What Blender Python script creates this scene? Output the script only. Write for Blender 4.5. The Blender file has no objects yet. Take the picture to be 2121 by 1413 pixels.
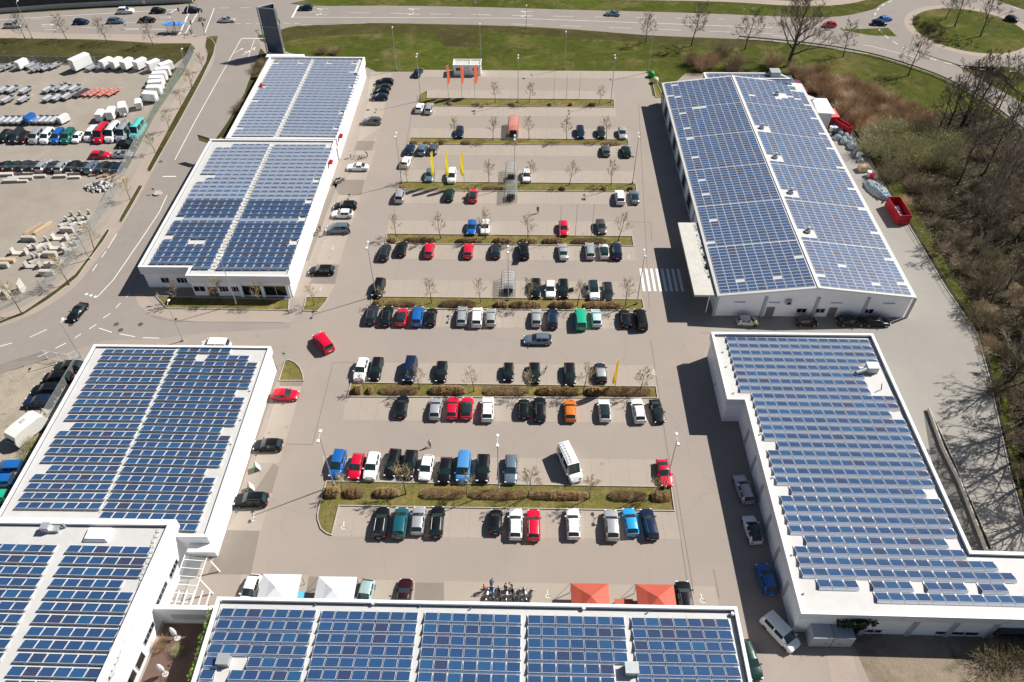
import bpy, bmesh, math, random
import numpy as np
from mathutils import Vector, Matrix
R = math.radians
SC = bpy.context.scene
COL = SC.collection
rng = random.Random(7)
# ---------------------------------------------------------------- camera (solved from the lot's own lines)
F_PX, PITCH, YAW, ROLL, CAMH = 1557.32, R(45.45487), R(-0.99593), R(-0.13395), 90.0
CX, CY = 1060.5, 706.5
def cam_axes():
    cp, sp = math.cos(PITCH), math.sin(PITCH)
    M = np.array([[1, 0, 0], [0, -sp, -cp], [0, cp, -sp]])
    c, s = math.cos(YAW), math.sin(YAW)
    M = M @ np.array([[c, -s, 0], [s, c, 0], [0, 0, 1]])
    c, s = math.cos(ROLL), math.sin(ROLL)
    return np.array([[c, -s, 0], [s, c, 0], [0, 0, 1]]) @ M
AX = cam_axes()
cam = bpy.data.objects.new('camera', bpy.data.cameras.new('camera')); COL.objects.link(cam)
cam.data.sensor_width = 36; cam.data.lens = F_PX / 2121 * 36
cam.data.clip_end = 3000; cam.data.clip_start = 1
m = Matrix.Identity(4)
for i in range(3):
    m[i][0], m[i][1], m[i][2] = AX[0][i], -AX[1][i], -AX[2][i]
m[2][3] = CAMH
cam.matrix_world = m
SC.camera = cam
# ---------------------------------------------------------------- light
SUN_EL, SUN_AZ = R(44.5), R(26.2)          # azimuth measured from +X towards +Y
SC.world = bpy.data.worlds.new('World'); SC.world.use_nodes = True
nt = SC.world.node_tree
sky = nt.nodes.new('ShaderNodeTexSky'); sky.sky_type = 'NISHITA'; sky.sun_disc = False
sky.sun_elevation = SUN_EL; sky.sun_rotation = math.pi / 2 - SUN_AZ
sky.air_density = 1.0; sky.dust_density = 1.0; sky.ozone_density = 3.0
bg = nt.nodes['Background']; nt.links.new(sky.outputs[0], bg.inputs[0]); bg.inputs[1].default_value = 0.043
sun = bpy.data.objects.new('sun', bpy.data.lights.new('sun', 'SUN')); COL.objects.link(sun)
sun.data.energy = 5.0; sun.data.angle = R(0.5); sun.data.color = (1.0, 0.955, 0.89)
sd = Vector((math.cos(SUN_EL) * math.cos(SUN_AZ), math.cos(SUN_EL) * math.sin(SUN_AZ), math.sin(SUN_EL)))
sun.rotation_euler = sd.to_track_quat('Z', 'Y').to_euler()
SC.view_settings.view_transform = 'Standard'; SC.view_settings.look = 'None'
SC.view_settings.exposure = 0.6; SC.view_settings.gamma = 1.0
# ---------------------------------------------------------------- helpers
def G(px, py, z=0.0):
    """World point at height z that the photograph shows at pixel (px, py)."""
    d = AX.T @ np.array([(px - CX) / F_PX, (py - CY) / F_PX, 1.0])
    t = (z - CAMH) / d[2]
    return Vector((d[0] * t, d[1] * t, z))
def G2(p, z=0.0):
    g = G(p[0], p[1], z); return (g.x, g.y)
def tag(o, label=None, cat=None, group=None, kind=None):
    if label: o['label'] = label
    if cat: o['category'] = cat
    if group: o['group'] = group
    if kind: o['kind'] = kind
    return o
def root(name, label, cat, loc=(0, 0, 0), rz=0.0, group=None):
    o = bpy.data.objects.new(name, None); COL.objects.link(o)
    o.empty_display_size = .3; o.location = loc; o.rotation_euler = (0, 0, rz)
    return tag(o, label, cat, group)
class MB:
    def __init__(s): s.v = []; s.f = []; s.mi = []; s.uv = {}
    def face(s, pts, mi=0, uv=False):
        n = len(s.v); s.v += [tuple(p) for p in pts]; s.f.append(tuple(range(n, n + len(pts)))); s.mi.append(mi)
        if uv: s.uv[len(s.f) - 1] = True
    def box(s, c, d, rz=0.0, mi=0, taper=1.0):
        x, y, z = d[0] / 2, d[1] / 2, d[2] / 2; n = len(s.v); co, si = math.cos(rz), math.sin(rz)
        for k, (a, b, e) in enumerate([(-1, -1, -1), (1, -1, -1), (1, 1, -1), (-1, 1, -1), (-1, -1, 1), (1, -1, 1), (1, 1, 1), (-1, 1, 1)]):
            t = taper if e > 0 else 1
            px, py = a * x * t, b * y * t
            s.v.append((c[0] + px * co - py * si, c[1] + px * si + py * co, c[2] + e * z))
        for q in [(0, 3, 2, 1), (4, 5, 6, 7), (0, 1, 5, 4), (1, 2, 6, 5), (2, 3, 7, 6), (3, 0, 4, 7)]:
            s.f.append(tuple(n + i for i in q)); s.mi.append(mi)
        return s
    def tube(s, p0, p1, r0, r1=None, n=6, mi=0, caps=True):
        r1 = r0 if r1 is None else r1
        p0, p1 = Vector(p0), Vector(p1); d = (p1 - p0)
        if d.length < 1e-6: return s
        d.normalize(); a = d.orthogonal().normalized(); b = d.cross(a); k = len(s.v)
        for p, r in ((p0, r0), (p1, r1)):
            for i in range(n):
                t = 2 * math.pi * i / n
                s.v.append(tuple(p + a * (r * math.cos(t)) + b * (r * math.sin(t))))
        for i in range(n):
            j = (i + 1) % n; s.f.append((k + i, k + j, k + n + j, k + n + i)); s.mi.append(mi)
        if caps:
            s.f.append(tuple(k + i for i in reversed(range(n)))); s.mi.append(mi)
            s.f.append(tuple(k + n + i for i in range(n))); s.mi.append(mi)
        return s
    def prism(s, poly, z0, z1, mi=0, mtop=None, bottom=False):
        n = len(poly); k = len(s.v)
        s.v += [(p[0], p[1], z0) for p in poly] + [(p[0], p[1], z1) for p in poly]
        for i in range(n):
            j = (i + 1) % n; s.f.append((k + i, k + j, k + n + j, k + n + i)); s.mi.append(mi)
        s.f.append(tuple(k + n + i for i in range(n))); s.mi.append(mi if mtop is None else mtop)
        if bottom: s.f.append(tuple(k + i for i in reversed(range(n)))); s.mi.append(mi)
        return s
    def ring(s, out, inn, z0, z1, mi=0):
        n = len(out); k = len(s.v)
        for z in (z0, z1):
            s.v += [(p[0], p[1], z) for p in out]; s.v += [(p[0], p[1], z) for p in inn]
        for i in range(n):
            j = (i + 1) % n
            for q in ((i, j, 2 * n + j, 2 * n + i), (n + j, n + i, 3 * n + i, 3 * n + j), (2 * n + i, 2 * n + j, 3 * n + j, 3 * n + i), (j, i, n + i, n + j)):
                s.f.append(tuple(k + a for a in q)); s.mi.append(mi)
        return s
    def build(s, name, mats, parent=None, smooth=None):
        me = bpy.data.meshes.new(name); me.from_pydata(s.v, [], s.f)
        mats = mats if isinstance(mats, (list, tuple)) else [mats]
        for x in mats: me.materials.append(x)
        if len(mats) > 1: me.polygons.foreach_set('material_index', s.mi)
        if s.uv:
            L = me.uv_layers.new(name='UVMap')
            for fi in s.uv:
                p = me.polygons[fi]
                for k, c in enumerate(((0, 0), (1, 0), (1, 1), (0, 1))): L.data[p.loop_start + k].uv = c
        if smooth is not None:
            me.polygons.foreach_set('use_smooth', [True] * len(me.polygons))
            if smooth < 180: me.set_sharp_from_angle(angle=R(smooth))
        me.update()
        o = bpy.data.objects.new(name, me); COL.objects.link(o)
        if parent: o.parent = parent
        return o
def clone(o, parent=None):
    """Copy of a thing with its parts and their sub-parts; meshes shared."""
    c = o.copy(); COL.objects.link(c); c.parent = parent
    for ch in o.children: clone(ch, c)
    return c
def ccw(poly):
    a = sum(p[0] * q[1] - q[0] * p[1] for p, q in zip(poly, poly[1:] + poly[:1]))
    return poly if a > 0 else poly[::-1]
def inset(poly, d):
    """Offset a counter-clockwise polygon inwards by d."""
    n = len(poly); out = []
    for i in range(n):
        a, b, c = Vector(poly[i - 1]), Vector(poly[i]), Vector(poly[(i + 1) % n])
        d1, d2 = (b - a).normalized(), (c - b).normalized()
        n1, n2 = Vector((-d1.y, d1.x)), Vector((-d2.y, d2.x))
        den = 1 + n1.dot(n2)
        o = b + (n1 + n2) * (d / max(den, .25)); out.append((o.x, o.y))
    return out
ORD = ['first', 'second', 'third', 'fourth', 'fifth', 'sixth', 'seventh', 'eighth', 'ninth', 'tenth', 'eleventh', 'twelfth', 'thirteenth', 'fourteenth', 'fifteenth', 'sixteenth', 'seventeenth', 'eighteenth', 'nineteenth', 'twentieth'] + ['later'] * 40
# ---------------------------------------------------------------- materials
def mat(name, col, rough=.7, spec=.3, metal=0.0, var=0.0, scale=1.0, col2=None, bump=0.0, coat=0.0, obj_var=0.0, bscale=None):
    """Principled material; var mixes towards col2 (or a darker tone) by noise at world scale."""
    m = bpy.data.materials.new(name); m.use_nodes = True; t = m.node_tree; N, L = t.nodes, t.links
    b = N['Principled BSDF']
    b.inputs['Base Color'].default_value = (*col, 1); b.inputs['Roughness'].default_value = rough
    b.inputs['Specular IOR Level'].default_value = spec; b.inputs['Metallic'].default_value = metal
    if coat: b.inputs['Coat Weight'].default_value = coat; b.inputs['Coat Roughness'].default_value = .04
    if var or bump:
        geo = N.new('ShaderNodeNewGeometry')
    if var:
        out = None
        c2 = col2 or tuple(c * .6 for c in col)
        for sc, wgt in ((scale, 1.0), (scale * 7.3, .55)):
            nz = N.new('ShaderNodeTexNoise'); nz.inputs['Scale'].default_value = sc; nz.inputs['Detail'].default_value = 6; nz.inputs['Roughness'].default_value = .62
            L.new(geo.outputs['Position'], nz.inputs['Vector'])
            rp = N.new('ShaderNodeMapRange'); rp.inputs[1].default_value = .38; rp.inputs[2].default_value = .68
            rp.inputs[3].default_value = 0; rp.inputs[4].default_value = var * wgt
            L.new(nz.outputs[0], rp.inputs[0])
            mx = N.new('ShaderNodeMix'); mx.data_type = 'RGBA'
            L.new(rp.outputs[0], mx.inputs[0])
            if out is None: mx.inputs[6].default_value = (*col, 1)
            else: L.new(out, mx.inputs[6])
            mx.inputs[7].default_value = (*c2, 1); out = mx.outputs[2]
        L.new(out, b.inputs['Base Color'])
    if obj_var:
        oi = N.new('ShaderNodeObjectInfo'); hs = N.new('ShaderNodeHueSaturation')
        rp = N.new('ShaderNodeMapRange'); rp.inputs[3].default_value = 1 - obj_var; rp.inputs[4].default_value = 1 + obj_var
        L.new(oi.outputs['Random'], rp.inputs[0]); L.new(rp.outputs[0], hs.inputs['Value'])
        if var: L.new(out, hs.inputs['Color'])
        else: hs.inputs['Color'].default_value = (*col, 1)
        L.new(hs.outputs[0], b.inputs['Base Color'])
    if bump:
        nz = N.new('ShaderNodeTexNoise'); nz.inputs['Scale'].default_value = bscale or scale * 9; nz.inputs['Detail'].default_value = 5
        L.new(geo.outputs['Position'], nz.inputs['Vector'])
        bp = N.new('ShaderNodeBump'); bp.inputs['Strength'].default_value = bump; bp.inputs['Distance'].default_value = .3
        L.new(nz.outputs[0], bp.inputs['Height']); L.new(bp.outputs[0], b.inputs['Normal'])
    return m
def see_through(name, col, cover):
    """Woven wire or clear sheet: part of the light passes straight through."""
    m = bpy.data.materials.new(name); m.use_nodes = True; t = m.node_tree; N, L = t.nodes, t.links
    b = N['Principled BSDF']; b.inputs['Base Color'].default_value = (*col, 1); b.inputs['Roughness'].default_value = .35
    tr = N.new('ShaderNodeBsdfTransparent'); mx = N.new('ShaderNodeMixShader'); mx.inputs[0].default_value = cover
    L.new(tr.outputs[0], mx.inputs[1]); L.new(b.outputs[0], mx.inputs[2]); L.new(mx.outputs[0], N['Material Output'].inputs[0])
    return m
def ground_mat(name, cols, scales, bump=.0, rough=.9, spec=.15, bscale=2.0, spots=None, cracks=None):
    """Layered noise ground: cols[0] base, each further colour mixed in by its own noise (scale, low, high, amount)."""
    m = bpy.data.materials.new(name); m.use_nodes = True; t = m.node_tree; N, L = t.nodes, t.links
    b = N['Principled BSDF']; b.inputs['Roughness'].default_value = rough; b.inputs['Specular IOR Level'].default_value = .04 if 'grass' in name or 'lawn' in name or name in ('bank', 'litter') else spec
    geo = N.new('ShaderNodeNewGeometry'); out = None
    for c, (sc, lo, hi, am) in zip(cols[1:], scales):
        nz = N.new('ShaderNodeTexNoise'); nz.inputs['Scale'].default_value = sc; nz.inputs['Detail'].default_value = 7; nz.inputs['Roughness'].default_value = .65
        nz.inputs['Distortion'].default_value = .6
        L.new(geo.outputs['Position'], nz.inputs['Vector'])
        rp = N.new('ShaderNodeMapRange'); rp.inputs[1].default_value = lo; rp.inputs[2].default_value = hi; rp.inputs[4].default_value = am
        L.new(nz.outputs[0], rp.inputs[0]); mx = N.new('ShaderNodeMix'); mx.data_type = 'RGBA'; L.new(rp.outputs[0], mx.inputs[0])
        if out is None: mx.inputs[6].default_value = (*cols[0], 1)
        else: L.new(out, mx.inputs[6])
        mx.inputs[7].default_value = (*c, 1); out = mx.outputs[2]
    def darken(out, fac, c):
        mx = N.new('ShaderNodeMix'); mx.data_type = 'RGBA'; L.new(fac.outputs[0], mx.inputs[0]); L.new(out, mx.inputs[6]); mx.inputs[7].default_value = (*c, 1); return mx.outputs[2]
    if spots:
        vo = N.new('ShaderNodeTexVoronoi'); vo.inputs['Scale'].default_value = spots[0]; L.new(geo.outputs['Position'], vo.inputs['Vector'])
        rp = N.new('ShaderNodeMapRange'); rp.inputs[1].default_value = .02; rp.inputs[2].default_value = spots[1]; rp.inputs[3].default_value = spots[2]; rp.inputs[4].default_value = 0; L.new(vo.outputs['Distance'], rp.inputs[0])
        nz = N.new('ShaderNodeTexNoise'); nz.inputs['Scale'].default_value = .23; L.new(geo.outputs['Position'], nz.inputs['Vector'])
        gt = N.new('ShaderNodeMath'); gt.operation = 'GREATER_THAN'; gt.inputs[1].default_value = .5; L.new(nz.outputs[0], gt.inputs[0])
        mu = N.new('ShaderNodeMath'); mu.operation = 'MULTIPLY'; L.new(rp.outputs[0], mu.inputs[0]); L.new(gt.outputs[0], mu.inputs[1]); out = darken(out, mu, tuple(c * .45 for c in cols[0]))
    if cracks:
        nz = N.new('ShaderNodeTexNoise'); nz.inputs['Scale'].default_value = .3; nz.inputs['Detail'].default_value = 4; L.new(geo.outputs['Position'], nz.inputs['Vector'])
        va = N.new('ShaderNodeVectorMath'); va.operation = 'MULTIPLY_ADD'; va.inputs[1].default_value = (3, 3, 3); L.new(nz.outputs['Color'], va.inputs[0]); L.new(geo.outputs['Position'], va.inputs[2])
        vo = N.new('ShaderNodeTexVoronoi'); vo.feature = 'DISTANCE_TO_EDGE'; vo.inputs['Scale'].default_value = cracks; L.new(va.outputs[0], vo.inputs['Vector'])
        rp = N.new('ShaderNodeMapRange'); rp.inputs[1].default_value = .0; rp.inputs[2].default_value = .004; rp.inputs[3].default_value = .2; rp.inputs[4].default_value = 0; L.new(vo.outputs['Distance'], rp.inputs[0]); out = darken(out, rp, tuple(c * .5 for c in cols[0]))
    L.new(out, b.inputs['Base Color'])
    if bump:
        nz = N.new('ShaderNodeTexNoise'); nz.inputs['Scale'].default_value = bscale; nz.inputs['Detail'].default_value = 6; nz.inputs['Roughness'].default_value = .7
        L.new(geo.outputs['Position'], nz.inputs['Vector'])
        bp = N.new('ShaderNodeBump'); bp.inputs['Strength'].default_value = bump; bp.inputs['Distance'].default_value = .6
        L.new(nz.outputs[0], bp.inputs['Height']); L.new(bp.outputs[0], b.inputs['Normal'])
    return m
M = {}
M['asphalt'] = ground_mat('asphalt', [(0.291, 0.249, 0.214), (0.25, 0.216, 0.189), (0.32, 0.275, 0.237), (0.181, 0.157, 0.137), (0.253, 0.218, 0.188)],
                          [(.045, .42, .68, .55), (.16, .46, .72, .4), (.55, .63, .75, .16), (6, .4, .7, .3)], bump=.03, bscale=8, spots=(.16, .075, .35), cracks=.045)
M['asphalt_grey'] = ground_mat('asphalt_grey', [(0.285, 0.268, 0.24), (0.247, 0.231, 0.209), (0.309, 0.291, 0.263), (0.209, 0.197, 0.177)],
                               [(.05, .42, .68, .5), (.2, .46, .7, .4), (5, .4, .7, .3)], bump=.03, bscale=8, cracks=.05, spots=(.12, .06, .35))
M['road'] = ground_mat('road', [(0.253, 0.223, 0.198), (0.215, 0.19, 0.17), (0.282, 0.249, 0.221), (0.191, 0.171, 0.152)],
                       [(.06, .42, .68, .5), (.25, .46, .7, .4), (5, .4, .7, .25)], bump=.03, bscale=8, cracks=.05)
M['paving'] = ground_mat('paving', [(0.334, 0.289, 0.243), (0.288, 0.248, 0.208), (0.366, 0.315, 0.266), (0.247, 0.21, 0.173), (0.284, 0.243, 0.204)],
                         [(.09, .42, .68, .5), (.3, .46, .7, .45), (.9, .62, .75, .3), (7, .4, .7, .4)], bump=.03, bscale=9, spots=(.42, .16, .55))
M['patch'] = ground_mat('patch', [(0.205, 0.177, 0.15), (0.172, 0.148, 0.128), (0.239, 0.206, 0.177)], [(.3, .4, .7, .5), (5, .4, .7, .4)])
M['footway'] = ground_mat('footway', [(0.32, 0.265, 0.223), (0.267, 0.224, 0.186), (0.363, 0.307, 0.257)], [(.15, .42, .68, .5), (3, .4, .7, .4)])
M['gravel'] = ground_mat('gravel', [(.29, .255, .215), (.23, .20, .165), (.34, .305, .26), (.19, .165, .135), (.25, .22, .18)],
                         [(.06, .42, .66, .7), (.22, .46, .7, .5), (.8, .58, .75, .4), (6, .4, .7, .5)], bump=.12, bscale=6)
M['grass'] = ground_mat('grass', [(.060, .068, .014), (.085, .108, .016), (.155, .125, .048), (.028, .036, .009), (.20, .16, .08), (.10, .11, .022)],
                        [(.05, .40, .60, .8), (.085, .5, .64, .75), (.6, .45, .7, .6), (.2, .56, .70, .6), (.33, .55, .7, .5)], bump=.55, bscale=3.5)
M['lawn'] = ground_mat('lawn', [(.185, .16, .05), (.115, .12, .03), (.29, .225, .11), (.075, .07, .025), (.33, .215, .06)],
                       [(.35, .42, .62, .7), (.6, .5, .7, .7), (2.5, .45, .7, .65), (.28, .52, .72, .7)], bump=.6, bscale=5)
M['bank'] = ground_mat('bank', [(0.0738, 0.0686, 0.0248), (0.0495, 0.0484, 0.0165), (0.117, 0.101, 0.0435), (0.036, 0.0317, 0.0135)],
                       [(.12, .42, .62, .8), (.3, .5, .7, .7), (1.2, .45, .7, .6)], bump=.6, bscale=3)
M['litter'] = ground_mat('litter', [(.062, .052, .030), (.032, .03, .016), (.15, .115, .07), (.055, .066, .018)],
                         [(.1, .42, .62, .8), (.35, .52, .7, .7), (.16, .58, .7, .8)], bump=.8, bscale=2.5)
M['dirt'] = ground_mat('dirt', [(.33, .285, .225), (.235, .2, .15), (.40, .35, .29), (.15, .13, .07)],
                       [(.2, .42, .62, .7), (.7, .46, .7, .5), (.5, .58, .72, .8)], bump=.3, bscale=4)
M['soil'] = ground_mat('soil', [(.235, .19, .14), (.15, .12, .085), (.32, .265, .205), (.09, .085, .04)], [(.18, .42, .62, .75), (.7, .46, .7, .5), (.4, .56, .70, .8)], bump=.4, bscale=4)  # browner earth than dirt, with the shade there mixed into its tone
M['deck'] = mat('deck', (.135, .085, .065), .75, var=.5, scale=1.2)
M['white_line'] = mat('white_line', (.72, .71, .68), .7, var=.35, scale=1.2, col2=(.5, .48, .45))
M['faint_line'] = mat('faint_line', (.47, .43, .38), .8, var=.5, scale=1.5)
M['seam'] = mat('seam', (.17, .15, .13), .85)
M['iron'] = mat('iron', (.1, .085, .075), .6, var=.5, scale=3)
M['kerb'] = mat('kerb', (.42, .38, .33), .8, var=.4, scale=2)
M['roof'] = ground_mat('roof', [(0.491, 0.485, 0.471), (0.417, 0.407, 0.39), (0.528, 0.518, 0.508), (0.372, 0.348, 0.316)], [(.16, .42, .68, .6), (.6, .46, .7, .5), (.9, .62, .76, .7)], rough=.6, spec=.3)
M['parapet'] = mat('parapet', (.74, .74, .74), .5, var=.2, scale=.8)
M['white_wall'] = mat('white_wall', (.88, .89, .90), .55, var=.14, scale=.7)
M['grey_trim'] = mat('grey_trim', (.40, .42, .45), .5, var=.15, scale=1)
M['flash'] = mat('flash', (.16, .17, .18), .4, metal=.3)
M['concrete_roof'] = mat('concrete_roof', (.52, .50, .45), .8, var=.4, scale=1.0)
M['ballast'] = mat('ballast', (.50, .51, .48), .85, var=.6, scale=2.2, col2=(.36, .37, .34), bump=.3)
M['glass_dark'] = mat('glass_dark', (.012, .016, .018), .05, spec=.6, coat=.3)
M['car_glass'] = mat('car_glass', (.016, .032, .032), .04, spec=.7)
M['frame_dark'] = mat('frame_dark', (.05, .05, .055), .5)
M['door_grey'] = mat('door_grey', (.17, .165, .155), .5)
M['door_brown'] = mat('door_brown', (.17, .085, .055), .6)
M['steel'] = mat('steel', (.42, .44, .46), .35, metal=.7, var=.15, scale=2)
M['galv'] = mat('galv', (.46, .48, .49), .45, metal=.45, var=.3, scale=3)
M['rubber'] = mat('rubber', (.012, .012, .012), .8)
M['rim'] = mat('rim', (.45, .45, .46), .3, metal=.8)
M['head_lamp'] = mat('head_lamp', (.75, .78, .8), .08, spec=.7)
M['tail_lamp'] = mat('tail_lamp', (.42, .008, .008), .2)
M['plate'] = mat('plate', (.75, .75, .74), .5)
M['plastic'] = mat('plastic', (.022, .022, .024), .55)
M['white_paint'] = mat('white_paint', (.76, .76, .76), .35, spec=.5)
M['concrete'] = mat('concrete', (.5, .47, .42), .85, var=.45, scale=1.5, obj_var=.15)
M['timber'] = mat('timber', (.46, .35, .24), .8, var=.4, scale=2, obj_var=.15)
M['red_steel'] = mat('red_steel', (.42, .018, .03), .45, var=.25, scale=1.2)
M['rust'] = mat('rust', (.12, .075, .045), .85, var=.6, scale=1.5)
M['bark'] = mat('bark', (.085, .07, .055), .9, var=.4, scale=3)
M['twig'] = mat('twig', (.19, .155, .12), .9, obj_var=.2)
M['brush'] = mat('brush', (.25, .20, .125), .9, var=.6, scale=.6, col2=(.13, .115, .06), obj_var=.25)
M['bud_twig'] = mat('bud_twig', (.36, .29, .19), .9, obj_var=.15)
M['yellow_twig'] = mat('yellow_twig', (.5, .4, .18), .9)
M['hedge'] = mat('hedge', (.44, .30, .155), .9, var=.65, scale=1.6, col2=(.27, .175, .085), obj_var=.15)
M['reed'] = mat('reed', (.44, .31, .19), .9, var=.6, scale=.4, col2=(.25, .16, .09), obj_var=.2)
M['straw'] = mat('straw', (.66, .53, .36), .9, var=.6, scale=.4, col2=(.42, .31, .19), obj_var=.15)
M['olive'] = mat('olive', (.44, .41, .23), .9, var=.6, scale=.5, col2=(.25, .235, .12), obj_var=.15)
M['ivy'] = mat('ivy', (.03, .045, .018), .8, var=.5, scale=2)
M['green_leaf'] = mat('green_leaf', (.22, .33, .06), .8, var=.5, scale=3)
M['skin'] = mat('skin', (.45, .28, .2), .6)
M['hair'] = mat('hair', (.03, .02, .015), .7)
M['wire'] = see_through('wire', (.34, .37, .37), .30)
M['screen'] = see_through('screen', (.10, .12, .13), .62)
M['clear_sheet'] = see_through('clear_sheet', (.5, .56, .57), .2)
M['noise_wall'] = mat('noise_wall', (.045, .05, .058), .6, var=.3, scale=1)
M['navy_panel'] = mat('navy_panel', (.05, .085, .14), .2, spec=.6, var=.3, scale=.5, col2=(.02, .03, .05))
PAINT = {k: mat('paint_' + k, c, .3, spec=.2 if max(c) < .1 else .45, metal=mt, coat=.12 if max(c) < .1 else .4) for k, (c, mt) in dict(
    black=((.008, .009, .011), .0), charcoal=((.03, .033, .04), .3), grey=((.13, .135, .145), .5), brown=((.10, .085, .08), .4), silver=((.46, .47, .48), .45),
    white=((.75, .75, .74), 0), navy=((.012, .024, .06), .2), blue=((.012, .11, .38), .1), sky_blue=((.07, .24, .52), .1), steel_blue=((.15, .20, .26), .4),
    red=((.56, .004, .03), 0), orange=((.62, .16, .015), .1), teal=((.01, .10, .13), .2), green=((.015, .34, .20), 0), turquoise=((.09, .50, .46), 0), ice_blue=((.50, .66, .67), .1),
    mint=((.32, .45, .44), .2), maroon=((.035, .008, .012), .2), dark_green=((.01, .03, .025), .2), forest=((.01, .13, .10), .1), cyan=((.02, .30, .62), .1), cream=((.68, .67, .62), 0)).items()}
# ---------------------------------------------------------------- solar panels
def cell_mat(name, stops, rough=.14):
    m = bpy.data.materials.new(name); m.use_nodes = True; t = m.node_tree; N, L = t.nodes, t.links
    b = N['Principled BSDF']; b.inputs['Roughness'].default_value = rough; b.inputs['Specular IOR Level'].default_value = .55
    oi = N.new('ShaderNodeObjectInfo'); geo = N.new('ShaderNodeNewGeometry')
    ad = N.new('ShaderNodeMath'); ad.operation = 'ADD'; fr = N.new('ShaderNodeMath'); fr.operation = 'FRACT'
    L.new(oi.outputs['Random'], ad.inputs[0]); L.new(geo.outputs['Random Per Island'], ad.inputs[1]); L.new(ad.outputs[0], fr.inputs[0])
    rp = N.new('ShaderNodeValToRGB'); L.new(fr.outputs[0], rp.inputs[0]); e = rp.color_ramp.elements
    e[0].position, e[0].color = 0, (*stops[0][1], 1); e[1].position, e[1].color = 1, (*stops[-1][1], 1)
    for p, c in stops[1:-1]: x = e.new(p); x.color = (*c, 1)
    uv = N.new('ShaderNodeUVMap'); uv.uv_map = 'UVMap'; sp = N.new('ShaderNodeSeparateXYZ'); L.new(uv.outputs[0], sp.inputs[0])
    fac = None
    for axis, n, w in ((0, 10, .09), (1, 5, .13)):
        mu = N.new('ShaderNodeMath'); mu.operation = 'MULTIPLY'; mu.inputs[1].default_value = n; L.new(sp.outputs[axis], mu.inputs[0])
        f = N.new('ShaderNodeMath'); f.operation = 'FRACT'; L.new(mu.outputs[0], f.inputs[0])
        l = N.new('ShaderNodeMath'); l.operation = 'LESS_THAN'; l.inputs[1].default_value = w; L.new(f.outputs[0], l.inputs[0])
        if fac is None: fac = l
        else:
            mxm = N.new('ShaderNodeMath'); mxm.operation = 'MAXIMUM'; L.new(fac.outputs[0], mxm.inputs[0]); L.new(l.outputs[0], mxm.inputs[1]); fac = mxm
    sc = N.new('ShaderNodeMath'); sc.operation = 'MULTIPLY'; sc.inputs[1].default_value = .13; L.new(fac.outputs[0], sc.inputs[0])
    mx = N.new('ShaderNodeMix'); mx.data_type = 'RGBA'; L.new(sc.outputs[0], mx.inputs[0]); L.new(rp.outputs[0], mx.inputs[6]); mx.inputs[7].default_value = (.4, .5, .62, 1)
    L.new(mx.outputs[2], b.inputs['Base Color'])
    return m
M['cells'] = cell_mat('cells', [(0, (.010, .040, .118)), (.3, (.011, .054, .146)), (.5, (.011, .036, .10)), (.75, (.009, .064, .158)), (.92, (.013, .033, .09)), (.96, (.026, .028, .07)), (1, (.010, .045, .125))], .34)
M['cells_flush'] = cell_mat('cells_flush', [(0, (.014, .045, .13)), (.3, (.016, .062, .165)), (.5, (.016, .042, .115)), (.72, (.019, .07, .165)), (.9, (.02, .036, .10)), (.96, (.034, .029, .065)), (1, (.015, .048, .13))], .42)
M['alu'] = mat('alu', (.74, .75, .77), .4, metal=.15)
M['deflector'] = mat('deflector', (.78, .83, .90), .4, metal=.15); M['deflector_shade_tint'] = mat('deflector_shade_tint', (.22, .24, .27), .35, metal=.5); M['deflector_steep_sky'] = mat('deflector_steep_sky', (.34, .45, .62), .3, metal=.25); M['deflector_white'] = mat('deflector_white', (.84, .86, .90), .4, metal=.1); M['deflector_sky_tint'] = mat('deflector_sky_tint', (.66, .75, .86), .35, metal=.2)  # blue tints stand in for mirrored sky, the dark one for shade

def tilt_panel(mb, o, u, v, w, dp, deflect=True, dm='deflector'):
    """One module on its rack: low edge away from the camera side, raised edge and sheet-metal wind deflector behind it. u, v: unit vectors along and across the row."""
    def P(a, b, z): return o + u * a + v * b + Vector((0, 0, z))
    g = .055; z0, z1 = .06, .42; pd, run = {'deflector': (1.06, .27), 'deflector_white': (1.11, .24), 'deflector_sky_tint': (1.16, .14), 'deflector_steep_sky': (1.12, .1)}.get(dm, (1.14, .06))
    fr = [P(g, .04, z0), P(w - g, .04, z0), P(w - g, .04 + pd, z1), P(g, .04 + pd, z1)]
    dn = Vector((0, 0, -.045))
    mb.face([fr[3], fr[2], fr[1], fr[0]], 1)
    for a, b in ((0, 1), (1, 2), (2, 3), (3, 0)): mb.face([fr[a], fr[b], fr[b] + dn, fr[a] + dn], 1)
    up = Vector((0, 0, .004)); k = .028
    mb.face([P(g + k, .04 + pd - k, z1 - k * .31) + up, P(w - g - k, .04 + pd - k, z1 - k * .31) + up, P(w - g - k, .04 + k, z0 + k * .34) + up, P(g + k, .04 + k, z0 + k * .34) + up], 0, uv=True)
    if deflect:
        d0 = [P(g * .3, .055 + pd, z1 - .05), P(w - g * .3, .055 + pd, z1 - .05), P(w - g * .3, .055 + pd + run, .03), P(g * .3, .055 + pd + run, .03)]
        mb.face(d0[::-1], 2)
        for s in (0, w):   # rack feet
            mb.box(P(s, .5, .06), (.05, 1.1, .05), math.atan2(u.y, u.x), 1)
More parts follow.
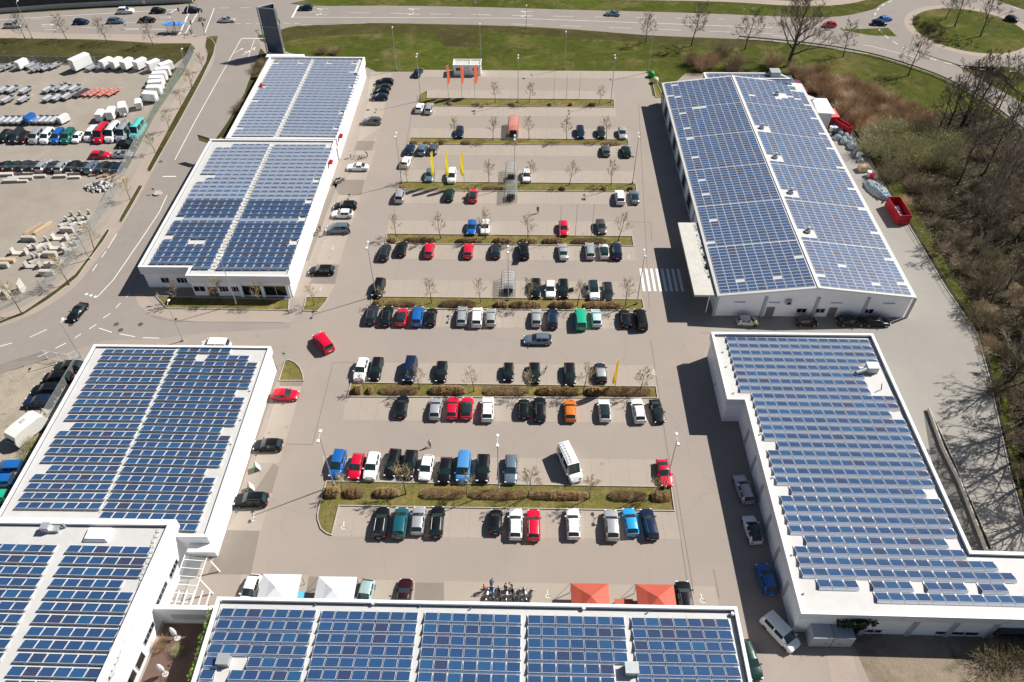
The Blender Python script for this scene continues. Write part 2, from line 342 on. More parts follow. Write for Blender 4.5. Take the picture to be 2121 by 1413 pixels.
def flush_panel(mb, o, u, v, w, d):
    n = u.cross(v).normalized(); n = -n if n.z < 0 else n
    def P(a, b, z=0): return o + u * a + v * b + n * z
    g = .045; q = [P(g, g, .10), P(w - g, g, .10), P(w - g, d - g, .10), P(g, d - g, .10)]
    mb.face(q[::-1], 1)
    for a, b in ((0, 1), (1, 2), (2, 3), (3, 0)): mb.face([q[a], q[b], q[b] - n * .05, q[a] - n * .05], 1)
    k = .03
    mb.face([P(g + k, d - g - k, .104), P(w - g - k, d - g - k, .104), P(w - g - k, g + k, .104), P(g + k, g + k, .104)], 0, uv=True)
def fit_grid(anchors, z):
    """Affine grid through (col, row, px, py[, z]) anchors: origin, u per column, v per row."""
    A = np.array([[1, a[0], a[1]] for a in anchors]); B = np.array([list(G(a[2], a[3], a[4] if len(a) > 4 else z)) for a in anchors])
    s = np.linalg.lstsq(A, B, rcond=None)[0]
    return [Vector(r) for r in s]
ARR = {}
def collect(house, anchors, z, cells, flush=False, steep=None):
    o, u, v = fit_grid(anchors, z)
    for (i, j) in cells: ARR.setdefault(house, []).append((o + u * i + v * j, u, v, 'steep' if steep and j in steep else flush))
def emit_panels(house, dm='deflector'):
    """The hundred modules nearest the camera as parts, the rest as one stuff part."""
    eye = Vector((0, 0, CAMH)); lst = sorted(ARR[house], key=lambda a: (a[0] - eye).length)
    cache = {}; mats = None
    for (o, u, v, fl) in lst[:100]:
        dk = 'deflector_steep_sky' if fl == 'steep' else dm; fl = fl is True
        mats = [M['cells_flush' if fl else 'cells'], M['alu'], M[dk]]
        key = tuple(round(c, 3) for c in (*u, *v)) + (fl, dk)
        if key not in cache:
            mb = MB(); (flush_panel if fl else tilt_panel)(mb, Vector((0, 0, 0)), u.normalized(), v.normalized(), u.length, v.length, **({} if fl else {'dm': dk}))
            c = mb.build('solar_panel', mats, house); cache[key] = c
        else:
            c = cache[key].copy(); COL.objects.link(c)
        c.location = o - house.location
    mb = MB()
    n0 = None
    for (o, u, v, fl) in lst[100:]:
        st = fl == 'steep'; fl = fl is True; n0 = len(mb.f)
        (flush_panel if fl else tilt_panel)(mb, o - house.location, u.normalized(), v.normalized(), u.length, v.length, **({} if fl else {'dm': 'deflector_steep_sky' if st else dm}))
        if st: mb.mi[n0:] = [3 if q == 2 else q for q in mb.mi[n0:]]
    if mb.v: tag(mb.build('solar_panels', mats[:2] + [M[dm], M['deflector_steep_sky']], house), kind='stuff')
def rect(c0, c1, r0, r1, skip=()):
    return [(i, j) for j in range(r0, r1) for i in range(c0, c1) if (i, j) not in skip]
# ---------------------------------------------------------------- flat-roofed halls
def hall(name, label, poly, h, para=.45, lip=.4, fascia=1.5, over=.28, roofdrop=.35):
    """Wall box, overhanging fascia with a parapet rim, roof deck inside the rim. poly: rim corners (x, y), counter-clockwise."""
    r = root(name, label, 'commercial building')
    P = ccw(poly)
    MB().prism(inset(P, over), 0, h - fascia + .1).build('wall', M['white_wall'], r)
    b = MB(); b.face([(x, y, h - roofdrop) for x, y in inset(P, lip - .02)]); b.build('roof', M['roof'], r)
    ri = inset(P, lip + .003)
    b = MB(); b.ring(ri, inset(ri, .05), h - roofdrop + .02, h - roofdrop + .16); b.build('roof_flashing', M['flash'], r)
    # parapet cap joints
    j = MB()
    for a, c in zip(P, P[1:] + P[:1]):
        A, C = Vector(a), Vector(c); L = (C - A).length; d = (C - A) / max(L, .01); n = Vector((-d.y, d.x)); k = 6.0
        while k < L - 2:
            p = A + d * k; q = p + n * (lip / 2)
            j.box((q.x, q.y, h + .004), (.04, lip + .03, .02), math.atan2(d.y, d.x)); k += 6
            e = p - n * .004
            j.box((e.x, e.y, h - fascia / 2), (.04, .02, fascia - .04), math.atan2(d.y, d.x))
    f = MB(); f.ring(P, inset(P, lip), h - fascia, h); k = len(f.v); f.v += j.v; f.f += [tuple(i + k for i in q) for q in j.f]; f.mi += [1] * len(j.f)
    f.build('fascia', [M['parapet'], M['grey_trim']], r)
    return r, P
def wall_item(r, a, b, t, z, w, h, name, frame, pane, dep=.08, bars=0, child='pane'):
    """A window or door set on the wall line a-b (outside to the right of a->b) at fraction t; frame part with pane as its part."""
    A, B = Vector(a), Vector(b); d = (B - A).normalized(); n = Vector((d.y, -d.x)); p = A.lerp(B, t); ang = math.atan2(d.y, d.x)
    f = MB(); th = .09
    for dx, dz, ww, hh in ((0, h / 2, w, th), (0, -h / 2, w, th), (-w / 2, 0, th, h - th), (w / 2, 0, th, h - th)):
        c = p + n * (dep / 2) + d * dx; f.box((c.x, c.y, z + dz), (ww, dep, hh), ang)
    for k in range(bars):
        c = p + n * (dep / 2) + d * (w * ((k + 1) / (bars + 1) - .5)); f.box((c.x, c.y, z), (.06, dep, h - th), ang)
    fo = f.build(name, frame, r); c = p + n * .02
    g = MB(); g.box((c.x, c.y, z), (w - th, .035, h - th), ang); g.build(child, pane, fo)
    return fo
def strip(r, a, b, t, z0, z1, w, name, m, dep=.18):
    A, B = Vector(a), Vector(b); d = (B - A).normalized(); n = Vector((d.y, -d.x)); p = A.lerp(B, t) + n * dep / 2
    return MB().box((p.x, p.y, (z0 + z1) / 2), (w, dep, z1 - z0), math.atan2(d.y, d.x)).build(name, m, r)
def roof_box(r, px, py, z, d, name='roof_vent', m='parapet', rz=0, lid=.08):
    g = G(px, py, z); b = MB(); b.box((g.x, g.y, z + d[2] / 2), d, rz, 0, .94); b.box((g.x, g.y, z + d[2] + .035), (d[0] + lid, d[1] + lid, .07), rz)
    return b.build(name, M[m], r)
def pipe(r, px, py, z, h=.6, rad=.11, name='vent_pipe', m='parapet'):
    g = G(px, py, z); b = MB(); b.tube((g.x, g.y, z - .02), (g.x, g.y, z + h), rad, n=8); b.tube((g.x, g.y, z + h), (g.x, g.y, z + h + .16), rad * 1.7, rad * 1.2, n=8)
    return b.build(name, M[m], r)
# --- far left market hall (two joined roofs)
h1, h2 = 5.0, 5.0
lowp = [G2((297, 553), h1), G2((387, 561), h1), G2((384, 569), h1), G2((612, 573), h1), G2((703, 294), h1), G2((452, 288), h1)]
lx0, lx1 = -67.6, -40.4
yb = G(452, 288, h1).y; yf = G(297, 553, h1).y; yn = G(612, 573, h1).y; xs = G(386, 565, h1).x
lowp = [(lx0, yf), (xs, yf), (xs, yn), (lx1, yn), (lx1, yb), (lx0, yb)]
hallA, PA = hall('market_hall', 'long white market hall with a cross parapet splitting its solar roof, beside the curving street', lowp, h1, fascia=1.7)
ux0, uy1 = G(562, 117, h2).x, G(660, 119, h2).y
ux0 = (G(467, 283, h2).x + G(562, 117, h2).x) / 2
upp = [(ux0, yb + .005), (lx1 + .25, yb + .005), (lx1 + .25, uy1), (ux0, uy1)]
PU = ccw(upp)
MB().prism(inset(PU, .28), 0, h2 - 1.6).build('wall', M['white_wall'], hallA)
MB().ring(PU, inset(PU, .4), h2 - 1.69, h2 + .15).build('fascia', M['parapet'], hallA)
b = MB(); b.face([(x, y, h2 - .3) for x, y in inset(PU, .38)]); b.build('roof', M['roof'], hallA)
# front wall features
fw0, fw1 = (lx0 + .28, yf + .28), (xs + .28, yf + .28)
for t, w, n in ((.38, 1.5, 1), (.72, 2.0, 2)): wall_item(hallA, fw0, fw1, t, 1.75, w, 1.2, 'window', M['white_paint'], M['glass_dark'], bars=n)
fw0, fw1 = (xs + .28, yn + .28), (lx1 - .28, yn + .28)
for t, w, n in ((.07, 2.0, 1), (.315, 1.6, 2), (.425, 1.5, 2)): wall_item(hallA, fw0, fw1, t, 1.75, w, 1.2, 'window', M['white_paint'], M['glass_dark'], bars=n)
wall_item(hallA, fw0, fw1, .20, 1.15, 1.7, 2.2, 'door', M['white_paint'], M['door_brown'], bars=1)
for t in (.585, .84): wall_item(hallA, fw0, fw1, t, 1.45, 4.2, 2.3, 'shop_window', M['white_paint'], M['glass_dark'], bars=1)
for t in (.49, .71, .965): strip(hallA, fw0, fw1, t, .02, 3.25, .55, 'pilaster', M['white_wall'], .3)
# right long side: shop fronts in the sun
z = h1 - .1; STEEP = {14, 15, 16, 17, 19, 20, 21, 22, 23, 24, 25, 26, 27, 28}
collect(hallA, [(0, 0, 453.5, 298.5), (7, 0, 561, 298.5), (0, 29, 304, 558.6), (7, 29, 436, 558.6)], z,
        rect(0, 7, 0, 29, {(0, 0), (1, 0), (0, 8), (1, 8), (0, 9), (0, 18), (0, 22), (3, 23), (4, 23)} | {(i, 28) for i in range(5)}), steep=STEEP)
collect(hallA, [(0, 0, 572, 300), (8, 0, 691, 300), (0, 29, 447, 560), (8, 29, 600, 560)], z, rect(0, 8, 0, 29, {(7, 0), (7, 9), (7, 14), (7, 18), (7, 23)}), steep=STEEP)
collect(hallA, [(0, 0, 572, 122.5), (6, 0, 647, 122.5), (0, 27, 482, 282), (6, 27, 570.6, 282)], z, rect(0, 6, 0, 27, {(0, 1), (4, 1), (0, 10), (0, 15), (0, 24)}))
collect(hallA, [(0, 0, 656, 122.5), (8, 0, 757, 123.5), (0, 27, 580.7, 281), (8, 27, 700.5, 283)], z, rect(0, 8, 0, 27, {(7, j) for j in range(6)} | {(2, 1), (6, 1), (7, 10), (7, 19), (7, 24), (7, 0)}))
emit_panels(hallA)
# gravel ballast walkway between the panel blocks, of separate pale mats
for (p0, p1, n) in (((566, 300), (440, 558), 46), ((652, 122), (575, 282), 44)):
    b = MB(); a, c = G(*p0, z), G(*p1, z)
    for k in range(n):
        p = a.lerp(c, (k + .5) / n); b.box((p.x + rng.uniform(-.12, .12), p.y, h1 - .27), (.75 + rng.uniform(-.15, .2), .55, .07), rng.uniform(-.25, .25))
    b.build('ballast_walkway', M['ballast'], hallA)
b = MB(); b.box((-60.5, uy1 + .6, h2 - .1), (9.5, 1.6, .5)); b.build('roof_canopy', M['parapet'], hallA)
b = MB(); b.box((lx1 - 1.2, uy1 - 8.6, h2 + .05), (2.4, .35, .45)); b.build('roof_upstand', M['parapet'], hallA)
for px, py in ((541, 176), (706, 281), (685, 335)):
    g = G(px, py, h1); b = MB(); b.box((g.x, g.y, h1 - .1), (.7, 1.2, .4)); b.tube((g.x, g.y, h1), (g.x, g.y, h1 + .5), .12); b.build('red_roof_hatch', M['red_steel'], hallA)
for px, py in ((744, 165), (741, 190), (733, 210), (722, 240), (700, 300), (653, 408), (641, 440), (620, 500), (600, 545)): pipe(hallA, px, py, h1 - .3, .25, .08)
# --- lower left hall
h = 5.5
bx0, bx1, by1 = -67.2, -39.2, G(560, 717, h).y
by0 = 48.1
hallB, PB = hall('market_hall', 'white hall with two blocks of blue solar panels, garden goods along its sunlit side', [(bx0, by0), (bx1, by0), (bx1, by1), (bx0, by1)], h)
z = h - .35
sk = {(0, 10), (0, 15)}
collect(hallB, [(0, 0, 220.6, 723.5), (7, 0, 365, 725), (0, 20, 27.4, 1059.7), (7, 20, 207, 1061.8)], z, rect(0, 7, 0, 20, sk))
collect(hallB, [(0, 0, 375.8, 719.8), (8, 2, 534, 751.8), (0, 21, 211.5, 1060.6), (8, 21, 423, 1064.9)], z,
        rect(0, 8, 0, 23, {(5, 0), (6, 0), (7, 0), (2, 1), (7, 1), (7, 6), (7, 11), (7, 16)}))
emit_panels(hallB, 'deflector_shade_tint')
b = MB(); a, c = G(370, 722, z), G(207, 1063, z)
for k in range(60):
    p = a.lerp(c, (k + .5) / 60); b.box((p.x + rng.uniform(-.08, .08), p.y, h - .33), (.6 + rng.uniform(-.1, .15), .42, .06), rng.uniform(-.25, .25))
b.build('ballast_walkway', M['ballast'], hallB)
for px, py in ((522, 762), (519, 810), (500, 870), (480, 920), (440, 1020)): pipe(hallB, px, py, h - .35, .2, .07)
# --- two-storey building, bottom left
h = 7.5
cy1 = G(365, 1076, h).y; cx1 = G(365, 1076, h).x
cpoly = [(-76, 18), (-42.3, 18), (-42.3, 28.5), (cx1, cy1), (-76, cy1)]
hallC, PC = hall('office_building', 'taller two storey white building with solar roof and windows above a brown deck', [(-76, 18), (-44.85, 18), (cx1, cy1), (-76, cy1)], h, fascia=1.6, over=.25, lip=.8, roofdrop=.5)
z = h - .5
collect(hallC, [(0, 0, 145, 1128.4), (6, 0, 316, 1133.5), (0, 11, 11.6, 1408.5), (6, 11, 205.6, 1413)], z, rect(0, 6, 0, 14, {(5, 3)}))
o_, u_, v_ = fit_grid([(0, 0, 145, 1128.4), (6, 0, 316, 1133.5), (0, 11, 11.6, 1408.5), (6, 11, 205.6, 1413)], z)
for j in range(14):
    for i in range(7): ARR[hallC].append((o_ + u_ * (i - 7 - .82) + v_ * j - Vector((0, .05, 0)), u_, v_, False))
emit_panels(hallC, 'deflector_shade_tint')
a = G(482 * .257, 1050 + 290 * .257, z)
b = MB(); b.face([(a.x + .1, cy1 - 5, z + .012), (a.x + .1, 20, z + .012), (a.x + 1.2, 20, z + .012), (a.x + 1.2, cy1 - 5, z + .012)]); b.build('walkway', M['roof'], hallC)
g = G(202, 1106, z + .4); b = MB(); b.box((g.x, g.y, z + .2), (3.1, 1.9, .42), 0, 0, .9); b.box((g.x, g.y, z + .48), (2.8, 1.7, .22), 0, 0, .9); b.build('skylight', M['white_paint'], hallC)
g = G(100, 1098, z); b = MB(); b.box((g.x, g.y, z + .55), (1.0, .9, 1.1)); b.box((g.x + 1.0, g.y, z + .25), (1.0, .8, .5)); b.tube((g.x + 2.0, g.y + .4, z), (g.x + 2.0, g.y + .4, z + .8), .15); b.build('ventilation_unit', M['galv'], hallC)
b = MB()
for k in range(26):
    p = G(326, 1100, z).lerp(G(232, 1398, z), k / 25); b.box((p.x + rng.uniform(-.1, .1), p.y, z + .06), (.35, .55, .14), rng.uniform(-.5, .5))
b.build('gravel_border', M['ballast'], hallC)
wa, wb = (-44.85 - .25, 18), (cx1 - .25, cy1)
Lw = cy1 - 18
for px, py, w, hh in ((359, 1178, 2.3, .9), (334, 1230, 3.0, .9), (308, 1312, 2.6, .9), (290, 1369, 1.7, 1.5), (272, 1406, 1.7, 1.5)):
    z_ = 3.0
    for _ in range(30):
        g = G(px, py, z_); z_ += (wa[0] + (wb[0] - wa[0]) * (g.y - 18) / Lw - g.x) * 1.2
    wall_item(hallC, wa, wb, (g.y - 18) / Lw, z_, w, hh, 'window', M['grey_trim'], M['glass_dark'], bars=3 if w > 2 else 0)
# --- bottom hall
h = 6.0
dx0, dx1, dy1 = G(450, 1235, h).x, G(1527, 1258, h).x, G(990, 1246, h).y
hallD, PD = hall('market_hall', 'wide white hall along the bottom edge with five blocks of solar panels', [(dx0, 20), (dx1, 20), (dx1, dy1 - .15), (dx0, dy1 + .15)], h, roofdrop=.55, lip=.38)
z = h - .45
for an, sk in (([(0, 0, 460.6, 1259.4), (7, 0, 657, 1263.7), (0, 6, 411, 1412.7), (7, 6, 622, 1417.8)], {(1, 4), (2, 4), (1, 5)}),
               ([(0, 0, 668.5, 1264.5), (7, 0, 867, 1268.5), (0, 6, 633.8, 1412.7), (7, 6, 849.6, 1416)], ()),
               ([(0, 0, 880.7, 1268.5), (7, 0, 1080.4, 1273), (0, 6, 864, 1417.8), (7, 6, 1078, 1425)], ()),
               ([(0, 0, 1093, 1274), (7, 0, 1293, 1277.5), (0, 6, 1092, 1425.7), (7, 6, 1306, 1431)], {(6, 4), (6, 5)}),
               ([(0, 0, 1307, 1278.3), (7, 0, 1508, 1282.4), (0, 6, 1322.5, 1431), (7, 6, 1541.7, 1434)], ())):
    collect(hallD, an, z, rect(0, 7, 0, 9, set(sk)))
emit_panels(hallD, 'deflector_sky_tint')
for px, py in ((460, 1245), (773, 1252), (1208, 1262), (1516, 1274)): pipe(hallD, px, py, h - .55, .35, .16)
for px, py in ((654, 1254), (870, 1257), (975, 1262), (1341, 1270)): pipe(hallD, px, py, h - .55, .2, .06, m='flash')
roof_box(hallD, 466, 1372, h - .55, (1.3, 1.1, .9), 'ventilation_unit', 'galv'); roof_box(hallD, 1307, 1390, h - .55, (1.4, 1.2, 1.0), 'ventilation_unit', 'galv')
M['stain'] = mat('stain', (.34, .26, .20), .9, var=.9, scale=4, col2=(.6, .58, .55))
b = MB()
for px in (470, 510, 545, 560, 700, 838, 860, 925, 960, 1019, 1050, 1138, 1150, 1250, 1435, 1460):
    g = G(px + rng.uniform(-5, 5), 1257 + (px - 990) * .021 + rng.uniform(-3, 3), h - .545); n = 9
    b.face([(g.x + rng.uniform(.25, .9) * math.cos(k * 6.283 / n), g.y + rng.uniform(.08, .2) * math.sin(k * 6.283 / n), h - .545) for k in range(n)])
b.build('moss_stain', M['stain'], hallD)
for k in range(12): wall_item(hallD, (dx1 - .28, dy1 - .43), (dx0 + .28, dy1 - .13), .05 + k * .082, 1.6, 3.2, 2.3, 'shop_window', M['frame_dark'], M['glass_dark'], bars=1)
# --- right hall
h = 5.5
ex0, ex1, ey1 = G(1473, 688, h).x, G(1808, 690, h).x, G(1640, 689, h).y
sx, sy = G(1545, 835, h).x, G(1503, 827, h).y; ny = G(1657, 1262, h).y; ny = 39.2; ry = G(2060, 1141, h).y
epoly = [(sx, ny), (80, ny), (80, ry - 7.0), (63.3, ry - 7.0), (63.3, ry), (ex1, ry), (ex1, ey1), (ex0, ey1), (ex0, sy), (sx, sy)]
epoly = [(sx, ny), (80, ny - .6), (80, ry - .4), (ex1, ry), (ex1, ey1), (ex0, ey1), (ex0, sy), (sx, sy)]
hallE, PE = hall('market_hall', 'white stepped hall covered in pale blue solar panels beside the wooded lane', epoly, h, roofdrop=.5, lip=.42, fascia=1.35)
z = h - .45
cells = rect(0, 14, 0, 8, {(12, 4), (12, 5), (13, 5), (13, 6), (12, 6), (12, 7), (13, 7), (13, 4)}) + rect(1, 14, 8, 14, {(13, 10)}) + rect(2, 14, 14, 15) + rect(1, 14, 15, 19) + rect(2, 13, 19, 20) + rect(1, 14, 20, 24) + rect(2, 13, 24, 25) \
    + rect(1, 14, 25, 26) + rect(1, 16, 26, 27) + rect(1, 17, 27, 28) + [(i, 28) for i in (2, 3, 4, 6, 7, 8, 10, 11, 12, 14, 15)] + rect(6, 18, 29, 30)
collect(hallE, [(0, 0, 1503, 698.7), (14, 0, 1796, 702.7), (1, 28, 1661.5, 1199), (17, 28, 2108, 1211), (1, 28, 1661.5, 1199)], z, cells)
emit_panels(hallE, 'deflector_white')
roof_box(hallE, 1803, 768, h - .5, (1.7, 1.3, 1.2), 'ventilation_unit', 'galv')
g = G(1790, 772, h - .5); b = MB(); b.tube((g.x - 1.6, g.y - .6, h + .1), (g.x, g.y - .1, h + .4), .28, n=10); b.tube((g.x - 1.6, g.y - .6, h + .1), (g.x - 1.7, g.y - .7, h - .5), .28, n=10); b.build('duct', M['galv'], hallE)
g = G(1830, 790, h); b = MB(); b.tube((g.x, g.y, h - .4), (g.x - .5, g.y - 1.2, h - .4), .05); b.tube((g.x - .5, g.y - 1.2, h - .4), (g.x - 1.7, g.y - 1.8, h - .4), .05); b.build('cable_conduit', M['flash'], hallE)
for px, py in ((1498, 730), (1505, 760), (1520, 815), (1575, 900), (1600, 990), (1640, 1150), (1665, 1230)): pipe(hallE, px, py, h - .5, .18, .08)
a, c = (sx + .28, ny + .28), (80, ny - .3)
La = 80 - sx
for x in (8.6, 17.2, 20.5): pass
for k in range(5): strip(hallE, a, c, .175 + .10 * k + (.02 if k else 0), .02, 4.1, .55, 'pilaster', M['grey_trim'], .22)
for px0, px1 in ((1780, 1826), (1936, 2026)):
    x0, x1 = G(px0, 1300, 1.0).x, G(px1, 1300, 1.0).x
    wall_item(hallE, a, c, ((x0 + x1) / 2 - a[0]) / La, .85, x1 - x0, .9, 'window', M['white_paint'], M['glass_dark'], bars=2)
x0 = G(2090, 1292, 2).x
wall_item(hallE, a, c, (x0 - a[0]) / La, 1.9, 3.6, 1.4, 'plant_louvre', M['frame_dark'], M['white_wall'], dep=.7, bars=0)
b = MB()
for px in (2073, 2091, 2112): g = G(px, 1301, 2); b.tube((g.x, ny - .55, 1.7), (g.x, ny - .62, 1.7), .3, n=12)
b.build('fan', M['plastic'], hallE)
for k in range(6):
    y = 44 + k * 4.7
    strip(hallE, (sx + .28, sy), (sx + .28, ny), (sy - y) / (sy - ny), .02, 4.1, .4, 'pilaster', M['grey_trim'], .2)
b = MB(); b.box((sx + .9, ny + 3.2, 1.5), (1.0, .08, 2.0)); b.build('notice_board', M['frame_dark'], hallE)
# --- gabled hall
ze, zr = 5.0, 7.0
gx0, gxr, gx1 = 33.0, 49.45, 66.4
gy0, gy1 = 94.8, 170.9
hallF = root('gabled_hall', 'large gabled white hall with blue solar panels on both roof slopes', 'commercial building')
def gable(x0, xr, x1, y0, y1, dz=0, th=.25):
    b = MB()
    q = [(x0, ze + dz), (xr, zr + dz), (x1, ze + dz)]
    lo = [(x0, ze + dz - th), (xr, zr + dz - th), (x1, ze + dz - th)]
    for k in range(2):
        (xa, za), (xb, zb) = q[k], q[k + 1]; b.face([(xa, y0, za), (xb, y0, zb), (xb, y1, zb), (xa, y1, za)])
        (xc, zc), (xd, zd) = lo[k], lo[k + 1]
        b.face([(xa, y0, za), (xc, y0, zc), (xd, y0, zd), (xb, y0, zb)]); b.face([(xa, y1, za), (xb, y1, zb), (xd, y1, zd), (xc, y1, zc)])
        b.face([(xc, y0, zc), (xc, y1, zc), (xd, y1, zd), (xd, y0, zd)])
    b.face([(x0, y0, ze + dz), (x0, y1, ze + dz), (x0, y1, ze + dz - th), (x0, y0, ze + dz - th)]); b.face([(x1, y0, ze + dz), (x1, y0, ze + dz - th), (x1, y1, ze + dz - th), (x1, y1, ze + dz)])
    return b
gable(gx0, gxr, gx1, gy0, gy1).build('roof', M['roof'], hallF)
b = MB(); i = .45; zz = lambda x: (ze + (zr - ze) * (x - gx0) / (gxr - gx0) if x < gxr else ze + (zr - ze) * (gx1 - x) / (gx1 - gxr)) - .3
w0, w1, v0, v1 = gx0 + i, gx1 - i, gy0 + i, gy1 - i
for y, fl in ((v0, 0), (v1, 1)):
    pts = [(w0, y, 0), (w1, y, 0), (w1, y, zz(w1)), (gxr, y, zz(gxr)), (w0, y, zz(w0))]; b.face(pts[::-1] if fl else pts)
b.face([(w0, v0, 0), (w0, v0, zz(w0)), (w0, v1, zz(w0)), (w0, v1, 0)]); b.face([(w1, v0, 0), (w1, v1, 0), (w1, v1, zz(w1)), (w1, v0, zz(w1))])
b.build('wall', M['white_wall'], hallF)
b = MB(); b.box((gxr, (gy0 + gy1) / 2, zr + .03), (.35, gy1 - gy0, .12)); b.build('ridge_cap', M['parapet'], hallF)
b = MB(); b.box((gxr - .19, (gy0 + gy1) / 2, zr + .03), (.05, gy1 - gy0, .1)); b.build('ridge_gutter', M['rust'], hallF)
b = MB()
for sgn, xa, xb in ((0, gx0, gxr), (1, gx1, gxr)):
    b.face([(xa, gy0 - .01, ze + .02), (xb, gy0 - .01, zr + .02), (xb, gy0 - .01, zr - .32), (xa, gy0 - .01, ze - .32)][::1 if sgn else -1])
b.build('verge_board', M['parapet'], hallF)
def on_slope(px, py, left=True):
    """Point of the slope seen at a pixel."""
    z = 6.0
    for _ in range(12):
        g = G(px, py, z); z = (ze + (zr - ze) * (g.x - gx0) / (gxr - gx0)) if left else (ze + (zr - ze) * (gx1 - g.x) / (gx1 - gxr))
    return Vector((g.x, g.y, z))
secL, secR = [], []
NR, NS = 15, 6
def slope_cells(left, skip, pc0, pc1, yf0, yf1, xa, xb, ncol=10):
    sec = (yf1 - yf0) / NS; rp = (sec - .28) / NR; dxc = (xb - xa) / ncol
    dz = (zr - ze) / (gxr - gx0) * dxc * (1 if left else -1)
    for s in range(NS):
        for j in range(NR):
            for i in range(ncol):
                if (i, s * NR + j) in skip: continue
                x = xa + i * dxc; y = yf1 - s * sec - .14 - j * rp
                zz_ = ze + (zr - ze) * ((x - gx0) / (gxr - gx0) if left else (gx1 - x) / (gx1 - gxr))
                ARR.setdefault(hallF, []).append((Vector((x, y, zz_)), Vector((dxc, 0, dz)), Vector((0, -rp, 0)), True))
skL = {(1, 8), (1, 17), (3, 15), (4, 15), (1, 25), (1, 30), (1, 39), (1, 49), (1, 55), (1, 65), (0, 73), (9, 80), (2, 86), (6, 86), (1, 1), (0, 7)}
slope_cells(True, skL, 0, 0, gy0 + .35, gy1 - .5, gx0 + .55, gxr - .45)
FANS = [on_slope(px, py, False) for px, py in ((1577, 266), (1605, 327), (1637, 400), (1672, 481), (1608, 197))]
FANSKIP = set()
for p in FANS:
    i0 = int((p.x - (gxr + .5)) / ((gx1 - gxr - 1.25) / 10) - .2); y_ = gy1 - .5 - p.y; s_ = int(y_ / ((gy1 - gy0 - .85) / 6)); j0 = s_ * 15 + int((y_ - s_ * (gy1 - gy0 - .85) / 6) / (((gy1 - gy0 - .85) / 6 - .28) / 15))
    FANSKIP |= {(i, j) for i in (i0, i0 + 1) for j in (j0 - 1, j0, j0 + 1)}
skR = {(1, 10), (5, 10), (9, 12), (9, 19), (9, 27), (9, 34), (9, 43), (9, 52), (9, 60), (9, 69), (9, 78), (9, 86), (0, 86), (3, 82), (6, 87)} \
    | {(9, j) for j in range(0, 4)} | {(8, 0), (8, 1), (8, 4), (9, 4), (7, 8), (8, 9)} | FANSKIP
slope_cells(False, skR, 0, 0, gy0 + .35, gy1 - .5, gxr + .5, gx1 - .75)
emit_panels(hallF)
for p in FANS:
    b = MB(); b.box((p.x, p.y, p.z + .2), (.9, .8, .5)); b.tube((p.x + .2, p.y + .2, p.z + .4), (p.x + .2, p.y + .2, p.z + 1.05), .3, n=10); b.tube((p.x - .5, p.y - .3, p.z + .25), (p.x + .3, p.y - .3, p.z + .5), .2, n=8)
    b.build('roof_fan', M['galv'], hallF)
# front gable features
a, c = (gx0 + i, gy0 + i), (gx1 - i, gy0 + i); Lf = gx1 - gx0 - 2 * i
def tf(px, py, z): return (G(px, py, z).x - a[0]) / Lf
for px in (1483, 1583, 1690, 1792, 1886): strip(hallF, a, c, tf(px, 635, 2.5), .02, 4.55, .55, 'pilaster', M['grey_trim'], .18)
for px in (1594, 1722): wall_item(hallF, a, c, tf(px, 645, 1.1), 1.1, 1.4, 2.15, 'door', M['grey_trim'], M['door_grey'])
for px in (1660, 1698, 1798): wall_item(hallF, a, c, tf(px, 642, 1.5), 1.45, 1.7, 1.0, 'window', M['white_paint'], M['glass_dark'], bars=1)
for px in (1533, 1605, 1733, 1841):
    strip(hallF, a, c, tf(px, 628, 3.2), 3.2, 3.34, 1.9, 'wall_lamp_bar', M['grey_trim'], .14)
b = MB(); g = G(1631, 620, 3.6); b.box((g.x, gy0 + i - .3, 3.6), (1.0, .6, .8)); b.tube((g.x, gy0 + i - .62, 3.6), (g.x, gy0 + i - .66, 3.6), .32, n=12, mi=1); b.build('air_conditioner', [M['galv'], M['plastic']], hallF)
# left side wall: tall glazing and pilasters
for k in range(14):
    y = gy0 + 26 + k * 3.6
    strip(hallF, (gx0 + i, gy1), (gx0 + i, gy0), (gy1 - y) / (gy1 - gy0), .02, 4.4, .35, 'pilaster', M['grey_trim'], .2)
    if k % 2: wall_item(hallF, (gx0 + i, gy1), (gx0 + i, gy0), (gy1 - y - 1.8) / (gy1 - gy0), 2.0, 2.7, 2.6, 'window', M['frame_dark'], M['glass_dark'], bars=1)
# entrance canopy on the left
cz = 4.6
c1 = [G2((1404, 461), cz), G2((1439, 611), cz)]
b = MB(); x0 = (c1[0][0] + c1[1][0]) / 2; y1_, y0_ = c1[0][1], c1[1][1]
b.prism(ccw([(x0, y0_), (gx0 + .3, y0_), (gx0 + .3, y1_), (x0, y1_)]), cz - .4, cz, bottom=True); b.build('entrance_canopy', M['concrete_roof'], hallF)
b = MB()
for k in range(60): b.box((gx0 - .5 + rng.uniform(-.3, .3), rng.uniform(y0_ + 4, y1_ - .5), cz + .02), (.3, rng.uniform(.3, 1.0), .06), rng.uniform(-.2, .2))
b.build('gutter_debris', M['ballast'], hallF)
for k, y in enumerate((y0_ + .6, (y0_ + y1_) / 2, y1_ - .6)): MB().tube((gx0 - .9, y, 0), (gx0 - .9, y, cz - .4), .10, n=8).build('canopy_post', M['white_wall'], hallF)
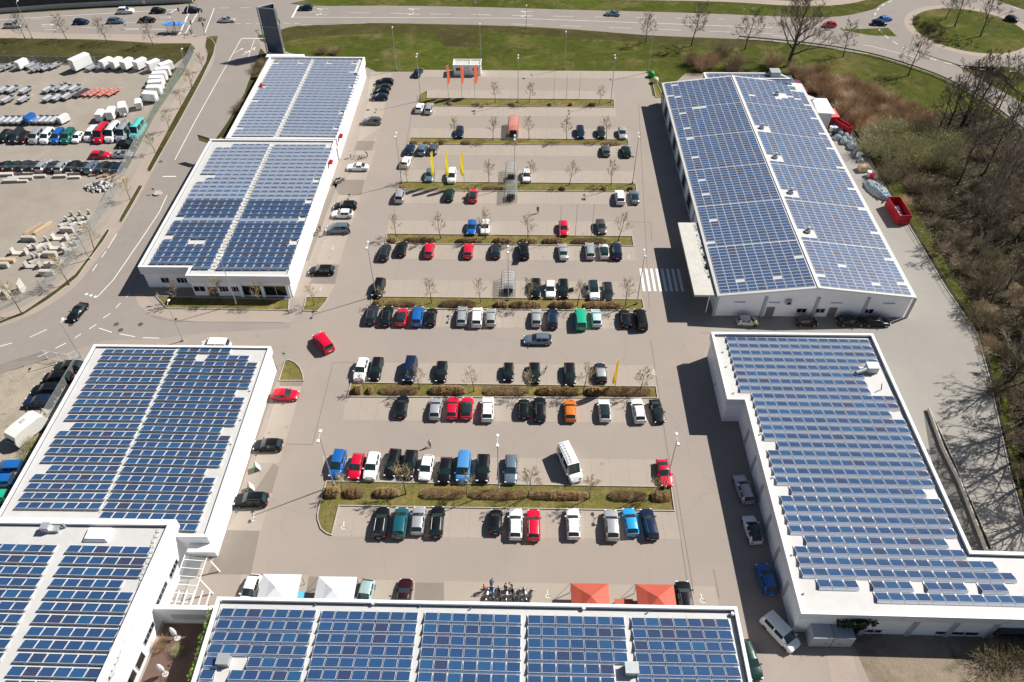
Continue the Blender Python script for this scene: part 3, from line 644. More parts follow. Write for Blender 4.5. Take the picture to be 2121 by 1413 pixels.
# rear extension with its own flat solar roof
e0, e1 = G(1457, 150, 6.2), G(1614, 152, 6.2)
P2 = [(e0.x, gy1 + .02), (e1.x + 2.2, gy1 + .02), (e1.x, e0.y), (e0.x, e0.y)]
MB().prism(P2, 0, 5.6).build('rear_wing', M['white_wall'], hallF)
MB().ring(P2, inset(P2, .35), 5.5, 6.2).build('fascia', M['parapet'], hallF)
mb = MB()
for i_ in range(13):
    for j in range(4): flush_panel(mb, Vector((e0.x + .8 + i_ * 1.55, e0.y - .6 - j * .95, 5.75)), Vector((1, 0, 0)), Vector((0, -1, 0)), 1.55, .95)
mb.build('solar_panels', [M['cells_flush'], M['alu'], M['deflector']], hallF)
roof_box(hallF, 1603, 158, 5.7, (2.3, 2.3, 1.4), 'ventilation_unit', 'galv')
# side sheds on the right of the gabled hall
for nm, lb, pts, hh, ms in (('lean_to_shed', 'low wedge shaped shed with plain white roof behind the gabled hall', [(1618, 176), (1690, 203), (1678, 207), (1640, 207), (1626, 190)], 4.4, 'roof'),
                            ('lean_to_shed', 'flat pale metal canopy roof over the recycling yard beside red containers', [(1681, 203), (1712, 204), (1731, 236), (1694, 233)], 4.0, 'white_paint'),
                            ('tarp_shelter', 'dark red sheeted shelter at the back corner of the gabled hall', [(1622, 160), (1655, 166), (1675, 190), (1630, 175)], 3.4, 'maroon_sheet')):
    if ms == 'maroon_sheet': M[ms] = mat(ms, (.14, .02, .045), .6, var=.3, scale=.6)
    P = ccw([G2(p, hh) for p in pts]); r = root(nm, lb, 'shed')
    b = MB(); b.prism(P, hh - .18, hh, bottom=True); b.build('roof', M[ms], r)
    MB().prism(inset(P, .5), 0, hh - .18).build('wall', M['grey_trim'] if ms != 'maroon_sheet' else M[ms], r)
# ---------------------------------------------------------------- ground sheets (each a few mm above the one below)
def sheet(name, pts, m, lvl, world=False, kind='structure'):
    P = ccw([tuple(p) for p in pts] if world else [G2(p) for p in pts])
    b = MB(); b.face([(x, y, lvl * .006) for x, y in P]); o = b.build(name, M[m])
    return tag(o, kind=kind)
def smooth_line(pts, n=6):
    """Catmull-Rom through the points."""
    P = [Vector(p) for p in pts]; out = []
    for i in range(len(P) - 1):
        a, b, c, d = P[max(i - 1, 0)], P[i], P[i + 1], P[min(i + 2, len(P) - 1)]
        for k in range(n):
            t = k / n; out.append(tuple(.5 * ((2 * b) + (c - a) * t + (2 * a - 5 * b + 4 * c - d) * t * t + (3 * b - a - 3 * c + d) * t ** 3)))
    return out + [tuple(P[-1])]
sheet('ground', [(-600, -60), (600, -60), (600, 900), (-600, 900)], 'grass', 0, True)
# car park and left street: one tarmac sheet
street_w = smooth_line([(454, 62), (446, 98), (440, 135), (395, 208), (350, 290), (313, 362), (280, 424), (250, 473), (222, 512), (196, 545), (160, 590), (115, 625), (60, 655), (0, 677), (-150, 715)], 4)
lot = street_w + [(-150, 800), (-150, 1500), (1900, 1500), (2200, 1500), (2160, 1180), (2121, 1085), (2090, 975), (2062, 850), (2050, 790), (2022, 690), (1960, 600), (1885, 475), (1838, 400), (1810, 350), (1770, 280), (1742, 236), (1700, 210), (1618, 176), (1600, 152), (1420, 152), (1372, 196), (1352, 200), (1340, 148), (780, 149), (760, 140), (600, 110), (556, 92), (540, 85), (530, 70), (500, 62)]
sheet('car_park', lot, 'asphalt', 3)
sheet('service_lane', [(1478, 660), (1903, 655), (1700, 235), (1745, 240), (1770, 280), (1838, 400), (1885, 475), (1960, 600), (2022, 690), (2050, 790), (2062, 850), (2090, 975), (2121, 1085), (2160, 1180), (2000, 1180), (1780, 690), (1478, 690)], 'asphalt_grey', 4)
sheet('street', street_w + [(-150, 760), (100, 745), (215, 705), (330, 700), (420, 690), (600, 680), (600, 655), (380, 655), (320, 640), (278, 605), (296, 560), (450, 290), (505, 195), (540, 100), (530, 70), (500, 62)], 'road', 4)
sheet('footway', [(278, 605), (300, 612), (325, 640), (600, 644), (628, 648), (600, 668), (420, 668), (350, 660), (305, 648), (285, 630)], 'footway', 5)
# upper main road and roundabout
road_s = smooth_line([(-200, 62), (0, 66), (120, 71), (300, 74), (400, 78), (454, 74), (500, 76), (545, 72), (575, 64), (620, 53), (740, 48), (900, 50), (1060, 54), (1200, 62), (1340, 73), (1480, 79), (1600, 85), (1700, 96), (1800, 113), (1880, 136), (1960, 165), (2040, 210), (2121, 270), (2240, 360)], 3)
road_n = smooth_line([(2400, 250), (2200, 150), (2200, 40), (2121, 20), (2060, 0), (1990, -14), (1900, -10), (1850, 6), (1800, 22), (1740, 34), (1660, 36), (1560, 32), (1400, 26), (1200, 21), (1000, 15), (800, 12), (640, 12), (560, 0), (540, -10), (400, 8), (200, 18), (0, 30), (-200, 38)], 3)
sheet('main_road', road_s + road_n, 'road', 2)
sheet('far_road', [(400, 8), (440, -60), (900, -60), (600, 8), (560, 14)], 'road', 3)
sheet('far_path', smooth_line([(900, -4), (1060, -1), (1300, 0), (1500, 4), (1640, 12), (1740, 10), (1810, -5), (1900, -40)], 4) + [(1860, -45), (1780, -14), (1720, 0), (1640, 2), (1500, -5), (1300, -9), (1060, -10), (900, -12)], 'footway', 2)
sheet('bus_stop_footway', [(-200, 62), (0, 62), (130, 70), (320, 72), (345, 66), (395, 70), (432, 76), (424, 100), (405, 102), (395, 90), (330, 90), (200, 82), (0, 79), (-200, 74)], 'footway', 5)
rc = Vector(G2((2008, 62))); rr = abs(G(1897, 62).x - rc.x)
def circ(c, r, n=64): return [(c.x + r * math.cos(2 * math.pi * k / n), c.y + r * math.sin(2 * math.pi * k / n)) for k in range(n)]
sheet('roundabout_road', circ(rc, rr + 11), 'road', 3, True)
sheet('roundabout_apron', circ(rc, rr + 2.2), 'footway', 4, True)
sheet('roundabout_lawn', circ(rc, rr), 'grass', 5, True)
sheet('splitter_island', [(1740, 62), (1840, 58), (1858, 76), (1800, 73)], 'grass', 5)
sheet('splitter_island', [(1860, 95), (1980, 135), (2121, 215), (2121, 205), (2060, 140), (2100, 170), (1990, 128), (1870, 92)][:6], 'grass', 5)
sheet('verge', [(2040, 136), (2100, 140), (2160, 190), (2180, 260), (2121, 205)], 'grass', 5)
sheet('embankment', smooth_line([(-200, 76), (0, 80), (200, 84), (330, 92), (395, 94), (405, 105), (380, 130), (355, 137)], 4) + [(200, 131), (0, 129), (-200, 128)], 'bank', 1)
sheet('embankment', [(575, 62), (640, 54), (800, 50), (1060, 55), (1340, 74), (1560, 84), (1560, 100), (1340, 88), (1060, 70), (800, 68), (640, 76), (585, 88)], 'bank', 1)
sheet('rough_verge', [(540, 100), (556, 118), (470, 283), (455, 286), (436, 312), (396, 360), (470, 255), (506, 194)], 'bank', 6)
sheet('bare_soil', [(900, 62), (980, 64), (1000, 80), (980, 98), (920, 96), (905, 82)], 'bank', 2)
# trailer yard and gravel plots on the left
foot_l = [(408, 98), (414, 110), (400, 140), (350, 225), (295, 330), (258, 400), (230, 450), (190, 505), (150, 560), (100, 606), (40, 640), (-150, 690)]
yard = [(-300, 131), (0, 131), (200, 133), (355, 139)] + foot_l + [(-300, 720)]
sheet('gravel_yard', yard, 'gravel', 4)
sheet('footway', foot_l + street_w[::-1][:-4], 'footway', 6)
sheet('green_strip', [(356, 139), (386, 142), (320, 240), (264, 350), (254, 346), (300, 255), (345, 170)], 'grass', 7)
sheet('gravel_plot', [(-200, 812), (0, 773), (95, 744), (168, 738), (150, 790), (60, 960), (20, 1040), (-60, 1200), (-250, 1200)], 'dirt', 4)
sheet('weed_strip', [(196, 746), (210, 742), (120, 880), (20, 1050), (-10, 1060), (60, 930), (120, 850)], 'bank', 6)
# wood floor and rough ground on the right
wood_poly = [(1640, 140), (1700, 140), (1800, 190), (1900, 240), (2040, 225), (2121, 275), (2500, 500), (2700, 900), (2500, 1250), (2160, 1180), (2121, 1078), (2090, 968), (2062, 845), (2050, 785), (2022, 686), (1960, 596), (1886, 470), (1840, 398), (1812, 348), (1772, 278), (1742, 228), (1690, 195)]
sheet('wood_floor', wood_poly, 'litter', 2)
edge = [(2130, 1078), (2096, 968), (2070, 848), (2057, 785), (2029, 686), (1967, 596), (1893, 470), (1847, 398), (1819, 348), (1779, 278), (1742, 224)]
sheet('grass_edge', [(x, y) for x, y in edge] + [(x + 16 + (k * 7) % 11, y - 4) for k, (x, y) in enumerate(edge[::-1])], 'grass', 3)
sheet('rough_ground', [(1765, 1330), (1700, 1290), (2200, 1290), (2250, 1500), (1840, 1500)], 'soil', 4)
sheet('concrete_path', [(1703, 1318), (1757, 1318), (1802, 1500), (1740, 1500)], 'footway', 5)
M['ramp'] = mat('ramp', (.12, .115, .105), .9, var=.4, scale=.6)  # dark tone stands in for shade in the walled ramp recess
sheet('ramp', [(1912, 850), (1922, 850), (1990, 990), (2046, 1142), (2010, 1142), (1930, 960)], 'ramp', 5)
ramp_pts = [(1921, 850), (1950, 930), (1985, 1000), (2040, 1142)]
# terrace between the two lower-left buildings: brown boards
dk = sheet('terrace_deck', [(-44.6, 20), (-35.6, 20), (-35.6, 39.3), (-43.4, 39.3)], 'deck', 6, True)
# ---------------------------------------------------------------- bays
def pave(pts, lvl=5, m='paving'): return sheet('parking_bays', pts, m, lvl)
BAYS = [((700, 1048), (1399, 1059), (1413, 1118), (690, 1112)), ((666, 944), (1372, 952), (1391, 1010), (676, 997)), ((716, 824), (1364, 826), (1377, 877), (709, 871)),
        ((733, 751), (1352, 757), (1360, 801), (727, 793)), ((764, 641), (1337, 646), (1345, 682), (758, 677)), ((782, 580), (1324, 584), (1331, 621), (775, 615)),
        ((796, 505), (1313, 511), (1319, 541), (790, 537)), ((806, 457), (1305, 460), (1311, 490), (800, 485)), ((821, 396), (1320, 398), (1326, 424), (816, 421)),
        ((829, 352), (1312, 355), (1317, 381), (825, 377)), ((844, 300), (1304, 301), (1308, 324), (839, 322)), ((852, 266), (1299, 267), (1302, 290), (848, 286)),
        ((864, 221), (1274, 223), (1278, 242), (861, 240)), ((886, 187), (1271, 189), (1273, 207), (884, 204)), ((872, 145), (1338, 148), (1341, 163), (870, 160))]
LINES = MB()
for bay in BAYS:
    pave(bay)
    W = [Vector(G2(p)) for p in bay]; y0, y1 = (W[2].y + W[3].y) / 2, (W[0].y + W[1].y) / 2
    x = W[0].x + 2.6
    while x < W[1].x - 1:
        yy = y0
        while yy < y1 - .1: LINES.box((x, yy + .1, .038), (.085, .13, .004)); yy += .55
        x += 2.62
tag(LINES.build('bay_lines', M['seam']), kind='structure')
for pts in (((702, 404), (748, 405), (716, 503), (670, 502)), ((669, 503), (716, 503), (703, 548), (655, 546)), ((640, 588), (695, 590), (680, 616), (634, 615)), ((764, 205), (800, 206), (788, 265), (747, 292), (741, 292)),
            ((768, 150), (812, 150), (800, 205), (760, 204)), ((580, 800), (625, 800), (578, 960), (527, 960)), ((525, 1020), (565, 1022), (540, 1100), (470, 1098)), ((740, 311), (778, 312), (748, 402), (706, 402)),
            ((500, 1190), (640, 1192), (640, 1250), (490, 1250)), ((740, 1200), (862, 1203), (862, 1255), (740, 1255)), ((920, 1204), (1480, 1215), (1490, 1262), (920, 1250))):
    pave(pts, 4)
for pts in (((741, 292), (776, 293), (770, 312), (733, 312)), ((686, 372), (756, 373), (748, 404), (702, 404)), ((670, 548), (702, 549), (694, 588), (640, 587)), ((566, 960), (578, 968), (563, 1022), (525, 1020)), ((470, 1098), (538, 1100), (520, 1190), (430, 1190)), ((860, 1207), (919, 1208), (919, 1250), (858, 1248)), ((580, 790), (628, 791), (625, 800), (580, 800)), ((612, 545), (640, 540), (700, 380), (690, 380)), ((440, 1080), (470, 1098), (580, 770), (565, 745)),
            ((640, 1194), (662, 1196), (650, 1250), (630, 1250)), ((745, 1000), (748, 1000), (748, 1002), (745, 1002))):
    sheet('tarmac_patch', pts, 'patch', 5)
# seams and joints
b = MB()
def line(b, p, q, w, z, dash=None, world=False):
    P, Q = (Vector((*p, 0)), Vector((*q, 0))) if world else (G(*p), G(*q)); d = Q - P; L = d.length; d.normalize(); n = Vector((-d.y, d.x, 0)) * (w / 2); k = 0
    on, off = dash or (L, 0)
    while k < L - .05:
        e = min(k + on, L); a, c = P + d * k, P + d * e
        b.face([(a - n) + Vector((0, 0, z)), (c - n) + Vector((0, 0, z)), (c + n) + Vector((0, 0, z)), (a + n) + Vector((0, 0, z))]); k += on + off
for p, q in (((1348, 706), (1425, 1215)), ((690, 751), (648, 920)), ((690, 751), (735, 751)), ((594, 920), (648, 921)), ((1323, 215), (1345, 640)), ((855, 222), (813, 455)), ((1397, 985), (1437, 1230)), ((1478, 1180), (1490, 1240)), ((1310, 460), (1348, 461)), ((1348, 461), (1350, 500)), ((1450, 690), (1478, 690))):
    line(b, p, q, .09, .033)
for p, q in zip([(312, 655), (350, 664), (400, 667), (585, 668)], [(350, 664), (400, 667), (585, 668), (586, 668)]): line(b, p, q, .12, .038)
tag(b.build('tarmac_seams', M['seam']), kind='structure')
b = MB()
for px, py in ((291, 672), (241, 672), (250, 684), (147, 673), (333, 335), (327, 400), (762, 228), (960, 412), (980, 231), (1310, 325), (700, 470), (1208, 413), (1490, 700), (800, 165), (1085, 163)):
    g = G(px, py); b.face([(g.x + .45 * math.cos(k * .5236), g.y + .45 * math.sin(k * .5236), .041) for k in range(12)])
tag(b.build('manhole_covers', M['iron']), kind='structure')
# ---------------------------------------------------------------- painted markings
b = MB(); Z = .043
zx0, zx1, zy0, zy1 = G(1325, 557).x, G(1408, 557).x, G(1370, 604).y, G(1365, 557).y
for k in range(8):
    x = 21.75 + k * .985; b.face([(x, zy0, Z), (x + .5, zy0, Z), (x + .5, zy1, Z), (x, zy1, Z)])
for p, q, w, d in [((0, 41), (400, 18), .2, None), ((20, 42), (180, 36), .14, (3, 3)), ((0, 55), (330, 60), .14, (6, 6)), ((85, 51), (395, 45), .14, (4, 4)), ((260, 61), (345, 61), .25, None), ((395, 19), (372, 70), .5, None), ((414, 20), (384, 69), .3, None), ((444, 17), (424, 70), .22, None),
        ((445, 49), (545, 50), .16, (1.5, 1.5)), ((455, 17), (560, 16), .16, (3, 3)), ((618, 12), (605, 37), .55, None), ((610, 36), (1060, 38), .18, None), ((1060, 38), (1340, 48), .18, None), ((1340, 48), (1600, 58), .18, None), ((545, 48), (620, 49), .16, (1.5, 1.5)),
        ((640, 25), (1500, 40), .15, (6, 6)), ((1060, 50), (1600, 70), .15, (6, 8)), ((620, 53), (760, 48), .14, None), ((1600, 85), (1800, 112), .14, None), ((1600, 74), (1800, 95), .16, (6, 6)), ((1800, 95), (1900, 120), .16, None),
        ((500, 80), (552, 80), .35, None), ((500, 80), (405, 250), .16, None), ((405, 250), (362, 332), .16, None), ((527, 82), (515, 118), .14, None), ((346, 405), (330, 440), .16, None), ((330, 440), (290, 500), .16, None), ((290, 500), (235, 580), .16, None), ((235, 580), (202, 615), .16, None), ((242, 485), (223, 515), .15, None), ((220, 520), (185, 572), .15, (2, 2)),
        ((177, 609), (201, 616), .5, (.5, .5)), ((250, 628), (240, 638), .16, None), ((228, 650), (214, 659), .16, None), ((200, 672), (185, 682), .16, None), ((168, 692), (155, 701), .16, None), ((205, 680), (232, 689), .16, None), ((248, 692), (280, 698), .16, None), ((296, 700), (330, 701), .16, None), ((97, 683), (62, 699), .16, None), ((25, 711), (-15, 722), .16, None), ((140, 658), (130, 665), .16, None), ((270, 607), (262, 616), .16, None), ((137, 711), (115, 722), .16, None), ((100, 730), (78, 740), .16, None),
        ((337, 366), (365, 366), .3, None)]:
    line(b, p, q, w, Z, d)
def arrow(b, px, py, ang, s=1.0, turn=0):
    g = G(px, py); co, si = math.cos(ang), math.sin(ang)
    def T(x, y): return (g.x + (x * co - y * si) * s, g.y + (x * si + y * co) * s, Z)
    b.face([T(-2.2, -.1), T(.9, -.1), T(.9, .1), T(-2.2, .1)]); b.face([T(.9, -.4), T(2.3, 0), T(.9, .4)])
    if turn: b.face([T(-.2, .1), T(.2, .1), T(.5, .75 * turn), T(.2, .9 * turn)]); b.face([T(.0, 1.3 * turn), T(.95, .95 * turn), T(.1, .55 * turn)])
for px, py, a, t in ((495, 105, 60, 0), (511, 110, 60, 1), (521, 103, 60, -1), (667, 19, 180, 1), (665, 31, 180, -1), (857, 19, 180, 1), (857, 30, 180, -1), (1090, 24, 180, 1), (1090, 34, 180, -1), (345, 36, 0, 0), (105, 62, 0, 0), (100, 52, 0, 0), (1000, 31, 180, 0)):
    arrow(b, px, py, R(a), .85 if py < 90 else .8, t)
# wheelchair and family-bay pictograms as painted strokes
for px, py, s in ((525, 1073, 1), (712, 1091, 1), (1304, 533, .9), (1356, 772, 1), (1135, 1233, .9), (1455, 1242, 1), (666, 599, .8), (670, 567, .8), (690, 515, .8), (778, 290, .7)):
    g = G(px, py)
    for k in range(9):   # wheel of a wheelchair: most of a ring
        a0, a1 = 2.4 + k * .52, 2.4 + (k + 1) * .52
        b.face([(g.x + r_ * s * math.cos(a), g.y - .12 * s + r_ * s * math.sin(a), Z) for r_, a in ((.26, a0), (.36, a0), (.36, a1), (.26, a1))])
    b.face([(g.x - .08 * s + .1 * s * math.cos(k * 1.047), g.y + .62 * s + .1 * s * math.sin(k * 1.047), Z) for k in range(6)])
    for dx, dy, w, h in ((-.06, .28, .1, .44), (.1, .06, .3, .1), (.28, -.2, .1, .42)):
        b.face([(g.x + (dx - w / 2) * s, g.y + (dy - h / 2) * s, Z), (g.x + (dx + w / 2) * s, g.y + (dy - h / 2) * s, Z), (g.x + (dx + w / 2) * s, g.y + (dy + h / 2) * s, Z), (g.x + (dx - w / 2) * s, g.y + (dy + h / 2) * s, Z)])
n = 40
for k in range(n):   # roundabout edge line
    a0, a1 = 2 * math.pi * k / n, 2 * math.pi * (k + .5) / n
    b.face([(rc.x + r_ * math.cos(a), rc.y + r_ * math.sin(a), Z) for r_, a in ((rr + 10.2, a0), (rr + 10.45, a0), (rr + 10.45, a1), (rr + 10.2, a1))])
tag(b.build('road_markings', M['white_line']), kind='structure')
# ---------------------------------------------------------------- kerbed planting islands
def island(pts, name='planting_island', m='lawn', hh=.20):
    P = ccw([G2(p) for p in pts]); Q = inset(P, .13); b = MB()
    b.ring(P, Q, 0, hh, 0); b.face([(x, y, .05 if hh > .15 else hh - .02) for x, y in Q], 1)
    return tag(b.build(name, [M['kerb'], M[m]]), kind='structure')
ISL = [[(676, 997), (1391, 1009), (1398, 1060), (703, 1049), (688, 1110), (676, 1106), (664, 1096), (658, 1078), (657, 1066), (663, 1040), (670, 1016)],
       [(727, 793), (1359, 801), (1363, 826), (719, 823)], [(772, 615), (1331, 621), (1335, 645), (765, 640)], [(801, 485), (1310, 490), (1313, 511), (797, 505)],
       [(825, 377), (1317, 381), (1319, 398), (822, 396)], [(849, 286), (1301, 290), (1303, 301), (844, 300)], [(886, 187), (885, 204), (1272, 207), (1273, 223), (864, 220), (867, 197)]]
for p in ISL: island(p)
for p in ([(590, 747), (600, 746), (613, 752), (622, 762), (627, 773), (630, 790), (577, 790)], [(634, 616), (681, 616), (676, 626), (668, 636), (658, 646), (627, 645)], [(322, 614), (600, 621), (598, 644), (345, 640)],
          [(1352, 176), (1362, 176), (1372, 196), (1372, 203), (1358, 203)]): island(p)
for p in ([(428, 76), (440, 82), (447, 92), (443, 112), (414, 174), (372, 252), (313, 356), (305, 356), (304, 350), (360, 245), (408, 160), (426, 128), (429, 112), (424, 96)], [(305, 362), (313, 362), (309, 366), (301, 366)][:0] or [(287, 384), (297, 385), (275, 425), (252, 464), (245, 458), (250, 448)],
          [(222, 475), (229, 476), (215, 500), (195, 526), (162, 574), (140, 592), (100, 622), (50, 653), (0, 672), (-80, 700), (-80, 692), (0, 665), (50, 645), (115, 600), (155, 568), (187, 527), (208, 494)]):
    island(p, 'verge_strip', 'bank', .10)
island([(1925, 858), (1930, 856), (1975, 955), (2056, 1142), (2043, 1142), (1990, 1010), (1958, 940)], 'verge_strip', 'bank', .25)
rw_ = MB()
for p, q in zip(ramp_pts, ramp_pts[1:]):
    p, q = G(*p), G(*q); d = q - p; c = (p + q) / 2; rw_.box((c.x, c.y, .35), (d.length, .16, .7), math.atan2(d.y, d.x))
tag(rw_.build('retaining_wall', M['concrete']), 'low concrete retaining wall along the ramp east of the stepped hall', 'wall')
# ---------------------------------------------------------------- vehicles
#        L     W     H    hood  cowl  rfront rrear rbase deck tumble
KIND = {'hatchback': (4.2, 1.80, 1.48, .93, .27, .46, .86, .965, .98, .76), 'small hatchback': (3.65, 1.66, 1.50, .95, .23, .42, .87, .97, 1.0, .76), 'saloon': (4.65, 1.82, 1.44, .92, .29, .47, .70, .84, 1.0, .74),
        'estate car': (4.7, 1.83, 1.50, .94, .28, .45, .89, .97, 1.0, .75), 'SUV': (4.6, 1.90, 1.70, 1.10, .27, .43, .88, .965, 1.1, .77), 'minivan': (4.6, 1.86, 1.74, 1.08, .21, .41, .91, .975, 1.08, .78),
        'van': (4.95, 1.93, 1.95, 1.18, .17, .33, .945, .985, 1.1, .82), 'tall van': (6.0, 2.02, 2.60, 1.30, .15, .28, .965, .99, 1.1, .84), 'coupe': (4.4, 1.82, 1.36, .88, .33, .51, .68, .88, .95, .72)}
def car_proto(kind, black_roof=False):
    L, W, H, zh, tc, tf_, tr, tb, zd, rw = KIND[kind]; w = W / 2
    X = lambda t: L * (.5 - t)
    #  t, width, bottom, belt, top, roof-half-width factor, roof flag
    ST = [(0, .70, .34, .58, .62, .62), (.012, .84, .26, .62, .68, .70), (.05, .93, .20, zh - .22, zh - .16, .74), (tc * .55, .985, .19, zh - .08, zh - .03, .76), (tc, 1.0, .19, zh - .02, zh + .03, .80),
          (tf_, 1.0, .19, zh + .03, H - .03, rw), (tf_ + (tr - tf_) * .40, 1.0, .19, zh + .04, H, rw), (tf_ + (tr - tf_) * .46, 1.0, .19, zh + .04, H, rw), (tr, .985, .20, zh + .06, H - .05, rw * .97), (tb, .95, .22, zd - .05, zd + .02, .80)]
    ST += [((tb + 1) / 2, .93, .25, zd - .08, zd, .78), (.992, .86, .30, zd - .22, zd - .14, .74), (1, .76, .36, zd - .40, zd - .34, .68)]
    rows = []
    for k, (t, ws, zb, zl, zt, rf) in enumerate(ST):
        cab = 5 <= k <= 8; x = X(t); a = w * ws; r = (w * rf) if cab else a * rf / .86 * .86
        mid = zb + (zl - zb) * .55
        half = [(a * .86, zb), (a * .985, zb + .08), (a, mid), (a * .975, zl - .03), (a * .93, zl), (r, zt - (.05 if cab else .02)), (r * .84, zt), (0, zt + (.025 if cab else .03))]
        bow = .06 * (1 if k < 5 else 0)
        rows.append([(x + (bow * (1 - abs(y) / w)) * 0, y, z) for y, z in half] + [(x, -y, z) for y, z in half[-2::-1]])
    n = len(rows[0]); bd, ws_, rw_, sl, sr, rf_ = MB(), MB(), MB(), MB(), MB(), MB()
    for k in range(len(rows) - 1):
        for j in range(n - 1):
            q = [rows[k][j], rows[k][j + 1], rows[k + 1][j + 1], rows[k + 1][j]]; jj = min(j, n - 2 - j); tgt = bd
            if k == 4 and jj >= 5: tgt = ws_
            elif k == 8 and jj >= 5: tgt = rw_
            elif k in (5, 7) and jj == 4: tgt = sl if j < n / 2 else sr
            elif 5 <= k <= 7 and jj >= 5: tgt = rf_
            if tgt in (sl, sr) and k == 7 and tr > .8:  # rear quarter pillar: glass stops short of the tail
                f = .82; e = [tuple(a + (b - a) * f for a, b in zip(rows[k][j_], rows[k + 1][j_])) for j_ in (j, j + 1)]
                tgt.face([rows[k][j], rows[k][j + 1], e[1], e[0]]); bd.face([e[0], e[1], rows[k + 1][j + 1], rows[k + 1][j]]); continue
            tgt.face(q)
    bd.face(rows[0][::-1]); bd.face(rows[-1])
    for k in range(len(rows) - 1): bd.face([rows[k][-1], rows[k + 1][-1], rows[k + 1][0], rows[k][0]])
    for s in (1, -1): bd.box((X(tc) - .22, s * (w + .09), zh + .07), (.16, .2, .14))
    def weld(mb, name, mats, par):
        o = mb.build(name, mats, par); bm = bmesh.new(); bm.from_mesh(o.data); bmesh.ops.remove_doubles(bm, verts=bm.verts, dist=.0005); bmesh.ops.recalc_face_normals(bm, faces=bm.faces); bm.to_mesh(o.data); bm.free()
        o.data.polygons.foreach_set('use_smooth', [True] * len(o.data.polygons)); o.data.set_sharp_from_angle(angle=R(38)); return o
    r = root('car', 'x', 'car'); bo = weld(bd, 'body', [PAINT['black']], r); bo.material_slots[0].link = 'OBJECT'
    ro = weld(rf_, 'roof', [M['car_glass'] if black_roof else PAINT['black']], r); ro.material_slots[0].link = 'OBJECT'; ro.material_slots[0].material = M['car_glass'] if black_roof else PAINT['black']
    for mb, nm in ((ws_, 'windscreen'), (rw_, 'rear_window'), (sl, 'side_window'), (sr, 'side_window')):
        o = weld(mb, nm, [M['car_glass']], r)
        # normals outward
        c = sum((p.center.z * 0 + (p.normal.z + (p.normal.x * (1 if nm == 'windscreen' else -1 if nm == 'rear_window' else 0))) for p in o.data.polygons))
        if nm == 'side_window': c = sum(p.normal.y * p.center.y for p in o.data.polygons)
        if c < 0: o.data.flip_normals()
    if sum(p.normal.z for p in ro.data.polygons) < 0: ro.data.flip_normals()
    wr = .31 if L < 5 else .36
    wm = None
    for sx in (.5 - .17 if L > 4 else .5 - .16, -.5 + .19):
        for sy in (1, -1):
            if wm is None:
                mb = MB(); mb.tube((0, -.1, 0), (0, .1, 0), wr, n=14, mi=0); mb.tube((0, -.108, 0), (0, .108, 0), wr * .62, n=10, mi=1); wm = mb.build('wheel', [M['rubber'], M['rim']], r); o = wm
            else: o = wm.copy(); COL.objects.link(o)
            o.location = (L * sx, sy * (w - .085), wr)
    for s in (1, -1):
        MB().box((X(.033), s * w * .70, zh - .29), (.16, .32, .14), -s * .35).build('headlight', M['head_lamp'], r)
        MB().box((X(.985), s * w * .80, zd - .16), (.14, .2, .22 if kind != 'saloon' else .14), s * .2).build('tail_light', M['tail_lamp'], r)
    MB().box((X(1.002), 0, zd - .42), (.03, .5, .11)).build('number_plate', M['plate'], r)
    if kind in ('estate car', 'SUV') and not black_roof:
        for s in (1, -1): MB().tube((X(tf_ + .03), s * w * rw * .86, H + .03), (X(tr - .02), s * w * rw * .86, H + .0), .022, n=5).build('roof_rail', M['rail_grey'], r)
    if kind == 'tall van':
        b = MB()
        for s in (-.55, -.1): b.tube((X(.95), s, H + .12), (X(.32), s, H + .12), .03, n=5)
        for k in range(8): x = X(.33 + .085 * k); b.tube((x, -.62, H + .1), (x, 0, H + .1), .025, n=5)
        b.build('roof_ladder', M['steel'], r)
    return r
M['rail_grey'] = mat('rail_grey', (.17, .175, .18), .3, metal=.6)
CARS = {}; USED = {}
VEH = []
def paint_car(r, col, roof=None):
    for ch in r.children:
        nm = ch.name.split('.')[0]
        if nm == 'body': ch.material_slots[0].material = PAINT[col]
        if nm == 'roof' and ch.material_slots[0].material != M['car_glass']: ch.material_slots[0].material = PAINT[roof or col]
def car(px, py, ang, kind, col, label, group, black_roof=False, roof=None, z0=0.0):
    key = (kind, black_roof)
    if key not in CARS: CARS[key] = car_proto(kind, black_roof); r = CARS[key]
    else: r = clone(CARS[key])
    g = G(px, py, KIND[kind][2] * .5); r.location = (g.x, g.y, z0); r.rotation_euler = (0, 0, R(ang))
    paint_car(r, col, roof); r['label'] = label; r['group'] = group; r['category'] = 'van' if 'van' in kind and 'mini' not in kind else 'car'
    r.name = 'parked_van' if 'van' in kind and 'mini' not in kind else 'parked_car'
    VEH.append(r); return r
K = dict(h='hatchback', s='small hatchback', l='saloon', e='estate car', u='SUV', m='minivan', v='van', t='tall van', c='coupe')
CN = dict(k='black', c='charcoal', g='grey', n='brown', s='silver', w='white', N='navy', b='blue', S='sky_blue', B='steel_blue', r='red', o='orange', t='teal', G='green', T='turquoise', i='ice_blue', m='mint', M='maroon', d='dark_green', f='forest', C='cyan', R='cream')
SAY = dict(sky_blue='light blue', steel_blue='grey-blue', dark_green='dark green', forest='dark teal-green', ice_blue='pale icy blue', mint='pale green-grey', cyan='bright blue', navy='dark navy', charcoal='dark grey', teal='teal')
def describe(i, row):
    px, py, k, c, f = row[i]; s = SAY.get(CN[c], CN[c]) + ' ' + K[k]
    if 'b' in f: s += ' with black roof'
    if 'y' in f: s += ' with silver roof'
    return s
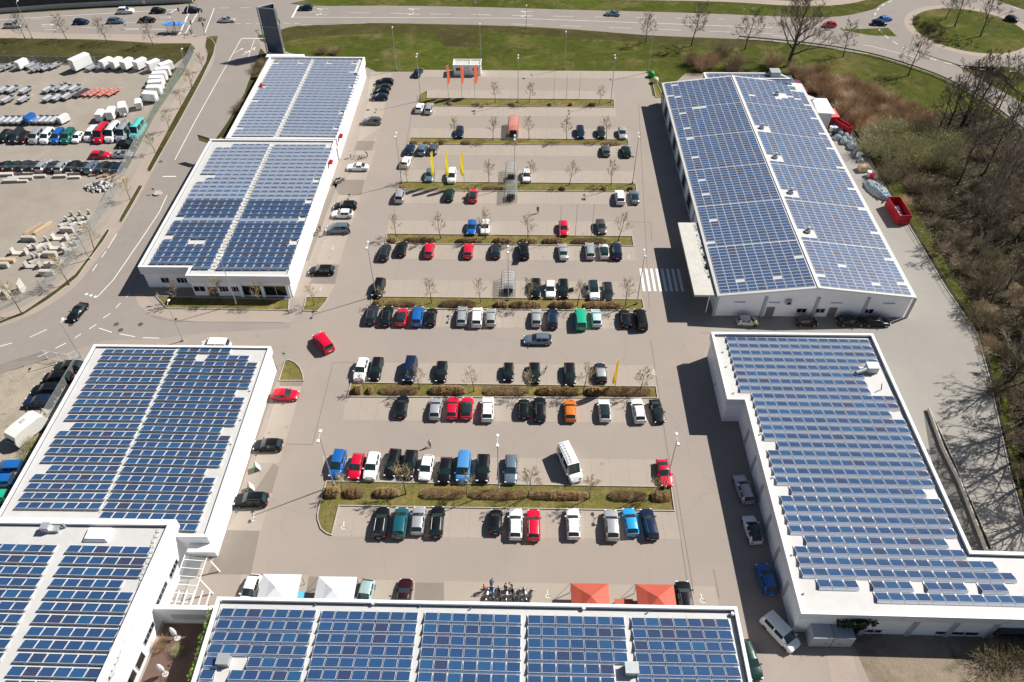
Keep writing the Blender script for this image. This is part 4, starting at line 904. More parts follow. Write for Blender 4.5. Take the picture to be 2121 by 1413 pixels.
def car_row(where, ang, txt, group, word='from the west end'):
    """txt: 'px,py,kind+colour+flags' items from left to right. Each label names its look, then a neighbour or an end of the row."""
    row = []
    for it in txt.split():
        a = it.split(','); row.append((float(a[0]), float(a[1]), a[2][0], a[2][1], a[2][2:]))
    D = [describe(i, row) for i in range(len(row))]
    for i, (px, py, k, c, f) in enumerate(row):
        lab = D[i] + ' ' + where
        if D.count(D[i]) > 1:
            same = [j for j in range(len(row)) if D[j] == D[i]]
            nb = D[i - 1].split(' with')[0] if i else None; nx = D[i + 1].split(' with')[0] if i + 1 < len(row) else None
            lab = D[i] + (' next after a ' + nb if nb else ' at the row start') + ' ' + where
            if sum(1 for j in same if (D[j - 1].split(' with')[0] if j else None) == nb) > 1: lab = ORD[same.index(i)] + ' ' + D[i] + ' ' + where
        n = 0
        a = ang + (float(f.split('@')[1]) if '@' in f else 0)
        car(px, py, a, K[k], CN[c], lab, group, 'b' in f.split('@')[0], 'silver' if 'y' in f else None)
UP, DN, LF, RT = 90, -90, 180, 0
car_row('nose-in below the widest hedge island', UP, '789,1081,ek 829,1081,mt 866,1077,hs 905,1079,ek 1027,1079,sk 1068,1084,ew 1105,1086,er 1187,1083,ew 1267,1086,us 1306,1080,hC@4 1345,1084,eN@6', 'cars nosed up to the widest island')
car_row('nosed down to the widest hedge island', DN, '699,959,mb@-3 738,965,hr@-3 770,964,uw@-2 813,958,ek@-5 848,960,uk@-3 883,968,hw@-4 922,973,hk@-2 960,966,vS@-2 1000,969,uk@-1 1058,971,eB@-1 1376,979,cr@4', 'cars nosed down to the widest island')
car_row('below the amber banner island', UP, '832,841,hk 902,845,hs 937,844,hr 967,844,hrb 1010,846,uw 1085,845,sk 1118,846,ek 1181,849,ho 1252,849,hwb 1322,849,ew@3', 'cars below the amber banner island')
car(1361, 851, -84, 'coupe', 'black', 'black coupe backed in below the east end of the amber banner island', 'cars below the amber banner island')
car_row('above the amber banner island', DN, '748,764,uw@-2 779,763,ek@-2 849,765,vN@-2 914,769,hk 1053,770,sk 1107,772,hk 1180,775,ek', 'cars above the amber banner island')
car(1244, 771, 92, 'hatchback', 'charcoal', 'dark grey hatchback with silver roof above the amber banner island', 'cars above the amber banner island', roof='silver')
car_row('below the zebra-side hedge island', UP, '770,650,ec 801,653,ek 832,655,hrb 865,653,mb 893,655,hk 957,653,es 988,655,mw 1017,656,hs 1111,657,hs 1144,658,eN 1203,658,vG 1235,657,hi 1295,658,hk@3 1327,659,vk@3', 'cars below the zebra-side island')
car_row('above the zebra-side hedge island', DN, '784,595,uk@-4 1110,596,ek 1140,598,hw 1167,597,ek 1230,600,uwb@2 1259,604,ec', 'cars above the zebra-side island')
car_row('below the bare flagpole island', UP, '797,521,ec@-2 832,514,hk 889,517,hr 970,518,hr 1027,518,hc 1085,517,mk@4 1166,520,ls@3 1222,518,es 1251,519,hwb 1277,518,uN', 'cars below the bare flagpole island')
car_row('above the bare flagpole island', DN, '977,470,hb@-2 1005,469,hw 1167,472,hr 1245,469,hn@4', 'cars above the bare flagpole island')
car_row('below the yellow flag island', UP, '829,403,ms@-2 931,402,hd@-3 980,404,hrb 1284,407,uw 1314,407,cBb', 'cars below the yellow flag island')
car_row('above the yellow flag island', DN, '890,362,hB@-2 936,363,mw 1091,363,hw', 'cars above the yellow flag island')
car_row('below the red shelter island', UP, '849,308,hN@-3 875,308,hB@-3 898,307,hg@-3 1255,310,hg 1297,312,hd@3', 'cars below the red shelter island')
car(841, 334, 84, 'hatchback', 'white', 'white hatchback standing in the aisle beside a lamp post near the yellow flags', 'cars below the red shelter island')
car_row('above the red shelter island', DN, '952,273,hN 1202,273,eN 1245,274,hc 1289,275,hs', 'cars above the red shelter island')
car_row('below the orange flag island', UP, '869,222,hw@-3 889,223,es@-3', 'cars below the orange flag island')
car(866, 149, 80, 'hatchback', 'navy', 'lone dark navy hatchback at the far edge of the car park by the grass', 'cars at the far edge')
for (px, py, a, k, c, lab) in ((796, 169, 180, 'estate car', 'black', 'long black estate car, furthest of four beside the far market hall'), (793, 180, 180, 'hatchback', 'charcoal', 'dark grey hatchback just below the furthest black estate car beside the far hall'),
        (789, 189, 180, 'hatchback', 'black', 'black hatchback squeezed third in the four cars beside the far hall'), (786, 200, 180, 'hatchback', 'navy', 'dark navy hatchback, nearest of four cars beside the far hall'),
        (769, 250, 178, 'estate car', 'grey', 'single grey estate car beside the far hall roof above the cyclists'), (741, 345, 178, 'saloon', 'white', 'white saloon beside the far hall just below the parked bicycles'),
        (715, 425, 183, 'estate car', 'black', 'black estate car parked tight above a white hatchback by the hall'), (709, 442, 180, 'hatchback', 'white', 'white hatchback parked tight below a black estate by the hall'),
        (700, 472, 182, 'minivan', 'steel_blue', 'grey-blue minivan with people around it beside the hall'), (666, 559, 181, 'estate car', 'black', 'black estate car parked alone near the hall corner above the small lawn'),
        (590, 817, 0, 'hatchback', 'red', 'red hatchback below the small rounded lawn island'), (555, 921, 182, 'hatchback', 'black', 'black hatchback facing the lower hall, above the two small white sign boards'),
        (520, 1034, 182, 'SUV', 'black', 'black SUV facing the lower hall beside a white sign board')):
    car(px, py, a, K.get(k, k), c, lab, 'cars along the left halls')
for (px, py, a, k, c, lab, g, fl) in ((1114, 702, 180, 'estate car', 'steel_blue', 'grey-blue estate car driving along the middle aisle', 'moving cars', None), (669, 707, 128, 'van', 'red', 'bright red van turning in the junction near the hall corner', 'moving cars', None),
        (1180, 957, -71, 'tall van', 'white', 'long white van with roof ladders parked askew across the bays', 'cars nosed down to the widest island', None), (160, 645, -100, 'coupe', 'black', 'black coupe driving round the bend of the left street', 'moving cars', None),
        (445, 714, 180, 'van', 'white', 'white van mostly hidden behind the top edge of the lower hall', 'moving cars', None),
        (518, 1222, -95, 'hatchback', 'white', 'white hatchback beside the western white tent', 'cars by the bottom hall', None), (756, 1232, -96, 'hatchback', 'mint', 'pale green-grey hatchback right beside the eastern white tent', 'cars by the bottom hall', None),
        (837, 1232, 90, 'coupe', 'maroon', 'dark maroon coupe half hidden by the bottom hall roof edge', 'cars by the bottom hall', None), (1418, 1238, 90, 'SUV', 'black', 'black SUV with silver rails beside the red tents', 'cars by the bottom hall', None),
        (1541, 1012, 97, 'estate car', 'silver', 'silver estate car in the shade of the stepped hall', 'cars in the shaded side lane', None), (1559, 1096, 95, 'hatchback', 'white', 'white hatchback with black roof in the shade of the stepped hall', 'cars in the shaded side lane', 'b'),
        (1588, 1198, 96, 'hatchback', 'blue', 'blue hatchback tight against the wall of the stepped hall', 'cars in the shaded side lane', None), (1617, 1307, -55, 'van', 'white', 'white van parked askew beside the corner of the stepped hall', 'cars in the shaded side lane', None),
        (1553, 1366, -80, 'estate car', 'dark_green', 'dark green estate car half hidden behind the corner of the bottom hall', 'cars in the shaded side lane', None), (1499, 812, 92, 'van', 'black', 'dark reddish van, blackened for the deep shade under the stepped hall overhang', 'cars in the shaded side lane', None),  # last van: reddish vehicle given black paint to imitate deep shade
        (1548, 664, 0, 'small hatchback', 'silver', 'silver small hatchback at the gable wall beside a worker in yellow', 'cars at the gable wall', None), (1671, 665, 0, 'small hatchback', 'maroon', 'red small hatchback with black roof, darkened for the gable shade', 'cars at the gable wall', 'b'),  # maroon here is a red body darkened to imitate the gable shade
        (1763, 664, 0, 'estate car', 'black', 'black estate car at the gable wall, nearer the red car', 'cars at the gable wall', None), (1815, 665, 0, 'saloon', 'black', 'black saloon at the end of the gable wall', 'cars at the gable wall', None)):
    car(px, py, a, k, c, lab, g, fl == 'b')
for (px, py, a, k, c, lab) in ((27, 51, 3, 'estate car', 'silver', 'silver estate car at the far west end of the main road'), (168, 44, 2, 'hatchback', 'navy', 'dark navy hatchback on the main road, first behind the silver estate'), (240, 42, 2, 'estate car', 'steel_blue', 'grey-blue estate car on the main road between two dark cars'),
        (305, 40, 2, 'saloon', 'black', 'black saloon waiting above the blue bus shelter'), (260, 21, 4, 'SUV', 'white', 'white SUV on the far lane of the main road'), (328, 21, 4, 'hatchback', 'black', 'black hatchback on the far lane just ahead of the white SUV'),
        (399, 20, 4, 'estate car', 'black', 'black estate car at the stop line under the traffic light mast'), (470, 40, 2, 'saloon', 'silver', 'pale silver saloon crossing the junction beside the motorbike'), (633, 15, 180, 'hatchback', 'navy', 'dark navy hatchback waiting at the stop line east of the junction'),
        (1269, 27, 176, 'coupe', 'steel_blue', 'grey-blue coupe alone on the main road beyond the grass bank'), (1719, 50, 178, 'small hatchback', 'red', 'red small car leaving the roundabout on the main road'), (1822, 46, -10, 'hatchback', 'navy', 'dark blue hatchback entering the roundabout, nearer the red car'),
        (1834, 38, 20, 'hatchback', 'blue', 'blue hatchback just behind the dark one at the roundabout mouth'), (2097, 38, -40, 'small hatchback', 'charcoal', 'dark grey small car circling the roundabout')):
    car(px, py, a, k, c, lab, 'cars on the main road').name = 'driving_car'
# dealer's yard on the left
car_row('in the yard row of vans', -91, '10,281,ek 35,281,vc 50,284,hM 75,281,vs 98,281,vw 120,281,vb 141,281,vf 161,284,sw 189,276,vR 210,275,tr 233,273,tw 256,272,ts 284,267,tT', 'vans for sale in the yard')
car_row('in the fenced yard row', 88, '8,343,hk 28,343,hd 49,343,ec 69,343,hc 89,342,es 109,343,hc 129,343,es 150,343,ek 170,345,hk 190,344,eB 212,345,ec 228,345,hk 246,345,hN', 'cars for sale in the yard')
car(207, 320, 2, 'hatchback', 'red', 'dark red hatchback parked crosswise between the two yard rows', 'vans for sale in the yard'); car(253, 319, 3, 'coupe', 'silver', 'silver coupe parked crosswise by the yard fence', 'vans for sale in the yard')
car(262, 298, 2, 'hatchback', 'black', 'black hatchback in front of the turquoise tall van', 'vans for sale in the yard')
for px, py, a, k, c, lab in ((80, 831, 184, 'estate car', 'navy', 'dark navy estate car nearest the white caravan'), (96, 806, 182, 'estate car', 'black', 'black estate car second up from the white caravan'), (118, 781, 182, 'minivan', 'black', 'black minivan third up from the white caravan'), (142, 758, 182, 'estate car', 'charcoal', 'dark grey estate car by the gate, furthest from the caravan'),
        (18, 968, 184, 'minivan', 'blue', 'bright blue minivan by the weeds left of the lower hall'), (2, 995, 184, 'hatchback', 'blue', 'blue hatchback cut by the photo edge below the blue minivan'), (-8, 1028, 184, 'hatchback', 'green', 'green hatchback at the left photo edge beside the lower hall')):
    car(px, py, a, k, c, lab, 'cars on the gravel plot')
# open tailgate and open door
def extra(r, name, mb, mats): return mb.build(name, mats, r)
for v in VEH:
    if v['label'].startswith('second black hatchback above the amber') or v['label'].startswith('black minivan below the bare'):
        L, W, H = KIND['hatchback' if 'hatch' in v['label'] else 'minivan'][:3]; b = MB()
        b.face([(-L * .40, .62, H + .02), (-L * .40, -.62, H + .02), (-L * .58, -.6, H + .42), (-L * .58, .6, H + .42)]); b.face([(-L * .40, -.62, H - .03), (-L * .40, .62, H - .03), (-L * .58, .6, H + .37), (-L * .58, -.6, H + .37)])
        b.tube((-L * .58, -.6, H + .4), (-L * .58, .6, H + .4), .04, n=6); extra(v, 'tailgate', b, PAINT['black'])
    if v['label'].startswith('second black estate car above the zebra') or 'black estate car next after a white hatchback above the zebra' in v['label']:
        b = MB(); b.box((.55, 1.35, .62), (.07, 1.0, .75), .35); b.box((.5, 1.33, 1.15), (.05, .85, .32), .35, 1); extra(v, 'open_door', b, [PAINT['black'], M['car_glass']])
# ---------------------------------------------------------------- trees and shrubs
def grow(seed, height, trunk_r, clear=.28, spread=.8, nlimb=9, depth=3, nsub=5, tw=.022, up=.35, leaf=0, leaf_size=.09, fork=False):
    """Bare tree: tapered trunk, limbs and twigs. Returns (trunk, crown) builders; crown material 0 twig, 1 bud."""
    r = random.Random(seed); T, C = MB(), MB()
    def seg(mb, p, q, r0, r1, n): mb.tube(p, q, r0, r1, n, 0, caps=False)
    def go(p, d, L, rad, lev):
        n = 4 if lev < 2 else 3 if lev == 2 else 2; pts = [Vector(p)]; d = Vector(d)
        for k in range(n):
            d = (d + Vector((r.gauss(0, .16), r.gauss(0, .16), r.gauss(.02, .10) + up * .12))).normalized(); pts.append(pts[-1] + d * (L / n))
        rs = [max(rad * (1 - .75 * k / n), tw) for k in range(n + 1)]
        for k in range(n): seg(T if lev == 1 and rad > .075 else C, pts[k], pts[k + 1], rs[k], rs[k + 1], 5 if lev == 1 else 3)
        if lev >= depth:
            for _ in range(leaf):
                c = pts[-1].lerp(pts[0], r.random() * .6) + Vector((r.gauss(0, .08), r.gauss(0, .08), r.gauss(0, .08))); a = Vector((r.gauss(0, 1), r.gauss(0, 1), r.gauss(0, 1))).normalized(); b = a.orthogonal().normalized(); s = leaf_size * r.uniform(.6, 1.3)
                C.face([c - a * s - b * s * .6, c + a * s - b * s * .6, c + a * s + b * s * .6, c - a * s + b * s * .6], 1)
            return
        m = nsub if lev < depth - 1 else nsub + 1
        for k in range(m):
            f = .25 + .75 * (k + r.random()) / m; f = min(f, .99); i = min(int(f * n), n - 1); q = pts[i].lerp(pts[i + 1], f * n - i)
            ax = (pts[i + 1] - pts[i]).normalized(); o = ax.orthogonal().normalized(); o = (Matrix.Rotation(r.uniform(0, 6.283), 3, ax) @ o)
            go(q, (ax * .75 + o * r.uniform(.5, 1.0) + Vector((0, 0, up * .5))).normalized(), L * r.uniform(.42, .62) * (1.1 - .4 * f), rs[i] * .55, lev + 1)
    pts = [Vector((0, 0, -.05))]; n = 6; d = Vector((0, 0, 1))
    for k in range(n): d = (d + Vector((r.gauss(0, .045), r.gauss(0, .045), .1))).normalized(); pts.append(pts[-1] + d * (height * .93 / n))
    rs = [max(trunk_r * (1 - .85 * (k / n)), tw) for k in range(n + 1)]; rs[0] *= 1.25
    for k in range(n): seg(T, pts[k], pts[k + 1], rs[k], rs[k + 1], 7)
    for k in range(nlimb):
        f = clear + (1 - clear) * (k + r.random() * .8) / nlimb; f = min(f, .985); i = min(int(f * n), n - 1); q = pts[i].lerp(pts[i + 1], f * n - i)
        a = k * 2.4 + r.uniform(-.5, .5); rise = up + .9 * (f - clear)
        go(q, Vector((math.cos(a), math.sin(a), rise)).normalized(), height * spread * (.52 - .34 * f) * r.uniform(.85, 1.15), max(rs[i] * .5, tw), 1)
    return T, C
PROTO = {}
def tree_proto(key, args, mats, bark='bark', name='tree'):
    T, C = grow(**args); r = root(name, 'x', 'tree')
    T.build('trunk', M[bark], r, smooth=180); C.build('crown', [M[m] for m in mats], r); PROTO[key] = [r, False]
def plant(key, x, y, label, group=None, s=1.0, rz=None, sz=None, cat='tree'):
    p = PROTO[key]; r = p[0] if not p[1] else clone(p[0]); p[1] = True
    r.location = (x, y, 0); r.rotation_euler = (0, 0, rng.uniform(0, 6.28) if rz is None else rz); r.scale = (s, s, sz or s)
    tag(r, label, cat, group)
    return r
def parent_parts(): pass
for k in range(4): tree_proto('lot%d' % k, dict(seed=20 + k, height=5.6, trunk_r=.085, clear=.34, spread=.82, nlimb=13, depth=3, nsub=5, tw=.0125, up=.6, leaf=1, leaf_size=.03), ['bud_twig', 'yellow_twig'], name='young_tree')
for k in range(2): tree_proto('road%d' % k, dict(seed=50 + k, height=10.5, trunk_r=.17, clear=.26, spread=1.0, nlimb=15, depth=4, nsub=4, tw=.022, up=.42, leaf=0), ['twig'], name='bare_tree')
tree_proto('big', dict(seed=71, height=17, trunk_r=.5, clear=.16, spread=1.15, nlimb=17, depth=4, nsub=5, tw=.03, up=.62, leaf=0), ['twig'], name='bare_tree')
for k in range(4): tree_proto('wood%d' % k, dict(seed=90 + k, height=12 + k, trunk_r=.22, clear=.15, spread=.95, nlimb=15, depth=4, nsub=4, tw=.023, up=.6, leaf=0), ['twig'], name='bare_tree')
def bush_mesh(seed, n, h, spread, tw, curl=.35, leaf=0, ls=.1):
    r = random.Random(seed); b = MB()
    for k in range(n):
        a = r.uniform(0, 6.283); q = r.random() ** .5 * spread * .55; p = Vector((q * math.cos(a), q * math.sin(a), 0)); d = Vector((math.cos(a) * q / spread + r.gauss(0, curl), math.sin(a) * q / spread + r.gauss(0, curl), 1)).normalized(); L = h * r.uniform(.55, 1.05) / 3
        w = tw
        for s in range(3):
            e = p + d * L; b.tube(p, e, w, w * .7, 3, 0, caps=False)
            if s: 
                for _ in range(2):
                    o = (d + Vector((r.gauss(0, .7), r.gauss(0, .7), r.gauss(0, .4)))).normalized(); b.tube(e, e + o * L * .8, w * .7, w * .4, 3, 0, caps=False)
                    for _ in range(leaf):
                        c = e + o * L * r.random() * .9; t = Vector((r.gauss(0, 1), r.gauss(0, 1), r.gauss(0, 1))).normalized(); v = t.orthogonal().normalized(); b.face([c - t * ls - v * ls * .5, c + t * ls - v * ls * .5, c + t * ls + v * ls * .5, c - t * ls + v * ls * .5], 0)
            p = e; w *= .75; d = (d + Vector((r.gauss(0, .25), r.gauss(0, .25), -.08 * s))).normalized()
    return b
def hedge_mesh(seed, L=4.0, W=2.0, H=1.2, n=5200):
    r = random.Random(seed); b = MB()
    for k in range(n):
        u = r.uniform(-1, 1); th = r.uniform(0, math.pi); q = r.uniform(.35, 1.08) ** .5 * (.92 + .08 * math.sin(u * 7 + seed) * math.cos(th * 2)); sx = (1 - abs(u) ** 4 * .45)
        c = Vector((u * L / 2, math.cos(th) * W / 2 * q * sx, math.sin(th) * H * q * sx * (.9 + .1 * math.sin(u * 14 + seed * 2)))); t = Vector((r.gauss(0, .5), r.gauss(0, .5), r.gauss(.6, .6))).normalized(); v = t.orthogonal().normalized(); l, w = r.uniform(.08, .26), r.uniform(.009, .022)
        b.face([c - t * l - v * w, c + t * l - v * w, c + t * l + v * w, c - t * l + v * w], 0)
    return b
HEDGE = [hedge_mesh(i).build('hedge', M['hedge']) for i in range(3)]
HUSED = [False] * 3; hcount = 0
def hedge(px0, px1, py, label, group, w=1.0, hs=1.0, z=.04):
    global hcount; i = hcount % 3; hcount += 1
    o = HEDGE[i] if not HUSED[i] else HEDGE[i].copy()
    if HUSED[i]: COL.objects.link(o)
    HUSED[i] = True
    a, c = G(px0, py, .4), G(px1, py, .4); o.location = ((a.x + c.x) / 2, a.y, z); o.scale = ((c.x - a.x) / 4.0, w, hs); o.rotation_euler = (0, 0, rng.choice((0, math.pi)))
    return tag(o, label, 'hedge', group)
ISN = ['widest island', 'amber banner island', 'zebra-side island', 'bare flagpole island', 'yellow flag island', 'red shelter island', 'orange flag island']
HD = [(1019, [(672, 703), (715, 753), (775, 825), (872, 962), (974, 1088), (1098, 1216), (1262, 1337), (1350, 1388)]), (807, [(732, 750), (761, 772), (788, 865), (890, 962), (1003, 1090), (1113, 1197), (1215, 1245), (1250, 1345)]),
      (628, [(772, 792), (800, 860), (912, 985), (1025, 1050), (1058, 1120), (1140, 1188), (1210, 1285)]), (496, [(806, 822), (838, 902), (945, 998), (1022, 1060), (1075, 1112), (1125, 1165), (1185, 1255)]),
      (387, [(826, 842), (1000, 1042), (1160, 1172), (1246, 1256), (1300, 1312)]), (293, [(850, 866), (878, 893), (910, 920), (955, 975), (1245, 1285)]), (213, [(928, 938), (978, 993), (1054, 1066), (1135, 1143), (1178, 1186), (1220, 1234)])]
HLOOK = ['short', 'bushy', 'long', 'clipped', 'dense', 'ragged', 'low', 'broad']
for k, (py, segs) in enumerate(HD):
    for i, (a, c) in enumerate(segs):
        s = 1.0 if k < 3 else .8 if k == 3 else .7
        hedge(a, c, py + (a - 700) * .013 * (1 if k < 1 else .5), 'reddish brown %s hedge clump, %s along the %s' % ('long' if c - a > 60 else 'short', ORD[i], ISN[k]), 'hedge clumps on the planting islands', .9 * s * rng.uniform(.85, 1.15), s * rng.uniform(.8, 1.15))
LT = [[(709, 1021, .8), (841, 1024, 1.15), (966, 1025, .8), (1093, 1030, 1.2), (1220, 1033, 1.0), (1354, 1030, .8)], [(754, 806, .7), (869, 807, 1), (982, 811, .95), (1094, 815, .9), (1208, 815, 1.1), (1323, 815, 1)], [(795, 628, .7), (894, 628, 1), (995, 628, .95), (1097, 634, 1.05), (1196, 633, 1.05), (1296, 633, 1.1)],
      [(821, 493, .95), (913, 495, 1.05), (1005, 495, 1.15), (1094, 499, 1.1), (1281, 499, 1.15)], [(844, 378, .75), (1013, 378, 1), (1098, 380, 1), (1180, 383, 1), (1266, 383, 1)], [(944, 290, .95), (1021, 290, 1.0), (1096, 290, 1), (1174, 290, 1), (1256, 290, 1)], [(1026, 213, .95), (1096, 213, .95), (1241, 215, .8)]]
n = 0
for k, row in enumerate(LT):
    for i, (px, py, s) in enumerate(row):
        g = G(px, py); plant('lot%d' % (n % 4), g.x, g.y, 'slender budding tree, %s from the west on the %s' % (ORD[i], ISN[k]), 'young trees on the planting islands', s); n += 1
for i, (px, py, s) in enumerate([(423, 146, .85), (399, 185, .9), (376, 223, .8), (351, 271, .9), (322, 316, .9), (270, 414, .95), (197, 519, 1.1), (144, 590, 1.15), (47, 652, 1.2)]):
    g = G(px, py); plant('lot%d' % (n % 4), g.x, g.y, 'yellowish budding street tree, %s from the far end of the curved verge' % ORD[i], 'street trees on the curved verge', s); n += 1
for i, (px, py, s) in enumerate([(370, 628, .9), (453, 626, .95), (541, 631, .9)]):
    g = G(px, py); plant('lot%d' % (n % 4), g.x, g.y, 'bare young tree in the shaded grass before the hall front, %s from the street' % ORD[i], 'trees before the hall front', s); n += 1
g = G(651, 632); plant('lot1', g.x, g.y, 'bare young tree alone on the small corner lawn', None, .85)
for i, (px, py) in enumerate([(52, 80), (138, 82), (222, 89), (318, 95)]):
    g = G(px, py); plant('road%d' % (i % 2), g.x, g.y, 'brown bare tree on the dark embankment, %s from the photo edge' % ORD[i], 'trees on the dark embankment', .62)
for i, (px, py, s, lb) in enumerate([(1337, 88, .75, 'slim bare tree on the grass bank, westernmost of the roadside row'), (1432, 95, 1.08, 'round crowned bare tree on the grass bank, between two smaller ones'), (1543, 103, 1.0, 'wide bare tree on the grass bank beside the giant forked tree'),
                                 (1746, 118, .85, 'small bare tree on the curved bank near the splitter island'), (1881, 157, 1.02, 'bare tree on the curved grass bank below the roundabout'), (1977, 56, 1.1, 'bare tree on the west half of the roundabout lawn'), (2030, 76, 1.2, 'tall bare tree in the middle of the roundabout lawn'), (1958, 40, .8, 'faint bare tree at the far rim of the roundabout lawn')]):
    g = G(px, py); plant('road%d' % (i % 2), g.x, g.y, lb, None, s)
g = G(1632, 137); plant('big', g.x, g.y, 'giant forked bare tree towering behind the gabled hall', None, 1.05)
for i, (px, py, s) in enumerate([(1960, 268, 1.25), (1988, 266, 1.3), (2005, 258, 1.15), (2068, 228, .8)]):
    g = G(px, py); plant('wood%d' % i, g.x, g.y, ['dark bare tree leaning in the clump below the roundabout', 'tallest dark bare tree of the clump below the roundabout', 'dark bare tree at the roadside end of the clump', 'small bare tree by the road fence near the photo edge'][i], None, s)
WP = [Vector(G2(p)) for p in wood_poly]
def inside(p, P):
    c = False; j = len(P) - 1
    for i in range(len(P)):
        if (P[i].y > p[1]) != (P[j].y > p[1]) and p[0] < (P[j].x - P[i].x) * (p[1] - P[i].y) / (P[j].y - P[i].y) + P[i].x: c = not c
        j = i
    return c
def edge_x(y):
    E = [Vector(G2(p)) for p in edge]
    for a, c in zip(E, E[1:]):
        if a.y <= y <= c.y: return a.x + (c.x - a.x) * (y - a.y) / (c.y - a.y)
    return E[0].x if y < E[0].y else E[-1].x
cnt = 0; used = []
while cnt < 78:
    x, y = rng.uniform(64, 150), rng.uniform(40, 175)
    if not inside((x, y), WP): continue
    d = x - edge_x(y)
    if d < 3.5: continue
    if y > 140 and x < 96: continue
    if y > 125 and d < 14: continue
    if any((x - a) ** 2 + (y - b_) ** 2 < 16 for a, b_ in used): continue
    used.append((x, y)); s = rng.uniform(.7, 1.1) * (.75 if d < 7 else 1)
    plant('wood%d' % (cnt % 4), x, y, 'dark bare tree among many in the dense wood beside the service lane', 'bare trees of the dense wood', s); cnt += 1
for px, py, s in ((2118, 880, 1.25), (2138, 935, 1.3), (2150, 990, 1.2), (2175, 1050, 1.25), (2092, 790, 1.0), (2160, 880, 1.2), (2140, 1085, 1.1)):
    g = G(px, py); plant('wood%d' % (cnt % 4), g.x, g.y, 'dark bare tree among many in the dense wood beside the service lane', 'bare trees of the dense wood', s); cnt += 1
# undergrowth
BUSH = {}
def bush(key, x, y, label, cat, group, s=1.0, sz=None):
    args, m_ = dict(reed=((1, 230, 2.6, 1.5, .022), 'reed'), reed2=((2, 230, 2.2, 1.7, .022), 'straw'), olive=((3, 330, 3.2, 2.2, .022, .45, 2, .07), 'olive'), dark=((4, 170, 2.4, 1.9, .026, .5), 'brush'), dark2=((5, 170, 2.8, 1.7, .026, .5), 'brush'), flat=((6, 260, 1.1, 2.2, .022, .9), 'straw'))[key]
    if key not in BUSH: BUSH[key] = bush_mesh(*args).build('shrub', M[m_]); o = BUSH[key]
    else: o = BUSH[key].copy(); COL.objects.link(o)
    o.location = (x, y, 0); o.rotation_euler = (0, 0, rng.uniform(0, 6.28)); o.scale = (s, s, sz or s * rng.uniform(.85, 1.15))
    return tag(o, label, cat, group)
def scatter(poly, n, keys, label, cat, group, lo=.8, hi=1.3, mind=1.3, excl=None):
    P = [Vector(G2(p)) for p in poly]; x0, x1 = min(p.x for p in P), max(p.x for p in P); y0, y1 = min(p.y for p in P), max(p.y for p in P); got = []; t = 0
    while len(got) < n and t < n * 60:
        t += 1; x, y = rng.uniform(x0, x1), rng.uniform(y0, y1)
        if not inside((x, y), P) or any((x - a) ** 2 + (y - b_) ** 2 < mind ** 2 for a, b_ in got): continue
        got.append((x, y)); bush(rng.choice(keys), x, y, label, cat, group, rng.uniform(lo, hi))
scatter([(1640, 152), (1690, 150), (1790, 185), (1880, 222), (1940, 262), (1900, 290), (1800, 300), (1770, 275), (1740, 232), (1700, 205), (1655, 172)], 105, ['reed', 'reed', 'reed2', 'flat'], 'tangled brown reed tuft in the dry thicket behind the sheds', 'shrub', 'dry reed tufts of the thicket', .8, 1.3, 1.6)
scatter([(1795, 305), (1850, 275), (1960, 300), (1985, 325), (1940, 345), (1850, 350), (1805, 335)], 20, ['olive'], 'olive green budding willow bush beside the dark wood', 'shrub', 'olive willow bushes', .9, 1.35, 2.2)
scatter([(1830, 370), (1870, 340), (2121, 300), (2300, 400), (2500, 700), (2400, 1150), (2160, 1150), (2121, 1060), (2095, 960), (2065, 830), (2050, 770), (1980, 600), (1890, 440)], 135, ['dark', 'dark', 'dark', 'dark2', 'flat', 'flat'], 'leafless brown shrub among the trees of the dense wood', 'shrub', 'shrubs of the dense wood', .7, 1.25, 1.9)
scatter([(2040, 1370), (2121, 1290), (2250, 1300), (2250, 1500), (2060, 1480)], 12, ['dark', 'dark2'], 'dark shrub at the bottom right corner beyond the stepped hall', 'shrub', 'corner shrubs', .8, 1.3, 1.6)
scatter([(1420, 140), (1470, 110), (1530, 125), (1560, 145), (1600, 140), (1610, 148), (1450, 150)], 8, ['dark2', 'reed'], 'reddish bare bush on the grass bank behind the gabled hall', 'shrub', 'bushes behind the gabled hall', .9, 1.5, 3)
scatter([(490, 235), (520, 170), (545, 120), (552, 120), (500, 235)], 6, ['dark'], 'dark low shrub on the rough verge beside the far hall', 'shrub', 'shrubs beside the far hall', .6, .9, 2)
scatter([(650, 108), (690, 106), (700, 114), (655, 114)], 2, ['reed'], 'russet bush just beyond the far hall roof', 'shrub', 'russet bushes beyond the far hall', .7, .9, 3)
scatter([(1890, 36), (1920, 52), (1965, 82), (1950, 95), (1900, 60)], 10, ['dark'], 'dark ground shrub on the west slope of the roundabout lawn', 'shrub', 'shrubs on the roundabout', .4, .6, 2)
scatter([(90, 880), (110, 870), (60, 960), (25, 1040), (15, 1040), (50, 960)], 10, ['flat', 'olive'], 'low weedy shrub along the lower hall base', 'shrub', 'weeds along the lower hall', .3, .5, 1.5)
